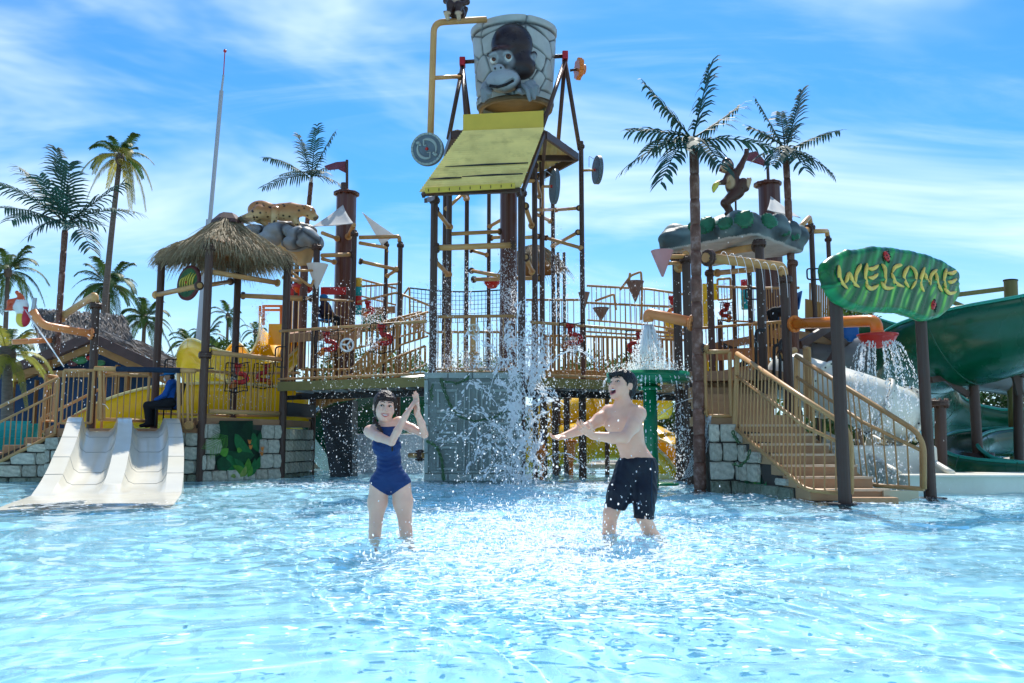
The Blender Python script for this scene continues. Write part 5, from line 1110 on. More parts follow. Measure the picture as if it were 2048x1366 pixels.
def rleaf(pts, Y, lab=None):
    """raised leaf: base, tip pixels and width"""
    (u0, v0), (u1, v1), w = pts; a, b = at(u0, v0, Y), at(u1, v1, Y + .05); d = b - a; s = d.cross(Vector((0, 1, -.3))).normalized(); nrm = s.cross(d).normalized()
    if nrm.y > 0: nrm = -nrm
    mb = MB(); n = 10; V = []; sc = Y / 1700
    for i in range(n + 1):
        t = i / n; ww = w * 1.25 * sc * (math.sin(math.pi * min(.97, t * .9 + .08)) ** .6) * (1 - .22 * (i % 2)); p = a + d * t
        V += [p - s * ww, p - s * ww * .5 + nrm * .04, p + nrm * .015, p + s * ww * .5 + nrm * .04, p + s * ww]
    mb.add(V, [(5 * i + j, 5 * i + j + 1, 5 * i + j + 6, 5 * i + j + 5) for i in range(n) for j in range(4)], True)
    mb.tube([a + nrm * .03, a + d * .5 + nrm * .035, b + nrm * .02], .014, 5); o = part(mb, 'painted_leaf', LEAFG, lr2); m = o.modifiers.new('t', 'SOLIDIFY'); m.thickness = .03; m.offset = -1
LEAFG = mat('painted_leaf_relief', (.018, .125, .06), .4, .35, 7, .3, 20, coat=.3)
for pts, Y in ((((1402, 462), (1424, 438), 14), 16.0), (((1436, 455), (1462, 440), 11), 15.55), (((1476, 452), (1500, 426), 16), 15.4), (((1548, 455), (1528, 430), 13), 15.55), (((1574, 472), (1562, 452), 10), 16.1), (((1592, 480), (1582, 462), 9), 16.6), (((1390, 462), (1384, 446), 10), 16.1), (((1405, 470), (1400, 456), 8), 15.9)): rleaf(pts, Y - .12)
# decks and rear railings of the right side
mb = MB(); mb.prism([Vector((3.2, 15.6, 2.05)), Vector((4.6, 15.2, 2.05)), Vector((5.9, 16.6, 2.05)), Vector((5.4, 19.6, 2.05)), Vector((3.2, 19.6, 2.05))], Vector((0, 0, -1)), .18); part(mb, 'deck', BROWN, rk)
railing(rk, [at(1400, 664, 19.2), at(1400, 664, 19.2) + Vector((1.2, .3, 0)), at(1575, 655, 19.6)], .0 + 1.0, .13, posts=False) if 0 else None
railing(rk, [Vector((3.4, 18.4, 2.12)), Vector((5.35, 18.6, 2.3))], 1.05, .12, m=RAILB, posts=False)
mb = MB(); mb.prism([at(1412, 700, 18.9), at(1600, 690, 18.6), at(1600, 712, 18.6), at(1412, 722, 18.9)], Vector((0, 1, 0)), .08); part(mb, 'rear_panel', BROWN, rk); railing(rk, [at(1500, 742, 17.3), at(1592, 735, 17.0)], .95, .07, m=RAILB, rb=.024, posts=False); mb = MB(); mb.prism([at(1405, 690, 20.5), at(1520, 668, 20.5), at(1520, 684, 20.5), at(1405, 706, 20.5)], Vector((0, 1, 0)), .1); mb.prism([at(1440, 742, 19.8), at(1590, 712, 19.8), at(1590, 724, 19.8), at(1440, 756, 19.8)], Vector((0, 1, 0)), .1); part(mb, 'ramp_board', BROWN, rk)
for (a_, b_) in (((1440, 690, 20), (1560, 740, 20.2)), ((1560, 680, 19.9), (1460, 745, 20.1))):
    mb = MB(); mb.beam(at(*a_), at(*b_), .1, .14); part(mb, 'brace', DARK, rk)
rr = thing('rear_railing', 'long tan railing on the rear right deck behind the right footbridge', 'railing', (3, 22, 2)); railing(rr, [at(1175, 640, 23), at(1300, 650, 22), at(1400, 668, 21.2)], .95, .14, posts=False); railing(rr, [at(1168, 605 + 58, 22.5), at(1362, 675, 21.5)], .78, .14, posts=False)
rr = thing('rear_railing', 'tan railing behind the tower posts at mid height', 'railing', (1, 22, 2)); railing(rr, [at(1052, 690, 21.8), at(1160, 690, 21.8)], 1.18, .14, posts=False)
rr = thing('rear_railing', 'tan panelled railing high on the rear deck, between the rock tower and the welcome sign', 'railing', (7, 19, 2.5)); railing(rr, [at(1435, 640, 21), at(1530, 645, 20.5), at(1600, 650, 19)], .85, .12, posts=False); railing(rr, [at(1436, 600, 22), at(1462, 598, 22)], .55, .12)
for (u0, v0, u1, v1, Y) in ((1612, 598, 1640, 668, 18.5), (1620, 566, 1660, 640, 19.0)):
    for k in range(10): u = u0 + (u1 - u0) * k / 9; rod('baluster', at(u, v1 + .3 * (u - u0), Y), at(u, v0 + .25 * (u - u0), Y), .022, RAILB, rr)
mb = MB(); mb.prism([at(1560, 655, 17.8), at(1660, 672, 18.2), at(1700, 700, 18.6), at(1660, 690, 18.4), at(1560, 668, 18)], Vector((0, 1, 0)), .6); part(mb, 'landing_edge', BROWN, rk)
for (a_, b_) in (((1600, 690, 17), (1680, 640, 18)), ((1640, 760, 17.5), (1700, 660, 18.2)), ((1590, 640, 18), (1700, 690, 18.4))):
    mb = MB(); mb.beam(at(*a_), at(*b_), .1, .16); part(mb, 'brace', POST, rk)
o = rpost2(1538, 368, 21.5, .285, [], z0=3.0, m=DRUM); flange(at(1535, 369, 21.5), (0, 0, 1), .36, DRUM, o, .07)
flagmast(1537, 370, 1535, 326, 21.5, [(1536, 328), (1512, 302), (1494, 306), (1493, 321), (1512, 322), (1528, 332)], 'maroon flag on the right brown drum pipe behind the moulded palm fronds', .04)
sail('shade_sail', 'white triangular shade sail between the right brown drum pipe and a tan pipe', [(1541, 392, 21), (1534, 420, 19), (1602, 436, 18.5)])
for u, v, Y in ((1625, 548, 18.4), (1502, 588, 19.0)):
    c = at(u, v, Y); mb = MB(); mb.tube(fillet([c + Vector((.14, 0, .12)), c + Vector((-.12, 0, .12)), c + Vector((-.12, 0, -.12)), c + Vector((.14, 0, -.12))], .06), .018, 6); mb.tube([c + Vector((0, 0, .12)), c - Vector((0, 0, .12))], .008, 4); part(mb, 'grab_handle', DARK, rk)
for (u, v0, v1, Y) in ((1512, 660, 780, 15.2), (1548, 690, 760, 15.3), (1560, 680, 780, 15.0)):
    a, b = at(u, v0, Y), at(u, v1, Y); mb = MB(); mb.tube(fillet([a + Vector((.16, 0, 0)), a, b], .1), .03, 7); part(mb, 'grab_handle', DARK, rk)
for k, (m_, dz) in enumerate(((RED, 0), (TEAL, -.26), (TEAL, -.5))):
    c = at(1489, 560, 21.5) + Vector((0, 0, dz - .13)); mb = MB(); mb.tube([c + Vector((0, 0, .13)), c - Vector((0, 0, .13))], .1, 10); part(mb, 'painted_band', m_, rk)
yb_ = thing('yellow_slide', 'yellow slide entrance boards behind the right tower posts', 'slide', at(1400, 680, 21.8))
for (u0, v0, u1, v1) in ((1405, 568, 1432, 600), (1330, 635, 1362, 680), (1384, 600, 1402, 690), (1406, 600, 1416, 655), (1410, 695, 1434, 752), (1418, 650, 1428, 690)): mb = MB(); a, b = at(u0, v1, 22), at(u1, v0, 22); mb.box(((a.x + b.x) / 2, 22, (a.z + b.z) / 2), (b.x - a.x, .15, b.z - a.z)); part(mb, 'yellow_board', YEL, yb_)
# ---------------------------------------------------------------- stairs on the right
NOSE = mat('step_edge_highlight', (.62, .47, .32), .5, .2, 8)  # lighter tan puts the highlight of the step edges into the colour
st = thing('wide_stairs', 'wide brown stairs with tan railings descending into the pool beside the welcome sign', 'stairs', (4.2, 12.2, WB))
LE = [Vector((3.55, 13.3, 0)), Vector((3.87, 11.2, 0))]; RE = [Vector((4.55, 13.3, 0)), Vector((4.90, 11.2, 0))]
for k in range(7):
    t0 = k / 6; z = 1.03 - .146 * k; a, b = LE[0].lerp(LE[1], t0), RE[0].lerp(RE[1], t0); a2, b2 = a + Vector((-.05, .42, 0)), b + Vector((-.05, .42, 0))
    mb = MB(); mb.prism([Vector((p.x, p.y, z)) for p in (a, b, b2, a2)], Vector((0, 0, -1)), .15); stp = part(mb, 'step', STEP, st, bev=.008); mb = MB(); mb.prism([Vector((p.x, p.y, z + .006)) for p in (a + Vector((0, -.015, 0)), b + Vector((.01, -.015, 0)), b + Vector((.01, .03, 0)), a + Vector((0, .03, 0)))], Vector((0, 0, -1)), .035); part(mb, 'nosing', NOSE, stp, bev=.005)
mb = MB(); mb.prism([Vector((3.1, 13.5, 1.19)), Vector((4.65, 13.62, 1.19)), Vector((4.7, 14.9, 1.19)), Vector((3.1, 14.9, 1.19))], Vector((0, 0, -1)), .16); part(mb, 'landing', STEP, st)
for k in range(6):
    z = 1.34 + .14 * k; y = 14.6 + .34 * k; mb = MB(); mb.prism([Vector((3.2 + .02 * k, y, z)), Vector((4.5 + .12 * k, y, z)), Vector((4.5 + .12 * k, y + .38, z)), Vector((3.2 + .02 * k, y + .38, z))], Vector((0, 0, -1)), .14); part(mb, 'upper_step', STEP, st, bev=.008)
mb = MB(); mb.prism([Vector((4.35, 10.92, .0)), Vector((5.0, 10.95, .0)), Vector((5.0, 11.3, .0)), Vector((4.35, 11.3, .0))], Vector((0, 0, -1)), .15) if 0 else mb.box((4.62, 11.12, .0), (.6, .3, .12)); part(mb, 'lowest_step', STEP, st, bev=.01)
mb = MB(); a, b = at(1768, 998, 11.15), at(1838, 997, 11.3); mb.prism([Vector((a.x, 11.15, -.1)), Vector((b.x, 11.3, -.1)), Vector((b.x, 11.3, .125)), Vector((a.x, 11.15, .14))], Vector((0, 1, 0)), .12); kb = part(mb, 'kick_board', CREAMD, st)
def rail3(top, bot, name, gap, mid):
    """railing between a top line and a bottom line, both given as point lists of the same length"""
    mb = MB(); mb.tube(fillet(top[:] + [top[-1].lerp(bot[-1], .5), bot[-1]][0:0] + [bot[-1]], .25, 8), .036, 10); o = part(mb, name, RAIL, st)
    mb = MB(); mb.tube(fillet(bot, .15), .03, 8); part(mb, 'bottom_rail', RAIL, o); mb = MB(); mb.tube([p.lerp(q_, .30) for p, q_ in zip(top, bot)], .026, 8); part(mb, 'mid_rail', RAIL, o)
    rod('end_post', bot[0], top[0] + Vector((0, 0, .0)), .036, RAIL, o)
    for (t0, t1, b0, b1) in zip(top[:-1], top[1:], bot[:-1], bot[1:]):
        n = max(1, int((b1 - b0).length / gap))
        for i in range(1, n + 1):
            t = (i - .3) / n; rod('baluster', b0.lerp(b1, t), t0.lerp(t1, t), .011, RAIL, o)
    return o
rail3([at(1474, 707, 13.4), at(1612, 800, 11.2), at(1702, 858, 10.72)], [at(1469, 855, 13.4), at(1612, 980, 11.2), at(1702, 988, 10.72)], 'left_railing'.replace('left_', ''), .125, True)
rail3([at(1592, 712, 13.6), at(1720, 792, 12.2), at(1848, 872, 11.35)], [at(1592, 850, 13.6), at(1740, 970, 12.0), at(1848, 978, 11.35)], 'railing', .135, True)
railing(st, [at(1412, 832, 13.5), at(1463, 832, 13.45)], 1.02, .085, r=.036)
for v in (697, 825): o = pipe(at(1400, v, 13.5), at(1416, v, 13.45), .045, TAN, st, 'dark', 'tan')
railing(st, [Vector((4.78, 13.6, 1.1)), Vector((4.95, 14.3, 1.2))], 1.15, .09, m=RAIL)
stone_wall('stone_wall', 'pale stone wall between the moulded palm trunk and the wide stairs', (3.08, 13.42, WB), (3.56, 13.4, WB), WB, 1.05, 5, .3, [STONEP], 'block stone walls of the platforms', seed=31)
stone_wall('stone_wall', 'triangular stone wall with painted vines and leaves under the wide stairs', (3.56, 13.38, WB), (3.93, 10.95, WB), WB, 1.02, 5, .42, [STONEP, STONEP, STONE], 'block stone walls of the platforms', SK_ if 0 else (lambda s, z: 0.55 < s < 1.05 and z < .5), cut=lambda s: max(-.05, .98 - .44 * s), seed=33)
mu = thing('jungle_mural', 'small painted patch of jungle leaves in the triangular stone wall under the wide stairs', 'mural', (3.7, 12.6, 0))
MP0 = Vector((3.56, 13.38, 0)); Md = (Vector((3.93, 10.95, 0)) - MP0).normalized(); Mn = Vector((Md.y, -Md.x, 0)); Mn = Mn if Mn.x < 0 else -Mn
mb = MB(); pan = [mpt(u, v, .008) for u, v in ((1497, 905), (1515, 930), (1530, 975), (1538, 990), (1478, 990), (1482, 960), (1490, 930))]; mb.prism(pan, -Mn, .02); part(mb, 'panel', MURG[0], mu)
def mleaf2(u0, v0, u1, v1, w, m, off): mleaf((u0 - 370) / .2123, (v0 - 740) / .2123, (u1 - 370) / .2123, (v1 - 740) / .2123, w, m, off)
for k, a in enumerate(((1510, 990, 1518, 935, 34, 2), (1505, 990, 1498, 945, 26, 1), (1500, 990, 1482, 948, 26, 1), (1520, 990, 1533, 962, 26, 2), (1512, 990, 1506, 955, 20, 3), (1492, 990, 1481, 965, 22, 1))): mleaf2(*a[:5], MURG[a[5]], .02 + .004 * k)
vine([(1465, 862), (1470, 875), (1478, 884)], 13.2, .012, mu); vine([(1500, 900), (1494, 920), (1480, 932), (1466, 930)], 12.6, .01, mu)
# net of rope and water beside the moulded trunk
nf = thing('cargo_net', 'grey rope net hanging from the tan pipe end beside the moulded palm trunk', 'net', at(1400, 950, 13.6)); mb = MB(); top = at(1414, 828, 13.45); bl_, br2 = at(1362, 905, 14.0), at(1398, 940, 13.55)
n = 8
def npt(i, j): a = at(1406, 830, 13.5).lerp(at(1424, 832, 13.4), i / n); b = at(1362, 960, 13.9).lerp(at(1402, 945, 13.5), i / n); return a.lerp(b, j / 10) + Vector((0, -.03 * math.sin(i * 1.3 + j), -.10 * math.sin(math.pi * j / 10)))
for i in range(n + 1): mb.tube([npt(max(0, min(n, i + (j % 2) * (1 if i < n else -1) * 1)), j) for j in range(11)], .006, 4)
for i in range(n): mb.tube([npt(min(n, i + ((j + 1) % 2)), j) for j in range(11)], .006, 4)
part(mb, 'net', mat('grey_rope', (.45, .46, .46), .8, .1), nf)
# ---------------------------------------------------------------- green mushroom table with its orange outlet pipe
gt = thing('green_table', 'round green water table on one pillar behind the man, under the orange outlet pipe', 'water table', (at(1302, 940, 14.2).x, 14.2, WB))
c = at(1296, 752, 14.2); R_ = 83 * 14.2 / 1700; mb = MB(); Mt = Matrix.Translation(c)
mb.lathe([(0, .02), (R_ * .96, .02), (R_, .05), (R_, -.09), (R_ * .97, -.11), (R_ * .3, -.14), (0, -.14)], 64, Mt); part(mb, 'table_top', GREENT, gt)
px_ = at(1302, 900, 14.2).x; mb = MB(); mb.tube([Vector((px_, 14.2, WB)), Vector((px_, 14.2, c.z - .1))], .118, 20); pl_ = part(mb, 'pillar', GREENT, gt)
mb = MB(); mb.lathe([(0, 0), (.2, 0), (.2, .06), (.13, .07), (.13, .1), (0, .1)], 24, Matrix.Translation((px_, 14.2, c.z - .24))); part(mb, 'collar', GREENT, gt)
mb = MB(); mb.lathe([(0, 0), (.32, 0), (.32, .035), (0, .035)], 24, Matrix.Translation((px_ + .15, 14.3, .05))); part(mb, 'foot_plate', GREENT, gt)
og = thing('orange_outlet_pipe', 'faded orange elbow pipe on the moulded palm trunk pouring water onto the green table', 'pipe', at(1395, 650, 13.6))
pipe(at(1388, 646, 13.55), at(1297, 643, 14.05), .088, PEACH, og, 'tan', None, bend=[at(1296, 626, 14.05)])
# orange pipe with red bowl shower on the right
ob = thing('orange_shower_pipe', 'long orange elbow pipe behind the sign posts ending above the red bowl shower', 'pipe', at(1600, 650, 14.5)); pipe(at(1587, 648, 14.4), at(1755, 672, 12.8), .092, ORANGE, ob, 'tan', None, bend=[at(1752, 641, 12.8)])
rb = thing('red_bowl_shower', 'red bowl shower head spilling thin water streams under the welcome sign', 'shower', at(1755, 700, 12.8)); c = at(1755, 670, 12.8); mb = MB(); r = 39.5 * 12.8 / 1700
mb.lathe([(0, -.205), (r * .4, -.19), (r * .72, -.13), (r * .9, -.055), (r * .96, -.01), (r, -.01), (r, .01), (r * .93, .01), (r * .8, -.05), (0, -.12)], 36, Matrix.Translation(c)); part(mb, 'bowl', RED, rb)
mb = MB(); mb.tube([c + Vector((0, 0, -.1)), c + Vector((0, 0, .06))], .1, 14); part(mb, 'collar', ORANGE, rb)
# ---------------------------------------------------------------- welcome sign
sg = thing('welcome_sign', 'big green leaf sign reading WELCOME in banana letters, on two posts with ladybirds', 'sign', (4.85, 10.9, WB))
SPL_, SPR = on_z(1690, 1010, 0), on_z(1862, 998, 0); Sx = (SPR - SPL_).normalized(); Sn = Vector((Sx.y, -Sx.x, 0)); Sn = Sn if Sn.y < 0 else -Sn
for p, u, v in ((SPL_, 1676, 600), (SPR, 1851, 620)):
    q_ = on_plane(u, v, SPL_, Sn); q_ = Vector((p.x, p.y, q_.z)); o = post(Vector((p.x, p.y, WB)), q_, .082 if p is SPL_ else .078, POST, sg, []); mb = MB(); mb.lathe([(0, .0), (.2, 0), (.2, .02), (0, .02)], 20, Matrix.Translation((p.x, p.y, .0))); part(mb, 'foot_plate', DARK, o)
    mb = MB(); d = Vector((.12, -.02, .02)); c = Vector((p.x, p.y, 0)) + (Sx * .13 if p is SPL_ else Sx * -.15); mb.tube(fillet([c, c + Vector((0, 0, .13)), c + (Sx * -.06 if p is SPL_ else Sx * .07) + Vector((0, 0, .13))], .03), .013, 6); part(mb, 'hook', DARK, o)
SO = SPL_ + Sx * ((SPR - SPL_).length / 2) + Sn * .10; SO.z = 0
def spx(x, y, o=0): p = on_plane(1620 + x * .21233, 460 + y * .21233, SO + Sn * o, Sn); return np.array(((p - SO).dot(Sx), (p - SO).z))
OUT = np.array([spx(*p) for p in ((100, 380), (115, 310), (170, 265), (250, 225), (330, 182), (380, 190), (420, 185), (480, 170), (560, 155), (680, 160), (800, 175), (950, 200), (1100, 240), (1220, 290), (1310, 345), (1365, 395), (1378, 470), (1362, 515), (1375, 560), (1382, 600), (1350, 670), (1290, 750), (1200, 820), (1120, 855), (1050, 862), (980, 845), (900, 810), (820, 790), (700, 780), (600, 782), (500, 780), (420, 765), (320, 735), (240, 690), (180, 620), (140, 530), (115, 450))])
def poly_sd(P2):
    d = np.full(P2.shape[:-1], 1e9); ins = np.zeros(P2.shape[:-1], bool); n = len(OUT)
    for i in range(n):
        a, b = OUT[i], OUT[(i + 1) % n]; e = b - a; w = P2 - a; t = np.clip((w @ e) / (e @ e), 0, 1); d = np.minimum(d, np.linalg.norm(w - t[..., None] * e, axis=-1))
        c = (a[1] <= P2[..., 1]) != (b[1] <= P2[..., 1]); ins ^= c & (P2[..., 0] < e[0] * (P2[..., 1] - a[1]) / (e[1] + 1e-12) + a[0])
    return np.where(ins, -d, d)
mids = np.array([spx(x, y) for x, y in ((150, 530), (260, 505), (420, 490), (700, 478), (1000, 488), (1250, 505), (1370, 515))])
def vein_c(x, z):
    zm = np.interp(x, mids[:, 0], mids[:, 1]); dz = z - zm; return dz, x - np.sign(dz) * .55 * (1 - np.exp(-np.abs(dz) / .5)) * .9
lo2, hi2 = OUT.min(0) - .08, OUT.max(0) + .08; S = SDF(.0125); S._b(np.array([lo2[0], -.09, lo2[1]]), np.array([hi2[0], .14, hi2[1]]))
def leaf_f(P, F):
    sub = P[:, 0][:, :, [0, 2]]; d2 = poly_sd(sub)[:, None, :]; x, z = P[..., 0], P[..., 2]; dz, vc = vein_c(x, z); r = .085
    rip = .002 * np.sin(vc * 46) * np.clip(np.abs(dz) / .06, 0, 1) + .004 * np.sin(vc * 15 + 1) * np.clip(np.abs(dz) / .1, 0, 1); mid = .02 * np.exp(-(dz / .022) ** 2)
    q_ = np.maximum(d2 + r, 0); return np.hypot(q_, np.maximum(np.abs(P[..., 1]) - .0, 0)) - r + rip - mid - np.clip(-d2 * .06, 0, .03)
S.func(leaf_f)
def leaf_col(V):
    dz, vc = vein_c(V[:, 0], V[:, 2]); d = -poly_sd(V[:, [0, 2]]); n = .5 + .5 * np.sin(vc * 46 + 2.2 * np.sin(V[:, 2] * 5 + V[:, 0] * 3)); n2 = .5 + .5 * np.sin(vc * 19 + 1.3 * np.sin(V[:, 2] * 9)); t = np.clip(.55 * n * n2 + .45 * n2 ** 2, 0, 1)[:, None]
    c = np.array([[.001, .075, .02]]) * (1 - t) + np.array([[.015, .30, .05]]) * t; y = (np.clip((d - .05) / .12, 0, 1) * (dz < -.08) * np.clip(n * n2 * 1.6 - .55, 0, 1))[:, None]; c = c * (1 - y) + np.array([[.20, .50, .05]]) * y
    te = np.clip((.075 - d) / .07, 0, 1)[:, None] * (dz < 0)[:, None]; c = c * (1 - .6 * te) + np.array([[.004, .26, .10]]) * .6 * te
    g = np.exp(-((np.abs(dz) - .03) / .014) ** 2)[:, None]; return c * (1 - .6 * g) + np.array([[.004, .06, .03]]) * .6 * g
LEAFS = mat('painted_leaf_sign', (1, 1, 1), .3, .08, 9, .08, 50, attr='paint', coat=.3)
SM = Matrix((( Sx.x, -Sn.x, 0, SO.x), (Sx.y, -Sn.y, 0, SO.y), (0, 0, 1, 0), (0, 0, 0, 1)))
link('leaf_board', S.mesh('leaf_board', LEAFS, colour=leaf_col), sg, mw=SM)
BANS = mat('banana_letter_paint', (.84, .53, .10), .4, .12, 14, .1, 40, stain=(.42, .22, .06), stain_amt=.55, stain_scale=6, coat=.2)
OUTL = mat('letter_outline_paint', (.008, .04, .028), .5, .1)  # dark outline behind the banana letters
LET = dict(W=[[(265, 335), (262, 445), (340, 555)], [(322, 500), (345, 440), (362, 398)], [(360, 395), (385, 480), (450, 540)], [(472, 325), (428, 400), (415, 512)]], E1=[[(530, 318), (508, 420), (530, 530)], [(540, 362), (590, 372), (630, 332)], [(540, 448), (590, 458), (625, 414)], [(515, 515), (565, 565), (632, 518)]], L=[[(668, 322), (708, 400), (690, 520)], [(660, 488), (695, 552), (778, 545)]], C=[[(856, 333), (800, 340), (764, 402)], [(760, 405), (780, 490), (870, 537)]], O=[[(925, 342), (862, 430), (918, 542)], [(938, 342), (1008, 440), (942, 556)]], M=[[(1072, 355), (1022, 480), (1062, 582)], [(1064, 400), (1085, 460), (1112, 490)], [(1188, 375), (1130, 420), (1122, 520)], [(1172, 392), (1188, 490), (1232, 580)]], E2=[[(1277, 368), (1250, 450), (1270, 552)], [(1285, 402), (1330, 415), (1366, 388)], [(1285, 487), (1330, 495), (1368, 462)], [(1255, 548), (1300, 605), (1366, 582)]])
for k, strokes in LET.items():
    pts0 = SM @ Vector((*spx(*strokes[0][1]), 0)).to_3d() if 0 else None
    ol = MB(); le = None; made = []
    for s_ in strokes:
        q_ = [SM @ Vector((spx(*p, .1)[0], -.098, spx(*p, .1)[1])) for p in s_]; mid_ = q_[1] * 1.5 - (q_[0] + q_[2]) * .25; pts = bez(q_[0], mid_, q_[2], 9); rr_ = [.012, .021, .027, .030, .031, .030, .027, .019, .010]; made.append((pts, rr_)); ol.tube([p - Sn * .012 for p in pts], [x + .010 for x in rr_], 6)
    le = part(ol, 'letter', OUTL, sg)
    for pts, rr_ in made: mb = MB(); mb.tube([p + Sn * (.012 + .01 * math.sin(i)) for i, p in enumerate(pts)], rr_, 7); part(mb, 'banana', BANS, le)
for (x, y, ang) in ((722, 250, .6), (1160, 705, -.5)):
    c = SM @ Vector((spx(x, y, .1)[0], -.095, spx(x, y, .1)[1])); q_ = Sn.to_track_quat('Y', 'Z').to_matrix() @ Matrix.Rotation(ang, 3, 'Y'); mb = MB(); mb.ball(c, .062, 14, 10, sc=(.85, .6, 1.2), rot=q_); o = part(mb, 'ladybird', RED, sg); mb = MB(); hd = q_ @ Vector((0, 0, 1)); h_ = -1 if y < 400 else 1
    mb.ball(c + hd * .07 * h_, .035, 10, 7, sc=(1, .7, .8), rot=q_)
    for s_ in (-1, 1):
        for k in range(3): a = c + q_ @ Vector((s_ * .045, 0, -.04 + .04 * k)); mb.tube([a, a + q_ @ Vector((s_ * .035, 0, .01)), a + q_ @ Vector((s_ * .05, 0, -.02))], .006, 4)
        for k in range(2): mb.ball(c + q_ @ Vector((s_ * .024, .03, -.02 + .045 * k)), .011, 6, 4)
    part(mb, 'ladybird_legs', BLACK, o)
# ---------------------------------------------------------------- green slide, white and grey tubes on the far right
Pg = spline([at(2260, 570, 16.6), at(2048, 618, 16.6), at(1940, 650, 16.8), at(1868, 684, 17.6), at(1822, 735, 19.2), at(1850, 800, 20.8), at(1960, 830, 21.2), at(2080, 830, 20.8)], 7)
trough('green_slide', 'large glossy dark green slide curling behind the welcome sign', Pg, [1.18 - .45 * min(1, max(0, (i - 14) / 26)) for i in range(len(Pg))], GREEN, arc=(170, 370), lip=.045, lipm=GREENL, n=22)
Pg = spline([at(1690, 640, 20.5), at(1760, 660, 20.8), at(1850, 672, 21), at(1960, 640, 21.5)], 6); trough('green_slide', 'upper dark green slide section seen under the welcome sign', Pg, .62, GREEN, arc=(175, 365), lip=.04, lipm=GREENL)
Pg = spline([at(2140, 868, 19), at(2048, 872, 19.0), at(1950, 882, 18.4), at(1915, 905, 17.2), at(1950, 935, 16.2), at(2048, 948, 15.6), at(2140, 950, 15.6)], 7); trough('green_slide', 'lower light edged green slide loop ending in the pool at the right edge', Pg, .40, GREEN, arc=(150, 390), lip=.04, lipm=GREENL)
gp = thing('slide_support', 'brown support column on a blue base holding the green slide at the right edge', 'column', (at(1955, 940, 17).x, 17, WB)); c = at(1955, 900, 16.9); o = post(Vector((c.x, 16.9, WB)), at(1945, 732, 16.9), .10, POST, gp, [.98])
mb = MB(); mb.tube([Vector((c.x + .02, 16.9, at(1, 930, 16.9).z)), Vector((c.x + .02, 16.9, at(1, 905, 16.9).z))], .28, 20); part(mb, 'collar', POST, gp); mb = MB(); mb.tube([Vector((c.x + .02, 16.9, WB)), Vector((c.x + .02, 16.9, at(1, 930, 16.9).z))], .335, 24); part(mb, 'blue_base', BLUE, gp)
for (a_, b_) in (((1862, 760, 16.6), (1938, 748, 16.9)), ((1886, 755, 16.7), (1936, 790, 16.9)), ((2040, 790, 17.5), (2016, 700, 17.5))): mb = MB(); mb.beam(at(*a_), at(*b_), .07, .12); part(mb, 'arm', POST, gp)
gp = thing('slide_support', 'thick grey green pole rising above the green slide at the right edge', 'column', (at(2022, 700, 19).x, 19, WB)); o = post(Vector((at(2030, 900, 19).x, 19, WB)), at(2021, 562, 19), .145, OLIVE, gp, []); mb = MB(); mb.tube([at(2021, 562, 19), at(2021, 560, 19)], .155, 16); part(mb, 'cap', DARK, gp)
mb = MB(); mb.beam(at(1895, 592, 18.8), at(2006, 578, 19), .06, .10); part(mb, 'arm', OLIVE, gp); mb = MB(); mb.beam(at(1905, 604, 18.8), at(1940, 618, 19), .06, .08); part(mb, 'arm', OLIVE, gp)
for (u, v0, v1, Y, lab) in ((1880, 800, 945, 14.8, 'dark column behind the right sign post under the green slide'), (2035, 740, 930, 18, 'dark column at the far right edge under the green slide')): gp = thing('slide_support', lab, 'column', (at(u, v1, Y).x, Y, WB)); c = at(u, v1, Y); post(Vector((c.x, Y, WB)), at(u, v0, Y), .10, POST, gp, [.97])
# white tube slide beside the stairs
wt_ = thing('white_tube_slide', 'cream white closed tube slide with bolted rings behind the stair railing', 'slide', at(1720, 880, 14.6)); Pw = spline([at(1570, 750, 16.4), at(1619, 767, 15.8), at(1714, 798, 15.0), at(1765, 817, 14.8), at(1802, 832, 14.9)], 7); mb = MB(); mb.tube(Pw, .47, 28); part(mb, 'tube', CREAM, wt_)
for u, v, Y in ((1654, 778, 15.5), (1758, 814, 14.8), (1800, 831, 14.9)):
    c = at(u, v, Y); i = min(range(len(Pw)), key=lambda k: (Pw[k] - c).length); d = (Pw[min(i + 1, len(Pw) - 1)] - Pw[i - 1]).normalized(); o = None; mb = MB(); mb.tube([Pw[i] - d * .03, Pw[i] + d * .03], .545, 28); o = part(mb, 'joint_ring', CREAM, wt_); mb = MB(); x = d.cross(Vector((0, 0, 1))).normalized(); y = x.cross(d)
    for k in range(20): a = k * math.pi / 10; p = Pw[i] + (x * math.cos(a) + y * math.sin(a)) * .51; mb.tube([p - d * .045, p + d * .045], .016, 6)
    part(mb, 'bolts', DARK, o, kind='stuff')
wo = thing('beige_slide_exit', 'beige open slide mouth at the water behind the stair railing', 'slide', at(1780, 940, 13.6)); Px = spline([at(1690, 880, 15.5), at(1740, 905, 14.9), at(1790, 925, 14.2), at(1850, 962, 13.4)], 6); trough('x', None, Px, .46, CREAM, wo, arc=(165, 375), lip=.05, lipm=CREAM)
mb = MB(); mb.box((at(1750, 950, 14.6).x, 14.7, .15), (1.7, 1.2, 1.1)); part(mb, 'support_box', CREAM, wo, bev=.05)
gt_ = thing('grey_tube_slide', 'horizontal grey tube slide in the shade between the stairs and the green slide', 'slide', at(1700, 720, 18.5)); Pt = spline([at(1560, 700, 19), at(1680, 712, 18.7), at(1800, 716, 18.6), at(1900, 735, 18.8), at(2060, 760, 19.5)], 6); mb = MB(); mb.tube(Pt, .42, 22); part(mb, 'tube', GREY, gt_)
for i in range(3, len(Pt) - 1, 5): d = (Pt[i + 1] - Pt[i - 1]).normalized(); mb = MB(); mb.tube([Pt[i] - d * .02, Pt[i] + d * .02], .46, 22); part(mb, 'joint_ring', GREY, gt_)
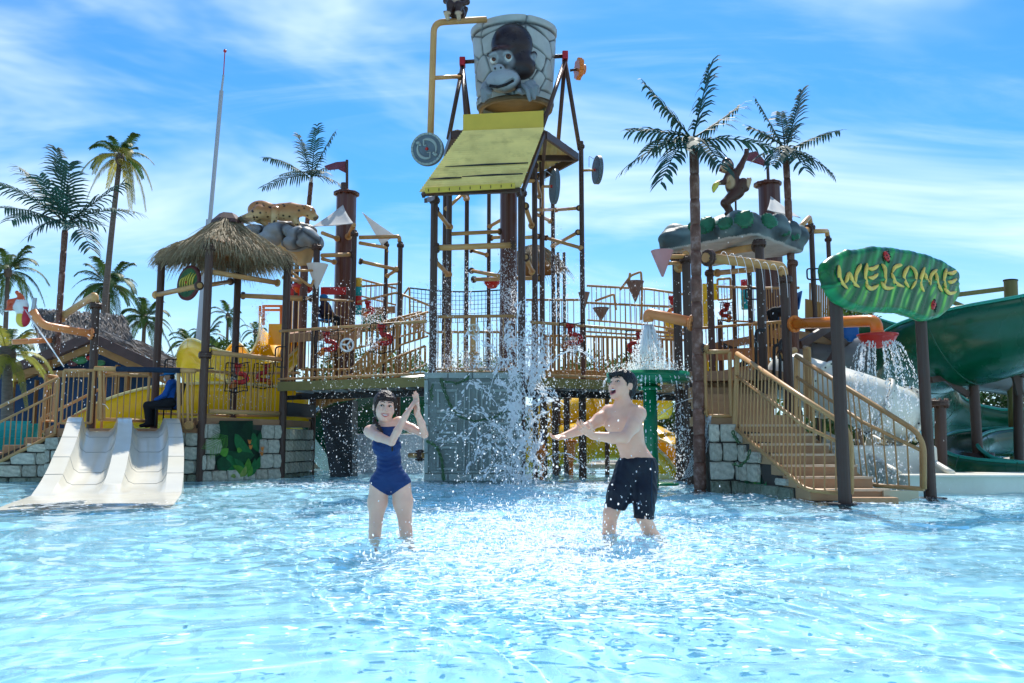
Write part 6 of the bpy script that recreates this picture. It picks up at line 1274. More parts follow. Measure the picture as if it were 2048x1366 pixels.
bl2 = thing('blue_slide_tip', 'blue moulded slide end hanging behind the orange shower pipe', 'slide', at(1700, 680, 17.5)); S = SDF(.025); S.cap(at(1692, 655, 17.5), at(1692, 668, 17.5), .09, .1, .03); S.cap(at(1708, 655, 17.5), at(1708, 668, 17.5), .09, .1, .03); S.cap(at(1700, 660, 17.5), at(1700, 678, 17.5), .12, .07, .04); link('moulding', S.mesh('moulding', BLUE, LOC[bl2.name]), bl2, LOC[bl2.name])
# teal wall, pillars under the right footbridge
tb2 = thing('teal_wall', 'teal painted wall with a scroll shape behind the green table pillar', 'wall', at(1350, 920, 22)); mb = MB(); a, b = at(1300, 905, 22), at(1372, 867, 22); mb.box(((a.x + b.x) / 2, 22, (a.z + b.z) / 2), (b.x - a.x, .15, b.z - a.z)); part(mb, 'panel', TEAL, tb2)
mb = MB(); c = at(1351, 885, 21.9); mb.tube([c + Vector((.03 * t * math.cos(t * 1.2), -.02, .03 * t * math.sin(t * 1.2))) for t in np.linspace(.5, 8, 26)], .03, 6); part(mb, 'scroll', GREENL, tb2)
ys2 = thing('small_yellow_slide', 'small brown yellow slide edge at the water right of the green table pillar', 'slide', at(1340, 930, 19.5)); trough('x', None, spline([at(1290, 878, 20), at(1320, 892, 19.7), at(1350, 918, 19.3), at(1372, 945, 19)], 5), .3, YEL, ys2, arc=(170, 370), lip=.04, lipm=YSH)
for k, (u, v0, Y) in enumerate(((1090, 800, 19.5), (1113, 800, 20.3), (1135, 800, 21), (1164, 770, 18.8), (1214, 790, 20.5), (1372, 780, 17.5), (1355, 780, 19))):
    c = at(u, 930, Y); t = at(u, v0, Y); th = thing('bridge_pillar', ('slim grey post', 'slim grey post', 'slim grey post', 'dark post', 'slim dark post', 'brown post', 'dark rear post')[k] + ' in the water under the right footbridge, ' + ('leftmost of the group', 'second from the tower', 'third from the tower', 'the thickest, left of the man', 'just behind the man', 'right of the green table pillar', 'behind the green table rim')[k], 'post', (c.x, Y, WB), 'posts in the water under the right footbridge'); rod('pillar', (c.x, Y, WB), (t.x, Y, 1.9), .075 if k in (3, 5) else .055, POST, th); mb = MB(); mb.lathe([(0, 0), (.12, 0), (.12, .03), (0, .03)], 14, Matrix.Translation((c.x, Y, 1.8))); part(mb, 'top_plate', POST, th)
oj = thing('orange_water_jet', 'orange water gun with a blue handle standing in the water beside the tower', 'water gun', at(1083, 935, 17.2)); c = at(1083, 905, 17.2); mb = MB(); mb.lathe([(0, -.22), (.06, -.2), (.09, -.06), (.14, 0), (.09, .07), (.06, .2), (0, .22)], 14, Matrix.Translation(c)); part(mb, 'body', ORANGE, oj); rod('handle', c + Vector((0, 0, .2)), c + Vector((.03, 0, .46)), .02, BLUE, oj); rod('stem', Vector((c.x, c.y, WB)), c, .04, ORANGE, oj)
oj = thing('orange_water_jet', 'second orange water gun farther back, left of the man under the footbridge', 'water gun', at(1140, 925, 20)); c = at(1142, 898, 20); mb = MB(); mb.lathe([(0, -.3), (.1, -.25), (.1, .1), (.14, .14), (.14, .2), (0, .22)], 14, Matrix.Translation(c)); part(mb, 'body', ORANGE, oj); rod('stem', Vector((c.x, c.y, WB)), c, .05, ORANGE, oj)
# ---------------------------------------------------------------- moulded (plastic) palms of the play structure
def moulded_palm(label, uv0, uv1, Y, r0, r1, tips, seed, L=.42, w=.045, group='moulded palm trees on the play structure'):
    rg = random.Random(seed); b = on_z(*uv0, 0) if uv0[1] > 900 else at(*uv0, Y); b = Vector((at(uv0[0], uv0[1], Y).x, Y, WB if uv0[1] > 900 else b.z)); t = at(uv1[0], uv1[1], Y); th = thing('moulded_palm', label, 'palm tree', b, group)
    n = max(4, int((t - b).length / .42))
    for i in range(n):
        p, q_ = b.lerp(t, i / n), b.lerp(t, (i + 1.02) / n); rr = r0 + (r1 - r0) * i / n; mb = MB(); mb.tube([p, p.lerp(q_, .1), p.lerp(q_, .85), q_], [rr * .86, rr, rr * 1.05, rr * .94], 12); part(mb, 'trunk_segment', TRUNKF, th)
    mb = MB(); mb.tube([t, t + Vector((0, 0, .16))], [r1 * .85, r1 * .8], 12); part(mb, 'white_collar', CONEW, th); cr = t + Vector((0, 0, .16))
    for (u, v, dy, lift) in tips:
        e = at(u, v, Y + dy); mid = cr.lerp(e, .5) + Vector((0, 0, lift * (e - cr).length)); mb = MB(); k = int((e - cr).length / .068); frond_mb(mb, cr + Vector((0, 0, rg.uniform(-.05, .1))), mid, e, k, L * rg.uniform(1.35, 1.75), w * 1.2, rg.uniform(.35, .6), rg, taper=.5, gaps=.12, rach=.018); part(mb, 'frond', FRONDF, th)
    return th
moulded_palm('dark moulded palm on a jointed brown trunk at the left, before the tallest coconut palm', (112, 715), (130, 462), 18.0, .062, .062, [(-5, 416, .3, .12), (0, 368, -.8, .14), (40, 336, .2, .12), (80, 352, -1, .1), (113, 300, .2, .08), (138, 330, -.4, .08), (243, 368, .3, .03), (272, 424, -.4, .16), (180, 495, -.7, .3), (60, 470, -.6, .3), (205, 452, .6, .2), (25, 440, .6, .2)], 1, .40)
moulded_palm('moulded palm with a jointed trunk behind the leopard statue', (612, 470), (622, 366), 24.5, .07, .065, [(528, 374, .3, .14), (530, 316, .3, .16), (598, 272, .2, .08), (634, 252, .2, .05), (668, 266, .2, .1), (688, 374, -.4, .2), (676, 330, .6, .15), (560, 350, -1, .2), (650, 345, -1, .2)], 2, .34)
moulded_palm('tall moulded palm with a jointed trunk rising from the pool beside the rock roof', (1400, 985), (1388, 300), 13.5, .10, .075, [(1290, 170, .2, .02), (1420, 132, .1, .02), (1478, 212, .4, -.02), (1540, 296, -.2, .16), (1446, 335, -.7, .2), (1262, 262, .3, .1), (1248, 338, -.3, .2), (1322, 365, -.7, .25), (1300, 300, .8, .2)], 3, .36, .05)
moulded_palm('moulded palm on a brown jointed trunk behind the dancing ape statue', (1590, 690), (1572, 318), 17.0, .085, .065, [(1514, 202, .2, .02), (1603, 184, .1, .02), (1502, 256, .3, .1), (1676, 262, .3, .08), (1662, 345, -.3, .22), (1612, 340, -.7, .25), (1520, 312, -.4, .2), (1561, 226, .8, .05), (1545, 330, -.8, .2)], 4, .36, .05)
# ---------------------------------------------------------------- real coconut palms, hut, pole, shrubs behind
FM = {}
def palm_frond_mesh(k, m):
    if (k, m.name) in FM: return FM[(k, m.name)]
    rg = random.Random(100 + k); mb = MB(); el = (.9, .55, .25, -.05, -.5)[k]; e = Vector((math.cos(el) * 1.0, 0, math.sin(el))); mid = e * .5 + Vector((.06, 0, .22)); end = e + Vector((-.12, rg.uniform(-.1, .1), -.25 - .12 * k)); frond_mb(mb, (0, 0, 0), mid, end, 58, .25, .018, .45, rg, taper=.35, bare=.14, rach=.010); FM[(k, m.name)] = mb.mesh('frond', m); return FM[(k, m.name)]
def coconut(label, base, top, lean, crown, seed, m=FROND, r=.13, n=18, ym=None, group='coconut palms behind the water park', green_up=False):
    rg = random.Random(seed); th = thing('coconut_palm', label, 'palm tree', base, group); mb = MB(); mid = Vector(base).lerp(Vector(top), .5) + Vector((lean, 0, 0)); P = bez(base, mid, top, 16); mb.tube(P, [r * (1.25 - .5 * i / 15) for i in range(16)], 10); part(mb, 'trunk', TRUNK, th); mb = MB(); mb.ball(top, r * 1.5, 10, 7, sc=(1, 1, 1.6)); part(mb, 'crown_base', TRUNK, th)
    for i in range(n):
        k = min(4, int(5 * i / n)); az = i * 2.4 + rg.uniform(-.3, .3); s = crown * rg.uniform(.85, 1.12); mm = (ym if ym and (k >= 3 or rg.random() < .2) else m)
        o = link('frond', palm_frond_mesh(k, mm), th, mw=Matrix.Translation(top) @ Matrix.Rotation(az, 4, 'Z') @ Matrix.Rotation(rg.uniform(-.15, .15), 4, 'Y') @ Matrix.Diagonal((s, s, s, 1)))
    return th
def coc(label, u0, v0, u1, v1, Y, lean, crown, seed, **kw): b = at(u0, v0, Y); b.z = .1; return coconut(label, b, at(u1, v1, Y), lean, crown, seed, **kw)
coc('tallest coconut palm with yellowing lower fronds and a leaning grey trunk', 196, 760, 240, 318, 34, -.2, 1.6, 1, ym=FRONDY, r=.125, n=20)
coc('dark coconut palm at the far left edge', 12, 740, 16, 545, 40, 0, 2.0, 2, r=.12)
coc('full coconut palm behind the straw hut, right of the leaning trunk', 212, 760, 216, 572, 42, .1, 2.1, 3, r=.14, n=22)
coc('coconut palm right of the straw hut roof, behind the left post', 284, 760, 289, 640, 44, 0, 1.9, 4, r=.12, n=20)
coc('coconut palm between the front left posts of the thatched platform', 372, 770, 382, 690, 46, 0, 1.7, 5, r=.12, n=18)
coc('coconut palm close behind the front post of the thatched platform', 410, 760, 414, 672, 50, .1, 1.5, 6, r=.12, n=16)
coc('small far coconut palm with thin fronds right of the flagpole', 452, 760, 456, 632, 52, 0, 1.5, 7, r=.1, n=12)
coc('small far coconut palm partly hidden by the yellow slide', 508, 760, 510, 664, 56, 0, 1.3, 8, r=.1, n=12)
coc('near coconut palm with yellow green fronds at the left edge before the straw hut', 18, 830, 14, 712, 21, .05, 1.25, 9, r=.14, n=16, ym=FRONDY)
fp = thing('lightning_mast', 'thin grey metal mast rising behind the straw roof', 'mast', (at(392, 760, 33).x, 33, .1)); b = Vector((at(384, 800, 33).x, 33, .1)); rod('lower_tube', b, at(420, 440, 33), .16, GREYP, fp); rod('middle_tube', at(420, 440, 33), at(443, 182, 33), .085, GREYP, fp); rod('upper_tube', at(443, 182, 33), at(447, 150, 33), .045, GREYP, fp); rod('spike', at(447, 150, 33), at(450, 98, 33), .02, REDB, fp)
mb = MB(); mb.ball(at(450, 102, 33), .07, 8, 6); part(mb, 'tip', REDB, fp)
# the straw roofed hut
hu = thing('straw_hut', 'timber hut with a grey straw roof and dark gable boards behind the left stairs', 'hut', (at(150, 800, 27).x, 27, .1))
Yh = 27.0
def H(u, v, Y=Yh): return at(u, v, Y)
mb = MB(); V = []; rg = random.Random(5); A_, B_, C_, D_ = H(62, 618, 29.5), H(248, 632, 29.5), H(268, 690, 27.6), H(80, 690, 27.6); mb.prism([A_, B_, C_, D_], Vector((0, .3, -1)).normalized(), .25); part(mb, 'roof_slab', THATCHG, hu)
mb = MB()
for k in range(5200):
    s, t = rg.random(), rg.random() ** .9; p = A_.lerp(B_, s).lerp(D_.lerp(C_, s), t) + Vector((0, -.05, .06)); d = (D_ - A_).normalized() + Vector((rg.uniform(-.35, .35), rg.uniform(-.2, .1), rg.uniform(-.05, .25))); straw(mb, p, d, rg.uniform(.25, .5), .045, .08 if t < .93 else .3, rg, 2)
part(mb, 'straw_cover', THATCHG, hu, kind='stuff')
ap_ = H(182, 668, 26.6)
for (e, lab) in ((H(330, 742, 26.9), 0), (H(20, 742, 26.9), 1)):
    mb = MB(); mb.beam(ap_ + Vector((0, 0, -.1)), e, .18, .30, Vector((0, 0, 1))); part(mb, 'barge_board', HUTD, hu); mb = MB(); mb.beam(ap_ + Vector((0, .2, -.4)), e + Vector((0, .2, -.3)), .2, .22); part(mb, 'rafter', HUTW, hu)
    q0, q1 = ap_ + Vector((0, .5, .1)), e + Vector((0, .5, .12)); mb = MB()
    for k in range(1800): s = rg.random(); p = q0.lerp(q1, s) + Vector((0, rg.uniform(0, 3), rg.uniform(-.05, .14))); straw(mb, p, (e - ap_).normalized() + Vector((rg.uniform(-.4, .4), -.2, rg.uniform(-.2, .3))), rg.uniform(.2, .45), .04, .1, rg, 2)
    part(mb, 'side_straw', THATCHG, hu, kind='stuff')
mb = MB(); mb.prism([H(182, 680, 27.2), H(300, 742, 27.2), H(300, 860, 27.2), H(-20, 860, 27.2), H(-20, 742, 27.2)], Vector((0, 1, 0)), .3); part(mb, 'gable_wall', HUTB, hu)
for (u, v0, v1) in ((90, 720, 860), (226, 730, 840), (246, 740, 840), (16, 760, 900), (62, 760, 900)): a, b = H(u, v1, 26.8), H(u + 11, v0, 26.8); mb = MB(); mb.box(((a.x + b.x) / 2, 26.85, (a.z + b.z) / 2), (b.x - a.x, .2, b.z - a.z)); part(mb, 'timber_post', HUTW, hu)
for (u0, u1, v) in ((80, 300, 748), (-20, 100, 742)): mb = MB(); mb.beam(H(u0, v, 26.9), H(u1, v, 26.9), .15, .2); part(mb, 'tie_beam', HUTW, hu)
for (u, v, r_, m_) in ((160, 720, .2, GRD), (146, 727, .14, DISR), (178, 716, .1, RED), (200, 726, .14, GRD)): mb = MB(); mb.ball(H(u, v, 26.9), r_, 10, 6, sc=(1.3, .3, .7)); part(mb, 'painted_fruit', m_, hu)
for i, (u, v) in enumerate(((32, 865), (52, 870), (8, 868))):
    c = at(u, v, 19.0); S = None; bx = thing('teal_tub', ('ribbed teal tub behind the left stairs, the middle one of three', 'smooth teal tub behind the left stairs, the one nearest the slide', 'teal tub behind the left stairs at the very left edge')[i], 'tub', c - Vector((0, 0, .35)), 'teal tubs behind the left stairs'); mb = MB(); mb.lathe([(0, -.35), (.2, -.35), (.26, .22), (.28, .25), (.25, .25), (.19, -.3), (0, -.3)], 18, Matrix.Translation(c)); part(mb, 'shell', TEAL, bx)
    for z in (-.1, .05): mb = MB(); mb.lathe([(.24, z), (.262, z + .015), (.25, z + .03)], 18, Matrix.Translation(c)); part(mb, 'rib', TEAL, bx)
# leafy shrubs and far trees
def leaf_cloud(mb, c, rx, ry, rz, n, s, rg, low=-.6):
    for _ in range(n):
        while True:
            p = Vector((rg.uniform(-1, 1), rg.uniform(-1, 1), rg.uniform(low, 1))); L2 = p.length
            if .35 < L2 < 1: break
        q_ = Vector(c) + Vector((p.x * rx, p.y * ry, p.z * rz)); d = (p + Vector((rg.uniform(-.7, .7), rg.uniform(-.7, .7), rg.uniform(-.5, .6)))).normalized(); t = d.cross(Vector((rg.uniform(-1, 1), rg.uniform(-1, 1), rg.uniform(-1, 1)))).normalized(); l = s * rg.uniform(.6, 1.4)
        mb.add([q_, q_ + d * l * .5 + t * l * .28, q_ + d * l, q_ + d * l * .5 - t * l * .28], [(0, 1, 2, 3)])
def bush(name, label, cat, c, r, n, s, m, seed, group):
    rg = random.Random(seed); th = thing(name, label, cat, (c.x, c.y, .1), group); mb = MB()
    for k in range(5): leaf_cloud(mb, c + Vector((rg.uniform(-.5, .5) * r, rg.uniform(-.4, .4) * r, rg.uniform(-.3, .4) * r * .6)), r * rg.uniform(.45, .7), r * .6, r * rg.uniform(.4, .65), n // 5, s, rg)
    part(mb, 'crown', m, th); mb = MB(); mb.tube([(c.x, c.y, .1), (c.x + .1, c.y, c.z * .5), (c.x, c.y, c.z)], [.14, .1, .05], 7)
    for k in range(4): a = k * 1.6; mb.tube([(c.x, c.y, c.z * .6), (c.x + math.cos(a) * r * .5, c.y + math.sin(a) * r * .4, c.z + r * .1)], [.06, .02], 5)
    part(mb, 'trunk', TRUNK, th)
for i, (u, v, Y, r, lab) in enumerate(((1500, 800, 26, 1.2, 'bright leafy bush behind the wide stairs'), (1735, 765, 24, 1.5, 'leafy green tree seen between the white tube slide and the red bowl shower'), (1705, 650, 30, 1.2, 'yellow green treetop behind the blue slide end'), (1930, 825, 26, 1.6, 'dark leafy tree under the green slide'), (1990, 835, 25, 1.4, 'dark leafy tree under the green slide nearest the right edge'), (700, 755, 30, 1.6, 'bright leafy tree seen through the left footbridge railing'), (790, 760, 31, 1.4, 'bright leafy tree right behind the woman through the left footbridge railing'), (1180, 765, 32, 1.6, 'pale green tree seen through the right footbridge railing'), (1260, 765, 30, 1.4, 'pale green tree behind the second net on the right footbridge'), (1345, 850, 27, 1.1, 'bright bush behind the teal wall'), (430, 720, 30, 1.2, 'green bush below the thatched platform palms'), (560, 725, 28, 1.4, 'green bush under the yellow winding slide'), (950, 765, 32, 1.4, 'pale green tree behind the middle footbridge'), (625, 880, 26, .9, 'low bush under the left footbridge'))):
    bush('leafy_tree', lab, 'tree', at(u, v, Y), r, 2000, .13, (LEAF if i not in (3, 4, 13) else LEAFD), 40 + i, 'leafy trees behind the water park')
rg = random.Random(77); mb = MB()
for k in range(120):
    x = -75 + 150 * k / 119 + rg.uniform(-1, 1); y = 62 + rg.uniform(-4, 12); h = rg.uniform(1.2, 3.2); leaf_cloud(mb, (x, y, h * .55), 2.2, 2, h * .7, 120, .8, rg)
solo(mb, 'distant_trees', LEAFD, 'low band of far trees behind the whole water park', 'trees', kind='stuff')
# ---------------------------------------------------------------- people
from mathutils.bvhtree import BVHTree
def skinmat(name, col):
    m = mat(name, col, .40, .10, 7, .06, 140, sss=.18, coat=.5, spec=.4, stain=(col[0] * .96, col[1] * .74, col[2] * .68), stain_amt=.55, stain_scale=5); return m
SKIN = skinmat('fair_wet_skin', (.80, .47, .34)); SKINM = skinmat('light_wet_skin', (.78, .44, .30)); SKIND = skinmat('tanned_skin', (.38, .21, .13))
HAIR = mat('dark_hair', (.030, .014, .011), .34, .35, 30, .6, 90, stretch=(1, 1, .25)); HAIRB = mat('black_wet_hair', (.008, .007, .008), .3, .3, 30, .6, 80, stretch=(1, 1, .3))
SUIT = mat('navy_swim_fabric', (.006, .031, .125), .5, .14, 5, .35, 26, stretch=(.5, .5, 2.2)); SHORT = mat('dark_navy_shorts', (.004, .008, .018), .5, .2, 5, .35, 16, stretch=(1.5, 1.5, .5))
SHORT2 = mat('shorts_side_panel', (.008, .028, .06), .5, .2, 5); LOGO = mat('grey_blue_print', (.07, .11, .16), .6, .05)
LIP = mat('rose_lip', (.50, .11, .12), .35, .05); TOOTH = mat('tooth', (.82, .80, .76), .25, .02); MOUTH = mat('mouth_inside', (.09, .015, .018), .5, .1); LASH = mat('dark_lash', (.012, .008, .007), .6, .1); IRISD = mat('dark_iris', (.02, .01, .007), .1, .1, coat=.8)
def V3(p): return Vector(p)
def hand(S, w, d, n, s, L=.165, curl=(.25, .3, .35, .4), spread=.12, thumb=.8, r=.0085, thumb_curl=.3):
    """palm, four fingers of different lengths and a thumb; d along the fingers, n out of the palm, s towards the thumb"""
    d = V3(d).normalized(); n = V3(n); n = (n - d * n.dot(d)).normalized(); s = V3(s); s = (s - d * s.dot(d) - n * s.dot(n)).normalized(); w = V3(w); k = L / .165
    S.ell(w + d * .045 * k, (.038 * k, .050 * k, .015 * k), (s, d, n), k=.014); S.cap(w - d * .02, w + d * .02 * k, .021 * k, .020 * k, .014)
    for i, (o, l, b) in enumerate(((.029, .066, .084), (.010, .074, .090), (-.010, .069, .087), (-.028, .054, .078))):
        p = w + d * b * k * .95 + s * o * k; f = (d + s * spread * (o / .03)).normalized(); q = w + d * .05 * k + s * o * .8 * k; pts = [q, p]; c = curl[i]
        for j, fr_ in enumerate((.44, .31, .25)): f = (f * math.cos(c) + n * math.sin(c)).normalized() if j else (f * math.cos(c * .6) + n * math.sin(c * .6)).normalized(); p = p + f * l * k * fr_; pts.append(p); n_ = n
        S.chain(pts, [r * k * 1.1, r * k * 1.05, r * k * .98, r * k * .9, r * k * .76], .004)
    p0 = w + d * .015 * k + s * .022 * k; p1 = p0 + (d * .55 + s * thumb + n * .25).normalized() * .040 * k; p2 = p1 + (d * .85 + s * thumb * .45 + n * thumb_curl).normalized() * .031 * k; p3 = p2 + (d * .95 + s * thumb * .2 + n * thumb_curl * 1.5).normalized() * .024 * k; S.chain([p0, p1, p2, p3], [.0145 * k, .0115 * k, .0100 * k, .0080 * k], .007)
class Head:
    def __init__(h, C, fw, roll=0, k=1.0): h.C = V3(C); h.r, h.f, h.u = frame(fw, roll=roll); h.k = k
    def P(h, x, y, z): return h.C + (h.r * x + h.f * y + h.u * z) * h.k
    def ax(h): return (h.r, h.f, h.u)
    def build(h, S, female=True, open_mouth=False):
        k = h.k; A = h.ax(); S.ell(h.P(0, -.012, .022), (.078 * k, .096 * k, .092 * k), A, k=.02); S.ell(h.P(0, .03, -.022), (.066 * k, .058 * k, .085 * k), A, k=.03)
        S.ell(h.P(0, .040, -.072), (.050 * k, .046 * k, .040 * k), A, k=.03); S.ell(h.P(0, .066, -.100 if not open_mouth else -.112), (.024 * k, .020 * k, .016 * k), A, k=.022)
        for s in (-1, 1):
            S.ell(h.P(s * .042, .058, -.035), (.028 * k, .024 * k, .024 * k), A, k=.02); S.ell(h.P(s * .031, .088, .004), (.021 * k, .013 * k, .012 * k), A, k=.012, sub=True)
            S.cap(h.P(s * .012, .087, .026), h.P(s * .048, .070, .028), .008 * k, .007 * k, .014)
            S.ell(h.P(s * .080, -.012, -.012), (.010 * k, .018 * k, .030 * k), (h.r + h.f * s * .4, h.f - h.r * s * .4, h.u), k=.008); S.ell(h.P(s * .088, -.006, -.010), (.006 * k, .010 * k, .018 * k), A, k=.006, sub=True)
        S.cap(h.P(0, .086, .012), h.P(0, .104, -.030), .008 * k, .0105 * k, .012)
        for s in (-1, 1): S.ell(h.P(s * .012, .094, -.033), (.009 * k, .010 * k, .008 * k), A, k=.008)
        if open_mouth:
            S.ell(h.P(0, .088, -.074), (.025 * k, .030 * k, .021 * k), A, k=.006, sub=True); S.cap(h.P(-.02, .080, -.053), h.P(.02, .080, -.053), .006 * k, k=.01); S.cap(h.P(-.018, .078, -.098), h.P(.018, .078, -.098), .007 * k, k=.01)
        else:
            S.ell(h.P(0, .094, -.066), (.026 * k, .012 * k, .010 * k), A, k=.006, sub=True)
    def face(h, bvh, parent, female=True, open_mouth=False, look=0):
        k = h.k
        def sf(x, z, out=.0):
            o = h.P(x, .3, z); hit = bvh.ray_cast(o, -h.f); p = hit[0] if hit[0] else h.P(x, .09, z); return V3(p) + h.f * out
        for s in (-1, 1):
            c = sf(s * .031, .002, -.004 * k); q = Matrix((h.r, h.f, h.u)).transposed(); mb = MB(); mb.ball(c, .0150 * k, 14, 8, sc=(1, .5, .42 if open_mouth else .50), rot=q); e = part(mb, 'eye', EYEW, parent)
            mb = MB(); mb.ball(c + h.f * .0042 * k + h.r * look * .006, .0068 * k, 12, 8, sc=(1, .6, .95), rot=q); part(mb, 'iris', IRISD, e)
            mb = MB(); mb.tube([sf(s * .031 + x, .0075 + z - abs(x) * .12, .003) for x, z in ((-.017, -.007), (-.009, -.001), (0, .001), (.009, -.001), (.017, -.006))], [.0014, .0026, .003, .0026, .0014], 5); part(mb, 'eyelash', LASH, e)
            mb = MB(); bz = .027 if female else .024; mb.tube([sf(s * x, bz + z, .0015) for x, z in ((.012, 0), (.024, .005), (.038, .005), (.050, -.002))], [.0025, .0035, .003, .0012], 5); part(mb, 'eyebrow', LASH, parent)
        w = .027
        if open_mouth:
            mb = MB(); mb.ball(h.P(0, .070, -.075), .024 * k, 12, 8, sc=(1, .5, .85), rot=Matrix((h.r, h.f, h.u)).transposed()); mo_ = part(mb, 'mouth_inside', MOUTH, parent); mb = MB(); mb.ball(h.P(0, .084, -.0605), .019 * k, 12, 6, sc=(1, .3, .26), rot=Matrix((h.r, h.f, h.u)).transposed()); part(mb, 'teeth', TOOTH, mo_)
            mb = MB(); mb.tube([h.P(math.cos(a) * .027, .089 - abs(math.cos(a)) * .012, -.075 + math.sin(a) * .022) for a in np.linspace(0, 6.283, 17)], .0042 * k, 6); part(mb, 'lips', LIP, parent)
        else:
            mb = MB(); mb.ball(sf(0, -.066, .0005), .021 * k, 12, 6, sc=(1.05, .16, .27), rot=Matrix((h.r, h.f, h.u)).transposed()); part(mb, 'teeth', TOOTH, parent)
            mb = MB(); mb.tube([sf(x * 1.18, -.0595 + abs(x) ** 2 * 9, .001) for x in np.linspace(-w, w, 9)], [.0012, .0026, .0034, .0036, .0030, .0036, .0034, .0026, .0012], 6); mb.tube([sf(x * 1.12, -.077 + abs(x) ** 2 * 24, .001) for x in np.linspace(-w, w, 9)], [.0012, .003, .004, .0046, .0048, .0046, .004, .003, .0012], 6); part(mb, 'lips', LIP, parent)
def bvh_of(me, loc): return BVHTree.FromPolygons([Vector(v.co) + loc for v in me.vertices], [tuple(p.vertices) for p in me.polygons])
# ---- woman in a navy swimsuit
YW = 6.93
def w_(u, v, dy=0): return at(u, v, YW + dy)
wm = thing('person', 'smiling woman in a navy swimsuit with a braid, standing shin-deep and clapping her hands', 'person', Vector((w_(781, 1072).x, YW, WB)))
LW = LOC[wm.name]
def w_torso(S, o=0.0):
    S.ell(w_(771, 878), (.108 + o, .086 + o, .148 + o), k=.03); S.cap(w_(745, 861, .01), w_(795, 845, .02), .042 + o, .042 + o, .035)
    for u, v in ((758, 895), (789, 893)): S.ell(w_(u, v, -.058), (.050 + o, .042 + o, .056 + o), k=.035)
    S.ell(w_(778, 922), (.095 + o, .074 + o, .13 + o), k=.045); S.ell(w_(780, 956), (.128 + o, .092 + o, .094 + o), k=.05); S.ell(w_(780, 948, -.045), (.088 + o, .055 + o, .085 + o), k=.05)
    for u in (764, 797): S.ell(w_(u, 966, .07), (.070 + o, .070 + o, .085 + o), k=.05)
    S.chain([w_(760, 968), w_(755, 1005), w_(751.5, 1046)], [.083 + o, .075 + o, .051 + o], .035); S.chain([w_(801, 968), w_(806, 1005), w_(810.5, 1048)], [.083 + o, .075 + o, .051 + o], .035)
S = SDF(.0062); w_torso(S)
S.chain([w_(751.5, 1046, -.01), w_(750, 1062), w_(748, 1100, .02), w_(747, 1160, .02)], [.051, .048, .051, .033], .02); S.chain([w_(810.5, 1048, -.01), w_(812, 1064), w_(816, 1100, .02), w_(820, 1160, .02)], [.051, .048, .051, .033], .02)
for u in (747, 820): S.cap(w_(u, 1166, .04), w_(u + (3 if u > 780 else -3), 1172, -.14), .036, .026, .02)
S.chain([w_(772, 868, .02), w_(771, 850, .01), w_(769, 832, 0)], [.046, .040, .042], .025)
S.cap(w_(739, 862, 0), w_(741, 866, -.02), .044, .041, .03); S.chain([w_(739, 863, 0), w_(758, 874, -.12), w_(783, 884, -.235)], [.041, .037, .030], .02); S.chain([w_(783, 884, -.235), w_(795, 862, -.25), w_(811, 832, -.25)], [.031, .031, .021], .012)
S.cap(w_(800, 844, .02), w_(804, 848, .0), .042, .039, .03); S.chain([w_(801, 846, .01), w_(824, 857, -.04), w_(849, 869, -.10)], [.039, .035, .029], .02); S.chain([w_(849, 869, -.10), w_(843, 848, -.15), w_(834, 824, -.20)], [.030, .030, .0205], .012)
hand(S, w_(811, 832, -.25), w_(826, 807, -.24) - w_(811, 832, -.25), Vector((.8, .3, -.2)), Vector((-.5, -.2, .6)), .18, (.1, .14, .18, .24), .16)
hand(S, w_(834, 824, -.20), w_(832, 786, -.235) - w_(834, 824, -.20), Vector((-.8, -.5, 0)), Vector((-.3, -.8, .1)), .175, (.06, .08, .1, .16), .14)
HW = Head(w_(769, 813), (.30, -1, -.02), R(-5), 1.06); HW.build(S)
me = S.mesh('body', SKIN, LW); body = link('body', me, wm, LW); HW.face(bvh_of(me, LW), wm, True, False, .5)
S = SDF(.0062); w_torso(S, .0045)
def px_n(u0, v0, u1, v1, side):
    """plane through two pixels, seen edge-on; normal towards side (+1 right or up of the line)"""
    a, b = w_(u0, v0), w_(u1, v1); d = b - a; return a, Vector((d.z, 0, -d.x)) * side
for (q, s) in (((738, 964, 780, 993), 1), ((823, 964, 780, 993), -1), ((757, 850, 743.5, 893), 1), ((789, 846, 811, 886), -1)):
    p, n = px_n(*q, s); S.plane(p, n)
S.plane(w_(772, 852), (0, -.1, 1)); S.ell(w_(772, 846, -.02), (.036, .09, .034), k=.0, sub=True)
S.func(lambda P, F: F + .0022 * np.sin((P[..., 2] - .2 * np.abs(P[..., 0] + 1) * .8) * 160 + 3 * np.sin(P[..., 0] * 17)) * np.clip((.95 - P[..., 2]) * 8, 0, 1) * np.clip((P[..., 2] - .42) * 8, 0, 1))
su = link('swimsuit', S.mesh('swimsuit', SUIT, LW, laps=1), wm, LW)
mb = MB(); c = w_(784.5, 898, -.118); mb.ball(c, .012, 8, 6, sc=(.7, .5, 1.9)); part(mb, 'keyhole', BLACK, su)
S = SDF(.0055); A = HW.ax(); k = HW.k
S.ell(HW.P(0, -.016, .030), (.088 * k, .104 * k, .098 * k), A, k=.01); S.ell(HW.P(0, -.05, -.03), (.078 * k, .062 * k, .08 * k), A, k=.02); S.ell(HW.P(.004, .075, -.052), (.069 * k, .080 * k, .088 * k), A, k=.008, sub=True)
rgh = random.Random(12)
for i in range(12):
    x = -.066 + .132 * i / 11; gp_ = .026 * math.exp(-((x - .008) / .018) ** 2); S.chain([HW.P(x * .5 + .01, .050, .105 - abs(x) * .2), HW.P(x * .85, .088 - abs(x) * .35, .068), HW.P(x, .092 - abs(x) * .5, .034 + gp_ - rgh.random() * .018)], [.009, .0062, .0025], .006)
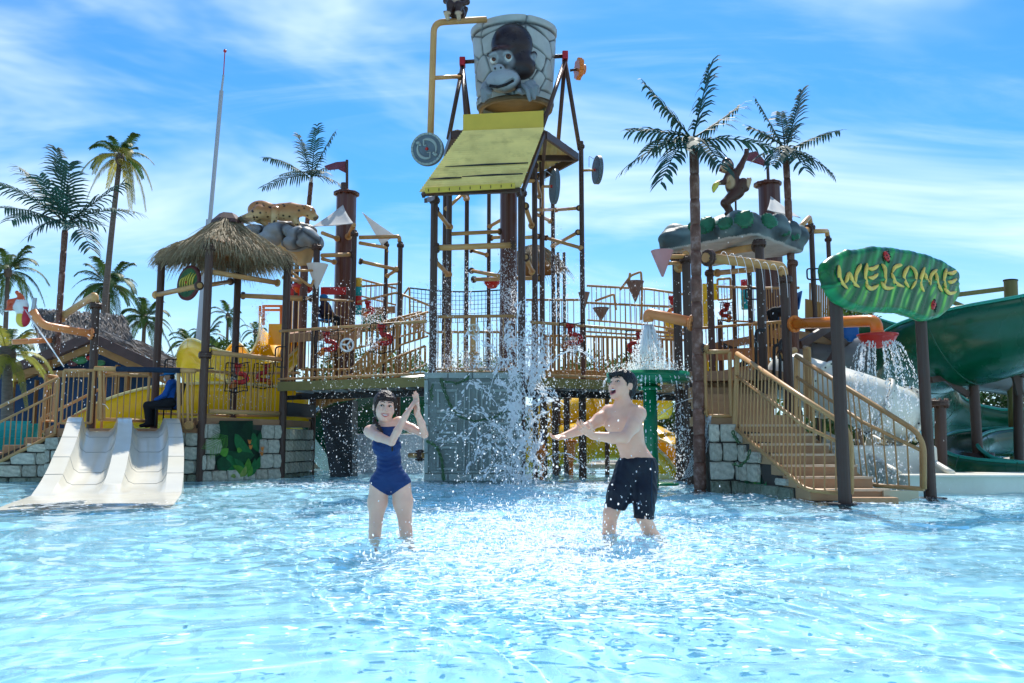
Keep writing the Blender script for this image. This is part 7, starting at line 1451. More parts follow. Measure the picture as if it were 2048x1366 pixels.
for s in (-1, 1): S.chain([HW.P(s * .066, .062, .06), HW.P(s * .077, .046, .01), HW.P(s * .074, .046, -.045 - .02 * (s > 0))], [.012, .010, .005], .01)
S.func(lambda P, F: F + .0022 * np.sin(P[..., 0] * 330 + P[..., 2] * 60) * np.sin(P[..., 1] * 260 + 2))
hw_ = link('hair', S.mesh('hair', HAIR, LW), wm, LW)
S = SDF(.005); bp_ = spline([HW.P(-.070, -.01, -.03), w_(750, 838, -.03), w_(755, 850, -.08), w_(762, 861, -.10), w_(765, 872, -.11)], 4)
for i, p in enumerate(bp_):
    r = .019 * (1 - .035 * i); S.ell(p + Vector(((.006 if i % 2 else -.006), -.004 * (i % 2), 0)), (r, r * .85, r * 1.15), k=.006)
link('braid', S.mesh('braid', HAIR, LW), wm, LW)
# ---- laughing man in dark shorts
YM = 6.9
def m_(u, v, dy=0): return at(u, v, YM + dy)
mn = thing('person', 'laughing man in dark navy shorts, standing shin-deep and reaching both arms towards the splash', 'person', Vector((m_(1262, 1073).x, YM, WB))); LM = LOC[mn.name]
rM, fM, uM = frame((-.62, -.78, 0)); AM = (rM, fM, uM)
uT = (m_(1249, 835) - m_(1273, 925)).normalized(); rT = fM.cross(uT).normalized(); fT = uT.cross(rT); AT = (rT, fT, uT)
S = SDF(.0065)
S.ell(m_(1251, 848), (.146, .098, .168), AT, k=.03); S.ell(m_(1262, 884), (.114, .084, .15), AT, k=.06); S.ell(m_(1273, 922), (.138, .105, .11), AT, k=.06)
S.cap(m_(1219, 824, .10), m_(1276, 827, -.10), .058, .058, .05)
for s in (-1, 1): S.ell(m_(1249, 846) + rT * s * .068 + fT * .075, (.072, .034, .055), AT, k=.04)
S.ell(m_(1258, 885) + fT * .07, (.07, .03, .12), AT, k=.05)
S.chain([m_(1249, 826, .02), m_(1246, 806, .0), m_(1244, 786, 0)], [.066, .058, .058], .035); S.cap(m_(1246, 812, 0), m_(1228, 824, .07), .035, .04, .04); S.cap(m_(1249, 812, 0), m_(1269, 824, -.08), .035, .04, .04)
S.chain([m_(1217, 825, .10), m_(1200, 838, .05), m_(1180, 852, .0)], [.056, .050, .042], .03); S.chain([m_(1180, 852, 0), m_(1160, 860, -.04), m_(1128, 872, -.10)], [.043, .043, .027], .014)
S.chain([m_(1277, 828, -.11), m_(1266, 852, -.20), m_(1249, 875, -.29)], [.060, .053, .044], .03); S.chain([m_(1249, 875, -.29), m_(1225, 876, -.31), m_(1184, 871, -.34)], [.046, .045, .028], .014)
hand(S, m_(1128, 872, -.10), m_(1108, 877, -.16) - m_(1128, 872, -.10), Vector((.1, -.3, .9)), Vector((-.1, -.9, -.2)), .175, (.55, .6, .65, .7), .1, .7)
hand(S, m_(1184, 871, -.34), m_(1163, 856, -.36) - m_(1184, 871, -.34), Vector((-.5, .2, .8)), Vector((.2, -.9, .1)), .175, (.3, .35, .4, .45), .14, .6)
S.ell(m_(1256, 909) + fT * .096, (.007, .012, .008), AT, k=.008, sub=True)
S.chain([m_(1258, 935), m_(1238, 985, -.05), m_(1222, 1027, -.08)], [.10, .085, .060], .03); S.chain([m_(1222, 1027, -.08), m_(1219, 1048, -.04), m_(1217, 1078, .0), m_(1216, 1165, .05)], [.060, .052, .056, .04], .02)
S.chain([m_(1290, 935), m_(1290, 985, -.06), m_(1288, 1036, -.10)], [.10, .086, .060], .03); S.chain([m_(1288, 1036, -.10), m_(1296, 1054, -.04), m_(1308, 1078, .02), m_(1335, 1160, .16)], [.060, .053, .056, .04], .02)
S.cap(m_(1216, 1168, .06), m_(1208, 1173, -.12), .04, .03, .02); S.cap(m_(1336, 1166, .18), m_(1330, 1172, -.02), .04, .03, .02)
HM = Head(m_(1244, 771), (-.80, -.62, .30), R(4), 1.10); HM.build(S, False, True)
me = S.mesh('body', SKINM, LM); link('body', me, mn, LM); HM.face(bvh_of(me, LM), mn, False, True)
S = SDF(.007); S.ell(m_(1273, 926), (.152, .118, .10), AT, k=.03); S.chain([m_(1259, 936), m_(1240, 985, -.05), m_(1227, 1024, -.07)], [.112, .096, .080], .04); S.chain([m_(1289, 936), m_(1289, 985, -.06), m_(1287, 1040, -.09)], [.112, .094, .078], .04)
xm = m_(1262, 1000).x; a1, a2 = m_(1209, 1013), m_(1246, 1020); b1, b2 = m_(1268, 1034), m_(1303, 1037)
def hem(P, F):
    zl = a1.z + (a2.z - a1.z) * (P[..., 0] - a1.x) / (a2.x - a1.x); zr = b1.z + (b2.z - b1.z) * (P[..., 0] - b1.x) / (b2.x - b1.x); z = np.where(P[..., 0] < m_(1256, 1000).x, zl, zr); w = .004 * np.sin(P[..., 0] * 90 + P[..., 2] * 30) * np.sin(P[..., 1] * 70 + P[..., 2] * 22); return np.maximum(F + w, z - P[..., 2])
S.func(hem); S.plane(m_(1273, 914), (0.03, 0, 1))
sh = link('shorts', S.mesh('shorts', SHORT, LM), mn, LM); sbv = bvh_of(sh.data, LM)
def sfs(u, v, out=.002):
    d = ray(u, v); hit = sbv.ray_cast(Vector((0, 0, CAM_Z)), d.normalized()); return Vector(hit[0]) - d.normalized() * out if hit[0] else m_(u, v, -.15)
mb = MB(); pts = [sfs(1303.5 - .0 * i, v, .001) for i, v in enumerate(range(922, 1032, 10))]; V = []
for p in pts: V += [p + Vector((-.012, 0, 0)), p + Vector((.016, .03, 0))]
mb.tube(pts, .004, 6); part(mb, 'side_stripe', SHORT2, sh); mb = MB()
for i, (h_, x) in enumerate(((.45, 1274.5), (.72, 1278.2), (1.0, 1281.8))):
    q = [sfs(x - 1.6 * 0, 1009.2, .003), sfs(x + 2.2, 1008.6, .003), sfs(x + 2.2 - 3.2 * h_, 1008.6 - 8.2 * h_, .003), sfs(x - 3.2 * h_, 1009.2 - 8.2 * h_ + 1.6, .003)]; mb.add(q, [(0, 1, 2, 3)])
q = [sfs(1273, 1011, .003), sfs(1285, 1010.2, .003), sfs(1285, 1011.6, .003), sfs(1273, 1012.4, .003)]; mb.add(q, [(0, 1, 2, 3)]); part(mb, 'printed_logo', LOGO, sh)
S = SDF(.0055); A = HM.ax(); k = HM.k
S.ell(HM.P(0, -.020, .034), (.089 * k, .104 * k, .094 * k), A, k=.01); S.ell(HM.P(0, -.062, -.02), (.072 * k, .052 * k, .072 * k), A, k=.02); S.ell(HM.P(0, .085, -.050), (.088 * k, .095 * k, .094 * k), A, k=.008, sub=True)
for s in (-1, 1): S.ell(HM.P(s * .085, -.002, -.03), (.020 * k, .034 * k, .042 * k), A, k=.008, sub=True); S.cap(HM.P(s * .076, .022, .03), HM.P(s * .078, .022, -.02), .009, .004, .008)
for i in range(22):
    x = rgh.uniform(-.07, .07); y = rgh.uniform(-.06, .07); z = .122 - abs(x) * .35 - abs(y) * .3; S.cap(HM.P(x, y, z - .02), HM.P(x + rgh.uniform(-.02, .02), y + rgh.uniform(-.005, .035), z + rgh.uniform(0, .016)), .012, .0045, .008)
for i in range(11):
    x = -.055 + .11 * i / 10; S.chain([HM.P(x * .8, .055, .095), HM.P(x, .090, .068), HM.P(x * 1.05, .094 - abs(x) * .3, .045 - rgh.random() * .022)], [.010, .008, .003], .006)
S.func(lambda P, F: F + .0025 * np.sin(P[..., 0] * 300 + P[..., 1] * 120) * np.sin(P[..., 1] * 240 + P[..., 2] * 100))
link('hair', S.mesh('hair', HAIRB, LM), mn, LM)
# ---- seated staff
def seated(label, Y, J, cols, fw, hat=None, mask=False, chair_col=BLACK):
    sc = Y / 1700
    def p(k, dy=0): return at(*J[k], Y) + Vector((0, dy, 0))
    base = p('foot'); th = thing('person', label, 'person', Vector((p('hip').x, Y, base.z - .04))); L_ = LOC[th.name]; s = .11
    S = SDF(.012); H_ = Head(p('head'), fw, 0, 1.0); H_.build(S); S.cap(p('neck'), p('head'), .05, .055, .03)
    me = S.mesh('head', SKIND, L_); link('head', me, th, L_); H_.face(bvh_of(me, L_), th)
    for dy in (-s, s): S = SDF(.008); hand(S, p('hand', dy * .6), Vector(fw) + Vector((0, 0, -.4)), (0, 0, -1), (0, -1 if dy > 0 else 1, 0), .17); link('hand', S.mesh('hand', SKIND, L_), th, L_)
    S = SDF(.014); S.chain([p('neck'), p('chest'), p('hip')], [.07, .15, .14], .05); S.cap(p('shoulder', -.16), p('shoulder', .16), .075, .075, .04)
    for dy in (-.19, .19): S.chain([p('shoulder', dy), p('elbow', dy), p('hand', dy * .6)], [.068, .055, .042], .02)
    S.func(lambda P, F: F + .006 * np.sin(P[..., 2] * 40 + P[..., 0] * 25) * np.sin(P[..., 1] * 30)); link('jacket', S.mesh('jacket', cols[0], L_), th, L_)
    S = SDF(.014)
    for dy in (-s, s): S.chain([p('hip', dy), p('knee', dy), p('foot', dy)], [.11, .085, .06], .03); f2 = p('foot', dy); S.cap(f2, f2 + Vector(fw).normalized() * .14 + Vector((0, 0, -.02)), .05, .04, .02)
    link('trousers', S.mesh('trousers', cols[1], L_), th, L_)
    S = SDF(.010); A = H_.ax(); S.ell(H_.P(0, -.012, .045), (.094, .112, .085), A, k=.01); S.ell(H_.P(0, .0, -.02), (.2, .2, .055), A, k=.0, sub=True)
    S.ell(H_.P(0, .02, .028), (.145 if hat != 'cap' else .10, .17, .013), A, k=.012); link('hat', S.mesh('hat', cols[2], L_), th, L_)
    S = SDF(.010); S.ell(H_.P(0, -.05, -.015), (.082, .062, .09), A, k=.01); link('hair', S.mesh('hair', HAIRB, L_), th, L_)
    if mask: mb = MB(); mb.ball(H_.P(0, .075, -.055), .05, 12, 8, sc=(1.1, .7, .95), rot=Matrix(A).transposed()); part(mb, 'face_mask', MASK, th)
    return th
JK = mat('royal_blue_jacket', (.005, .07, .30), .75, .15, 8, .4, 30); TR = mat('black_trousers', (.008, .009, .012), .8, .2, 8, .3, 30); HT = mat('blue_hat_cloth', (.02, .16, .36), .8, .12, 10, .3, 40); PURP = mat('dark_purple_shirt', (.045, .028, .05), .8, .2, 8, .3, 30); BCH = mat('blue_plastic_chair', (.01, .11, .32), .4, .1)
seated('lifeguard in blue jacket, hat and white mask on a black chair above the slide', 17.35, dict(head=(338, 752), neck=(345, 764), chest=(346, 782), hip=(346, 806), shoulder=(347, 768), elbow=(338, 790), hand=(316, 801), knee=(300, 812), foot=(302, 848)), (JK, TR, HT), (-.95, -.25, -.12), mask=True)
seated('attendant in dark purple top and blue hat sitting beside the left brown drum pipe', 21.6, dict(head=(648, 598), neck=(647, 605), chest=(651, 617), hip=(655, 636), shoulder=(650, 608), elbow=(658, 622), hand=(670, 632), knee=(674, 638), foot=(676, 654)), (PURP, TR, HT), (.9, -.35, -.15))
seated('attendant in blue partly hidden behind the moulded trunk on the right deck', 18.0, dict(head=(1577, 572), neck=(1580, 582), chest=(1580, 596), hip=(1576, 622), shoulder=(1580, 588), elbow=(1574, 606), hand=(1562, 618), knee=(1545, 624), foot=(1546, 652)), (JK, TR, HT), (-.9, -.3, 0))
def chair(label, Y, u0, u1, vs, vb, vf, m, back_right=True):
    a, b = at(u0, vs, Y), at(u1, vs, Y); f_ = at(u0, vf, Y).z; t = at(u1, vb, Y).z; th = thing('chair', label, 'chair', Vector(((a.x + b.x) / 2, Y, f_))); mb = MB(); mb.box(((a.x + b.x) / 2, Y, a.z - .02), (b.x - a.x, .42, .04)); part(mb, 'seat', m, th, bev=.01); xb = b.x if back_right else a.x
    mb = MB(); mb.prism([Vector((xb, Y - .2, a.z + .05)), Vector((xb, Y + .2, a.z + .05)), Vector((xb + (.08 if back_right else -.08), Y + .2, t)), Vector((xb + (.08 if back_right else -.08), Y - .2, t))], Vector((1, 0, 0)), .03); part(mb, 'backrest', m, th)
    for x in (a.x + .02, b.x - .02):
        for dy in (-.19, .19): rod('leg', Vector((x, Y + dy, a.z)), Vector((x, Y + dy, f_)), .016, m, th)
chair('black metal chair under the lifeguard beside the white slide', 17.4, 318, 352, 816, 766, 858, BLACK); chair('blue plastic chair under the attendant on the upper rear deck', 21.6, 640, 664, 640, 612, 658, BCH, False)
chair('blue chair behind the moulded trunk on the right deck', 18.05, 1560, 1590, 626, 585, 655, BCH)
# ---------------------------------------------------------------- painted animal statues
def ellp(S, u, v, Y, ru, rv, ry, k=.05): S.ell(at(u, v, Y), (ru * Y / 1700, ry, rv * Y / 1700), k=k)
lp = thing('leopard_statue', 'spotted leopard statue prowling on the rock canopy behind the straw roof', 'statue', at(560, 449, 21.4)); LL = LOC[lp.name]; YL = 21.3
def l_(u, v, dy=0): return at(u, v, YL + dy)
S = SDF(.0165); S.ell(l_(521, 420), (.33, .2, .25), k=.1); S.ell(l_(548, 424), (.42, .19, .20), k=.12); S.ell(l_(574, 424), (.33, .2, .235), k=.12); S.cap(l_(585, 421), l_(612, 421), .19, .14, .1)
S.ell(l_(618, 424), (.17, .14, .155), k=.05); S.cap(l_(624, 429), l_(632, 434), .10, .07, .05); S.cap(l_(622, 436), l_(630, 439), .06, .045, .03); S.ell(l_(612, 414, -.09), (.04, .03, .055), k=.02); S.ell(l_(612, 413, .09), (.04, .03, .055), k=.02)
S.chain([l_(520, 425, -.12), l_(507, 432, -.12), l_(494, 436, -.1), l_(484, 440, -.1)], [.2, .14, .1, .07], .05); S.chain([l_(525, 428, .12), l_(518, 438, .12), l_(527, 444, .1), l_(532, 449, .1)], [.18, .11, .075, .06], .04)
S.chain([l_(551, 422, -.17), l_(549, 436, -.19), l_(547, 446, -.19), l_(551, 449, -.22)], [.13, .085, .065, .06], .03); S.chain([l_(583, 430, .1), l_(590, 438, .02), l_(594, 446, 0), l_(597, 448, -.03)], [.15, .095, .075, .06], .03); S.cap(l_(528, 440, .1), l_(545, 441, .15), .06, .06, .03)
lsd = np.random.default_rng(9); LS = np.stack([lsd.uniform(-7, -4.7, 1700), lsd.uniform(YL - .4, YL + .4, 1700), lsd.uniform(6.0, 7.2, 1700)], 1)
def leo_col(V):
    c0 = l_(560, 432).z; t = np.clip((V[:, 2] - c0 + .04) / .16, 0, 1)[:, None]; c = np.array([[.60, .42, .20]]) * (1 - t) + np.array([[.44, .19, .06]]) * t
    d = np.min(np.stack([np.linalg.norm(V - s, axis=1) for s in LS]), 0); d2 = np.clip((.036 - d) / .01, 0, 1)[:, None]; c = c * (1 - d2) + np.array([[.02, .012, .008]]) * d2
    mzl = np.linalg.norm(V - np.array(l_(632, 437)), axis=1); m = np.clip((.09 - mzl) / .02, 0, 1)[:, None] * .8; return c * (1 - m) + np.array([[.03, .02, .018]]) * m
link('body', S.mesh('body', FC, LL, leo_col), lp, LL)
mb = MB(); mb.ball(l_(622, 420, -.15), .028, 8, 6); part(mb, 'eye', EYEW, lp)
# dancing ape
YA = 16.3
def a_(u, v, dy=0): return at(u, v, YA + dy)
dn = thing('dancing_ape_statue', 'brown dancing ape statue on one leg holding a banana, on the leafy rock roof', 'statue', a_(1460, 428)); LD = LOC[dn.name]; S = SDF(.013)
S.chain([a_(1463, 356), a_(1467, 372), a_(1471, 386)], [.145, .15, .14], .05); S.ell(a_(1455, 332), (.125, .13, .13), k=.05); S.ell(a_(1447, 338, -.02), (.085, .10, .075), k=.04); S.ell(a_(1453, 322), (.09, .1, .06), k=.04)
for dy in (-.12, .12): S.ell(a_(1460, 326, dy), (.05, .03, .055), k=.015)
S.ell(a_(1441, 341, -.02), (.04, .06, .022), k=.01, sub=True)
S.chain([a_(1473, 346, -.05), a_(1481, 333, -.05), a_(1491, 312, -.05)], [.085, .065, .05], .03); S.ell(a_(1493, 306, -.05), (.05, .045, .06), k=.02)
for i in range(4): S.cap(a_(1490 + 2.2 * i, 304, -.05), a_(1489.5 + 2.6 * i, 298, -.05), .017, .014, .008)
S.chain([a_(1456, 352, -.14), a_(1449, 364, -.18), a_(1437, 366, -.2)], [.07, .055, .045], .03); S.ell(a_(1434, 367, -.2), (.06, .05, .04), k=.02)
S.chain([a_(1470, 388, -.04), a_(1450, 406, -.08), a_(1458, 420, -.04), a_(1462, 426, -.06)], [.125, .085, .07, .06], .03); S.cap(a_(1463, 427), a_(1453, 428, -.08), .055, .045, .02)
S.chain([a_(1478, 384, -.06), a_(1486, 366, -.12), a_(1491, 376, -.1), a_(1496, 366, -.1)], [.11, .095, .07, .055], .03); S.cap(a_(1494, 372, -.1), a_(1499, 360, -.1), .05, .045, .02)
for i in range(4): S.cap(a_(1495 + 2 * i, 360, -.1), a_(1494 + 2.6 * i, 356, -.1), .016, .014, .008)
def ape_col(V):
    c = np.tile([.075, .028, .016], (len(V), 1)); 
    def blob(p, r, col):
        d = np.linalg.norm((V - np.array(p)) / np.array(r), axis=1); m = np.clip((1 - d) * 4, 0, 1)[:, None]; return c * (1 - m) + np.array([col]) * m
    c = blob(a_(1459, 364, -.14), (.12, .14, .15), (.50, .33, .18)); c = blob(a_(1445, 337, -.05), (.13, .16, .10), (.52, .30, .16)); c = blob(a_(1450, 326, -.10), (.07, .1, .05), (.5, .36, .26))
    c = blob(a_(1497, 366, -.12), (.10, .12, .13), (.50, .33, .18)); c = blob(a_(1434, 368, -.22), (.08, .08, .06), (.42, .26, .14)); return blob(a_(1460, 326, -.13), (.05, .04, .05), (.45, .28, .2))
link('body', S.mesh('body', FC, LD, ape_col), dn, LD)
for (u, v) in ((1449, 326), (1445.5, 327)): mb = MB(); mb.ball(a_(u, v, -.115), .022, 8, 6); e = part(mb, 'eye', EYEW, dn); mb = MB(); mb.ball(a_(u - .8, v, -.135), .010, 6, 5); part(mb, 'pupil', BLACK, e)
mb = MB(); mb.ball(a_(1440.5, 341, -.05), .045, 10, 6, sc=(.6, 1, .5)); part(mb, 'mouth', MOUTH, dn); mb = MB(); mb.tube(bez(a_(1437, 366, -.25), a_(1428, 370, -.25), a_(1427, 385, -.25), 8), [.02, .045, .055, .06, .055, .05, .035, .015], 8); part(mb, 'banana', BANY, dn); rod('support_rod', a_(1471, 392, .05), a_(1472, 428, .05), .02, POST, dn)
# seated ape on the crane pipe
YS = 17.1
def s_at(u, v, dy=0): return at(u, v, YS + dy)
sa = thing('seated_ape_statue', 'dark ape statue sitting on the tan crane pipe at the top edge', 'statue', s_at(911, 40)); LS_ = LOC[sa.name]; S = SDF(.014)
S.chain([s_at(915, 30, .08), s_at(914, 8, .05), s_at(912, -18, .02)], [.14, .16, .14], .05); S.ell(s_at(912, -40, 0), (.14, .14, .15), k=.05); S.ell(s_at(911, -34, -.1), (.085, .08, .07), k=.04)
for sx, (ux, kx) in enumerate(((895, 901), (917, 917))):
    S.chain([s_at(kx + 4, 26, 0), s_at(kx, 10, -.16), s_at(kx - 2, 28, -.18)], [.10, .085, .06], .03); S.cap(s_at(ux + 1, 38, -.2), s_at(ux - 3 if not sx else ux, 26, -.27), .045, .05, .02)
    for i in range(5): S.cap(s_at(ux - 6 + 3 * i, 27, -.27), s_at(ux - 7 + 3.4 * i, 22.5, -.28), .018, .016, .008)
S.chain([s_at(926, -10, .0), s_at(934, 4, -.05), s_at(925, 8, -.15)], [.075, .06, .05], .03); S.chain([s_at(898, -10, 0), s_at(892, 2, -.08), s_at(900, 4, -.2)], [.075, .06, .05], .03); S.chain([s_at(928, 30, .1), s_at(931, 18, .1)], [.05, .06], .03)
def sape(V):
    c = np.tile([.045, .022, .018], (len(V), 1)); m = np.zeros(len(V))
    for ux in (894, 917): d = np.linalg.norm((V - np.array(s_at(ux, 32, -.27))) / np.array([.10, .09, .14]), axis=1); m = np.maximum(m, np.clip((1 - d) * 4, 0, 1))
    d = np.linalg.norm((V - np.array(s_at(910, -2, -.12))) / np.array([.11, .1, .2]), axis=1); m = np.maximum(m, np.clip((1 - d) * 4, 0, 1)); return c * (1 - m[:, None]) + np.array([[.50, .36, .24]]) * m[:, None]
link('body', S.mesh('body', FC, LS_, sape), sa, LS_)
# ---------------------------------------------------------------- spray, streams and foam
DROP = bpy.data.materials.new('water_drops'); DROP.use_nodes = True; nt = DROP.node_tree; b = nt.nodes['Principled BSDF']; b.inputs['Base Color'].default_value = (.96, .97, .98, 1); b.inputs['Roughness'].default_value = .12; b.inputs['Specular IOR Level'].default_value = .6
tr = nt.nodes.new('ShaderNodeBsdfTranslucent'); tr.inputs[0].default_value = (.97, .98, .99, 1); tp = nt.nodes.new('ShaderNodeBsdfTransparent'); ms = nt.nodes.new('ShaderNodeMixShader'); ms.inputs[0].default_value = .5; nt.links.new(b.outputs[0], ms.inputs[1]); nt.links.new(tr.outputs[0], ms.inputs[2]); m2 = nt.nodes.new('ShaderNodeMixShader'); m2.inputs[0].default_value = .0; nt.links.new(ms.outputs[0], m2.inputs[1]); nt.links.new(tp.outputs[0], m2.inputs[2]); nt.links.new(m2.outputs[0], nt.nodes['Material Output'].inputs[0])
rn = np.random.default_rng(21)
_h = [(math.cos(a), math.sin(a)) for a in np.linspace(0, 2 * math.pi, 6, endpoint=False)]; OCT = np.array([(x, 0, z) for x, z in _h] + [(0, x, z) for x, z in _h], float); OCF = np.array([(0, 1, 2), (0, 2, 3), (0, 3, 4), (0, 4, 5), (6, 7, 8), (6, 8, 9), (6, 9, 10), (6, 10, 11)])
def drops(name, label, P, r, vel=None, stretch=.8, cat='water spray'):
    """one object of many droplets; each two crossed thin discs drawn out along its fall"""
    P = np.asarray(P, float); n = len(P); r = np.broadcast_to(np.asarray(r, float), (n,)); d = np.tile([0, 0, -1.0], (n, 1)) if vel is None else np.asarray(vel, float); d = d + rn.normal(0, .25, (n, 3)); d /= np.linalg.norm(d, axis=1, keepdims=True)
    q_ = rn.uniform(0, math.pi, n); O = OCT[None] * rn.uniform(.7, 1.25, (n, 12, 1)); al = np.einsum('nij,nj->ni', O, d); O = O + al[..., None] * d[:, None] * stretch * rn.uniform(.3, 1.6, (n, 1, 1)); V = P[:, None] + O * r[:, None, None]
    Fc = OCF[None] + (np.arange(n) * 12)[:, None, None]; loc = P.mean(0); me = np_mesh(name, (V - loc).reshape(-1, 3), Fc.reshape(-1, 3), DROP, True); o = link(name, me, None, Vector(loc)); return tag(o, label, cat, None, 'stuff')
def cloud(n, c, s, lo=0.0): P = rn.normal(0, 1, (n, 3)) * np.array(s) + np.array(c); P[:, 2] = np.abs(P[:, 2] - lo) + lo; return P
def sz(n, a, b, p=2.5): return a + (b - a) * rn.random(n) ** p
# the big splash at the right front post of the tower
P1 = []; V1 = []; STR = []; B0 = at(1040, 940, 15.4)
for k in range(56):                                   # thrown arms of water: ballistic paths with clumps of drops
    th_ = rn.uniform(0, 2 * np.pi); sp_ = rn.uniform(.4, 2.4); vz = rn.uniform(1.0, 5.6); x0 = np.array([at(rn.normal(1035, 30), 900, 15.4).x, rn.uniform(15.0, 15.9), rn.uniform(.0, 1.9)]); v0 = np.array([math.cos(th_) * sp_ - .3, math.sin(th_) * sp_ * .5 - .3, vz]); T = rn.uniform(.15, .75); m = int(rn.uniform(30, 95)); t = T * rn.random(m) ** .7
    STR.append([Vector(x0 + v0 * tt + np.array([0, 0, -4.9]) * tt * tt) for tt in np.linspace(T * .25, T * .95, 7)]); vv = v0 + np.array([0, 0, -9.8]) * t[:, None]; q = x0 + v0 * t[:, None] + np.array([0, 0, -4.9]) * (t ** 2)[:, None] + rn.normal(0, .03, (m, 3)) * (.5 + 2.2 * t[:, None]); P1.append(q[q[:, 2] > 0]); V1.append(vv[q[:, 2] > 0])
P1.append(cloud(1600, (at(1035, 900, 15.3).x, 15.3, .0), (.27, .35, .9))); P1.append(cloud(900, (at(1066, 720, 15.8).x, 15.8, at(1, 725, 15.8).z), (.18, .2, .34)))
nv = sum(len(p) for p in P1) - sum(len(v) for v in V1); P1 = np.concatenate(P1); V1 = np.concatenate(V1 + [rn.normal(0, .6, (nv, 3)) + np.array([0, 0, 1.0])]); kk = P1[:, 2] > .02; P1 = P1[kk]; V1 = V1[kk]; drops('splash', 'big white splash bursting in front of the carved block and right tower post', P1, sz(len(P1), .003, .019), V1, 1.7)
mb = MB()
for q in STR[::2]:
    q = [p + Vector((rn.normal(0, .02), rn.normal(0, .02), rn.normal(0, .02))) for p in q if p.z > .03]
    if len(q) > 3: r0 = rn.uniform(.003, .010); mb.tube(q, [r0 * (.3 + 1.1 * math.sin(math.pi * (i + .5) / len(q))) * rn.uniform(.5, 1.4) for i in range(len(q))], 5)
solo(mb, 'splash_strands', DROP, 'stringy white arms of water thrown out by the big splash', 'water', kind='stuff')
# water raining down inside the tower
P2 = []
for u, Y, v0, v1, n in ((890, 18.0, 500, 745, 240), (899, 18.2, 505, 745, 300), (934, 20, 500, 730, 220), (940, 17.6, 520, 745, 240), (978, 20, 510, 720, 200), (1005, 18.2, 480, 690, 330), (1016, 18, 480, 700, 380), (1030, 17.8, 470, 700, 300), (1075, 18, 560, 740, 260), (1108, 20, 400, 640, 330), (1120, 20.6, 500, 640, 200), (1128, 20.6, 500, 640, 220), (868, 16.8, 560, 760, 260), (1052, 16.8, 580, 760, 220), (1163, 18.4, 480, 640, 90)):
    for i in range(n): t = rn.random() ** .7; u_ = u + rn.normal(0, 7); P2.append(at(u_, v0 + (v1 - v0) * t, Y + rn.normal(0, .12)))
P2 = np.array(P2); drops('falling_water', 'threads of water drops falling down between the tower pipes', P2, sz(len(P2), .003, .010), stretch=1.6)
# fine drifting spray over the middle of the pool, and the mist boiling on the middle bridge
P3 = [np.array([at(rn.uniform(640, 1420), rn.uniform(560, 960), rn.uniform(13.5, 18)) for _ in range(3600)])]; P3.append(np.array([at(rn.normal(950, 60), 741 - abs(rn.normal(0, 26)), rn.uniform(16.3, 16.85)) for _ in range(2300)])); P3.append(np.array([at(rn.normal(1120, 60), rn.uniform(760, 950), rn.uniform(15.5, 18)) for _ in range(1500)])); P3.append(np.array([at(rn.uniform(705, 850), 945 - abs(rn.normal(0, 50)), rn.uniform(17, 20)) for _ in range(1500)])); P3.append(np.array([at(rn.uniform(620, 720), rn.uniform(700, 950), rn.uniform(16, 18)) for _ in range(350)]))
P3 = np.concatenate(P3); drops('fine_spray', 'fine drifting drops hanging over the middle of the pool and the footbridges', P3, sz(len(P3), .0028, .009, 3))
# outlet pipe onto the green table, and the drips off the table rim
P4 = []; c = at(1297, 648, 14.05); tz = at(1, 748, 14.2).z + .02
for k in range(1900):
    a = rn.uniform(0, 6.283); rr = rn.random() ** .5; t = rn.random() ** .75; R1 = .075 + .36 * t; P4.append((c.x + math.cos(a) * rr * R1, c.y + math.sin(a) * rr * R1, c.z + (tz - c.z) * t + rn.normal(0, .02)))
for k in range(900): a = rn.uniform(0, 6.283); rr = rn.uniform(.1, .72); P4.append((c.x + math.cos(a) * rr, 14.2 + math.sin(a) * rr * .9, tz + abs(rn.normal(0, .09))))
for k in range(34):
    a = rn.uniform(3.0, 6.5); x, y = at(1296, 752, 14.2).x + math.cos(a) * .70, 14.2 + math.sin(a) * .70; v = rn.uniform(.2, .7)
    for t in np.sort(rn.random(int(rn.uniform(8, 40)))) * .68: P4.append((x + math.cos(a) * v * t, y + math.sin(a) * v * t, tz - .1 - 4.9 * t * t))
P4 = np.array(P4); P4 = P4[P4[:, 2] > .01]; drops('outlet_water', 'white water falling from the orange outlet pipe and dripping off the green table', P4, sz(len(P4), .004, .013))
mb = MB(); rg = random.Random(3)
for k in range(26):
    a = rg.uniform(0, 6.28); r0 = .07 * rg.random() ** .5; pts = []
    for i in range(6): t = i / 5; pts.append(c + Vector((math.cos(a) * (r0 + .16 * t * rg.uniform(.7, 1.1)), math.sin(a) * (r0 + .16 * t), (-.02 - .55 * t))))
    mb.tube(pts, [.022, .02, .016, .011, .006, .002], 6)
solo(mb, 'outlet_strands', DROP, 'solid white strands of water just below the orange outlet pipe', 'water', kind='stuff')
# red bowl shower streams
P5 = []; c = at(1755, 672, 12.8); r = 38 * 12.8 / 1700
for k in range(44):
    a = rn.uniform(0, 6.283); v = rn.uniform(.12, .55) if k > 7 else rn.uniform(.5, .95); r0 = r * rn.uniform(.55, .98); T = rn.uniform(.38, .56)
    for t in np.sort(rn.random(int(rn.uniform(45, 85)))) * T: P5.append((c.x + math.cos(a) * (r0 + v * t) + rn.normal(0, .004 + .02 * t), c.y + math.sin(a) * (r0 + v * t) + rn.normal(0, .004 + .02 * t), c.z - .10 - 1.0 * t * (k > 7) - 3.3 * t * t))
for k in range(900): P5.append(at(rn.normal(1765, 38), rn.uniform(790, 985), rn.uniform(12.2, 13.4)))
P5 = np.array(P5); drops('shower_streams', 'beaded water streams falling from the red bowl shower', P5, sz(len(P5), .0035, .0095), stretch=1.3)
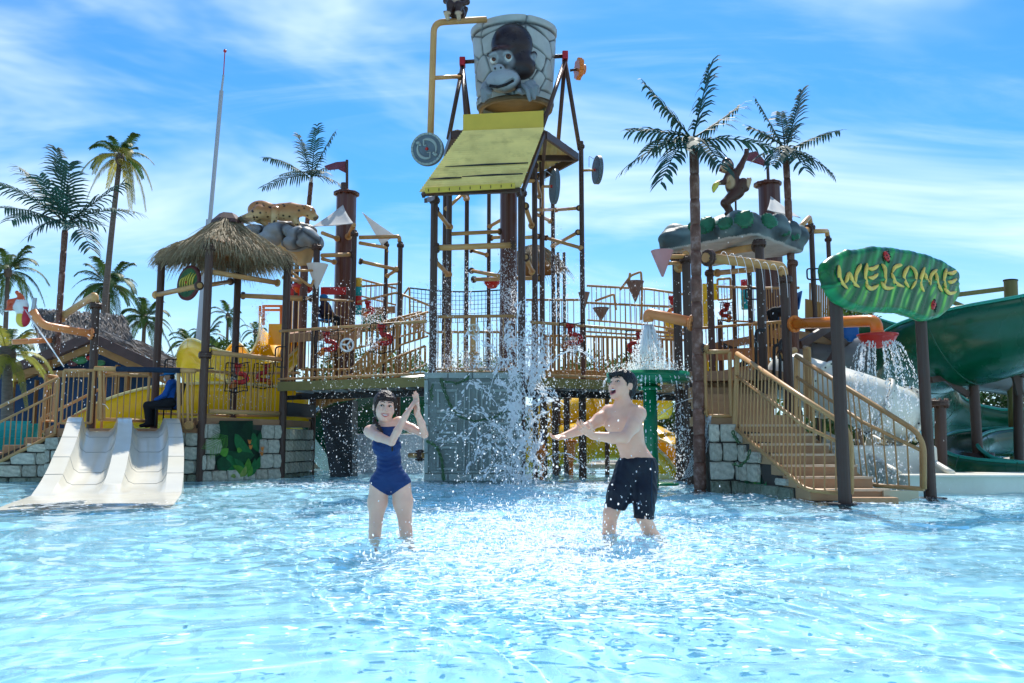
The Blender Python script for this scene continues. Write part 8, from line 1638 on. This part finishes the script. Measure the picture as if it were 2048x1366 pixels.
# sprinkler arcs, jets and small bursts
def arcs(name, label, L_, r=.006):
    mb = MB()
    for pts in L_: q = spline([at(*p) for p in pts], 5); mb.tube(q, [r * (1.1 - .5 * i / len(q)) for i in range(len(q))], 5)
    solo(mb, name, DROP, label, 'water jet', kind='stuff')
arcs('sprinkler_arcs', 'row of thin water arcs springing from the tan pipe under the leafy rock roof', [[(1440 + 16.5 * k, 511 + 4.2 * k, 13.9 + .09 * k), (1446 + 16.5 * k, 503 + 4.2 * k, 13.75 + .09 * k), (1453 + 16.5 * k, 508 + 4.2 * k, 13.6 + .09 * k), (1459 + 16.3 * k, 527 + 4.2 * k, 13.5 + .09 * k), (1464 + 16 * k, 560 + 5 * k, 13.4 + .09 * k)] for k in range(8)])
arcs('thin_jet', 'thin straight white water jet shooting down from the bird head spout', [[(36, 600, 16.3), (64, 640, 16.4), (100, 692, 16.5), (128, 734, 16.6)]], .016)
arcs('jet_arcs', 'several curved water jets around the slides, the bridges and the table', [[(1400, 792, 14.3), (1372, 800, 14.3), (1345, 812, 14.3), (1316, 832, 14.3)], [(1385, 750, 14.1), (1396, 762, 14), (1402, 782, 14), (1404, 800, 14)], [(1383, 752, 14.0), (1390, 768, 14), (1394, 790, 14)], [(1160, 626, 20), (1172, 618, 20), (1186, 628, 20), (1198, 640, 20)], [(205, 808, 16.6), (211, 810, 16.6), (217, 818, 16.5)], [(352, 850, 16.4), (343, 851, 16.4), (336, 858, 16.4)], [(820, 660, 19), (828, 640, 19), (842, 636, 19), (852, 648, 19)], [(785, 655, 19), (797, 632, 19), (808, 640, 19), (816, 655, 19)]], .007)
P6 = []
for (u, v, Y, su, sv, n) in ((524, 650, 21, 8, 30, 420), (746, 688, 17.1, 9, 9, 200), (742, 640, 20.5, 22, 12, 520), (1150, 690, 17.1, 12, 14, 220), (1255, 780, 15, 40, 30, 200), (840, 640, 20, 20, 12, 200), (1060, 700, 16, 18, 30, 350), (1020, 600, 18, 8, 20, 300), (1360, 880, 14.2, 14, 50, 500), (470, 790, 19.5, 30, 25, 140), (130, 700, 16.3, 60, 70, 260), (620, 610, 20, 8, 30, 120), (1440, 620, 15, 30, 60, 140), (1500, 640, 15, 40, 60, 120)):
    for _ in range(n): P6.append(at(rn.normal(u, su), rn.normal(v, sv), Y + rn.normal(0, .2)))
P6 = np.array(P6); drops('scattered_spray', 'scattered bursts of drops at the cannons, the slide spout and the trunk net', P6, sz(len(P6), .004, .012))
P7 = np.concatenate([np.array([at(rn.uniform(900, 1250), rn.uniform(820, 1050), rn.uniform(6.2, 11)) for _ in range(700)]), np.array([at(rn.uniform(700, 870), rn.uniform(770, 1070), rn.uniform(6.3, 8)) for _ in range(110)]), np.array([at(rn.uniform(1190, 1320), rn.uniform(900, 1080), rn.uniform(6.3, 6.6)) for _ in range(60)])]); P7 = P7[P7[:, 2] > .02]; n8 = 5200; P8 = np.stack([rn.normal(.28, .6, n8), rn.normal(6.6, 1.5, n8), rn.exponential(.07, n8)], 1); P8 = P8[(P8[:, 1] > 4) & (P8[:, 2] > .01)]; drops('glare_drops', 'low white drops added for the sun glare on the pool between the two bathers', P8, sz(len(P8), .0018, .007)); drops('near_drops', 'bright single drops flying between and around the two bathers', P7, sz(len(P7), .0022, .0075), stretch=.4)  # P8: white drops added to stand in for sun glare on the water
# churned foam lying on the water, and flakes added for sun glare
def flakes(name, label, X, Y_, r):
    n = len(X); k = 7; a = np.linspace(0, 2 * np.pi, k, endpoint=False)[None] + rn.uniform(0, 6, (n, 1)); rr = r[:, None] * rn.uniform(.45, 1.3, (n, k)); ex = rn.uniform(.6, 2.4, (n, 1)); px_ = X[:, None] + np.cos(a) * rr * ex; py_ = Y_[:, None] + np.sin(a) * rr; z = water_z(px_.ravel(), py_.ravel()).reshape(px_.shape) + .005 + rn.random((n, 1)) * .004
    V = np.stack([px_, py_, z], -1); idx_ = np.arange(n)[:, None] * k; F_ = np.concatenate([np.stack([idx_[:, 0], idx_[:, 0] + j, idx_[:, 0] + j + 1], 1) for j in range(1, k - 1)]); loc = np.array([X.mean(), Y_.mean(), 0]); me = np_mesh(name, (V.reshape(-1, 3) - loc), F_, FOAM_GLARE, True); return tag(link(name, me, None, Vector(loc)), label, 'foam', None, 'stuff')
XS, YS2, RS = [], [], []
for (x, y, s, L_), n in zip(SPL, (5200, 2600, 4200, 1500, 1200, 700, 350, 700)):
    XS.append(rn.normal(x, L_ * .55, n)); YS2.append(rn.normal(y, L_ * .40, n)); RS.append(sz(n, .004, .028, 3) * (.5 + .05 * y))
for (cx_, cy_, sx_, sy_, n) in ((.28, 5.6, .6, .95, 7500), (.3, 7.4, .7, 1.0, 5000), (.3, 10.5, 1.3, 1.6, 2600), (0, 5.5, 3.2, 2.2, 1600), (-2.5, 9, 2, 2.5, 900), (3.5, 8, 2, 2, 900)):  # dense rows: flakes added for the sun glare between the bathers
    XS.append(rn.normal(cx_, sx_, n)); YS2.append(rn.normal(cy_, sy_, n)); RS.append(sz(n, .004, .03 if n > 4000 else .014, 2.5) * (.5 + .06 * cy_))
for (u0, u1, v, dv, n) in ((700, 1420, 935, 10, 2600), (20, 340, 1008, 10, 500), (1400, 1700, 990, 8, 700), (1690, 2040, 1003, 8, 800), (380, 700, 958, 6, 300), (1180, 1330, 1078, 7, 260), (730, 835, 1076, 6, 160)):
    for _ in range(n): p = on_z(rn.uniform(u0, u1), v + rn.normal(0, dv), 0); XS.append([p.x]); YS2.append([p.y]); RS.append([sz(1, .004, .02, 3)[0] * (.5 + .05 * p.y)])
XS, YS2, RS = np.concatenate(XS), np.concatenate(YS2), np.concatenate(RS); ok = (YS2 > 3) & (YS2 < 24); flakes('foam_and_glare', 'white churned foam under the splash and along the walls, plus flakes added for sun glare', XS[ok], YS2[ok], RS[ok])
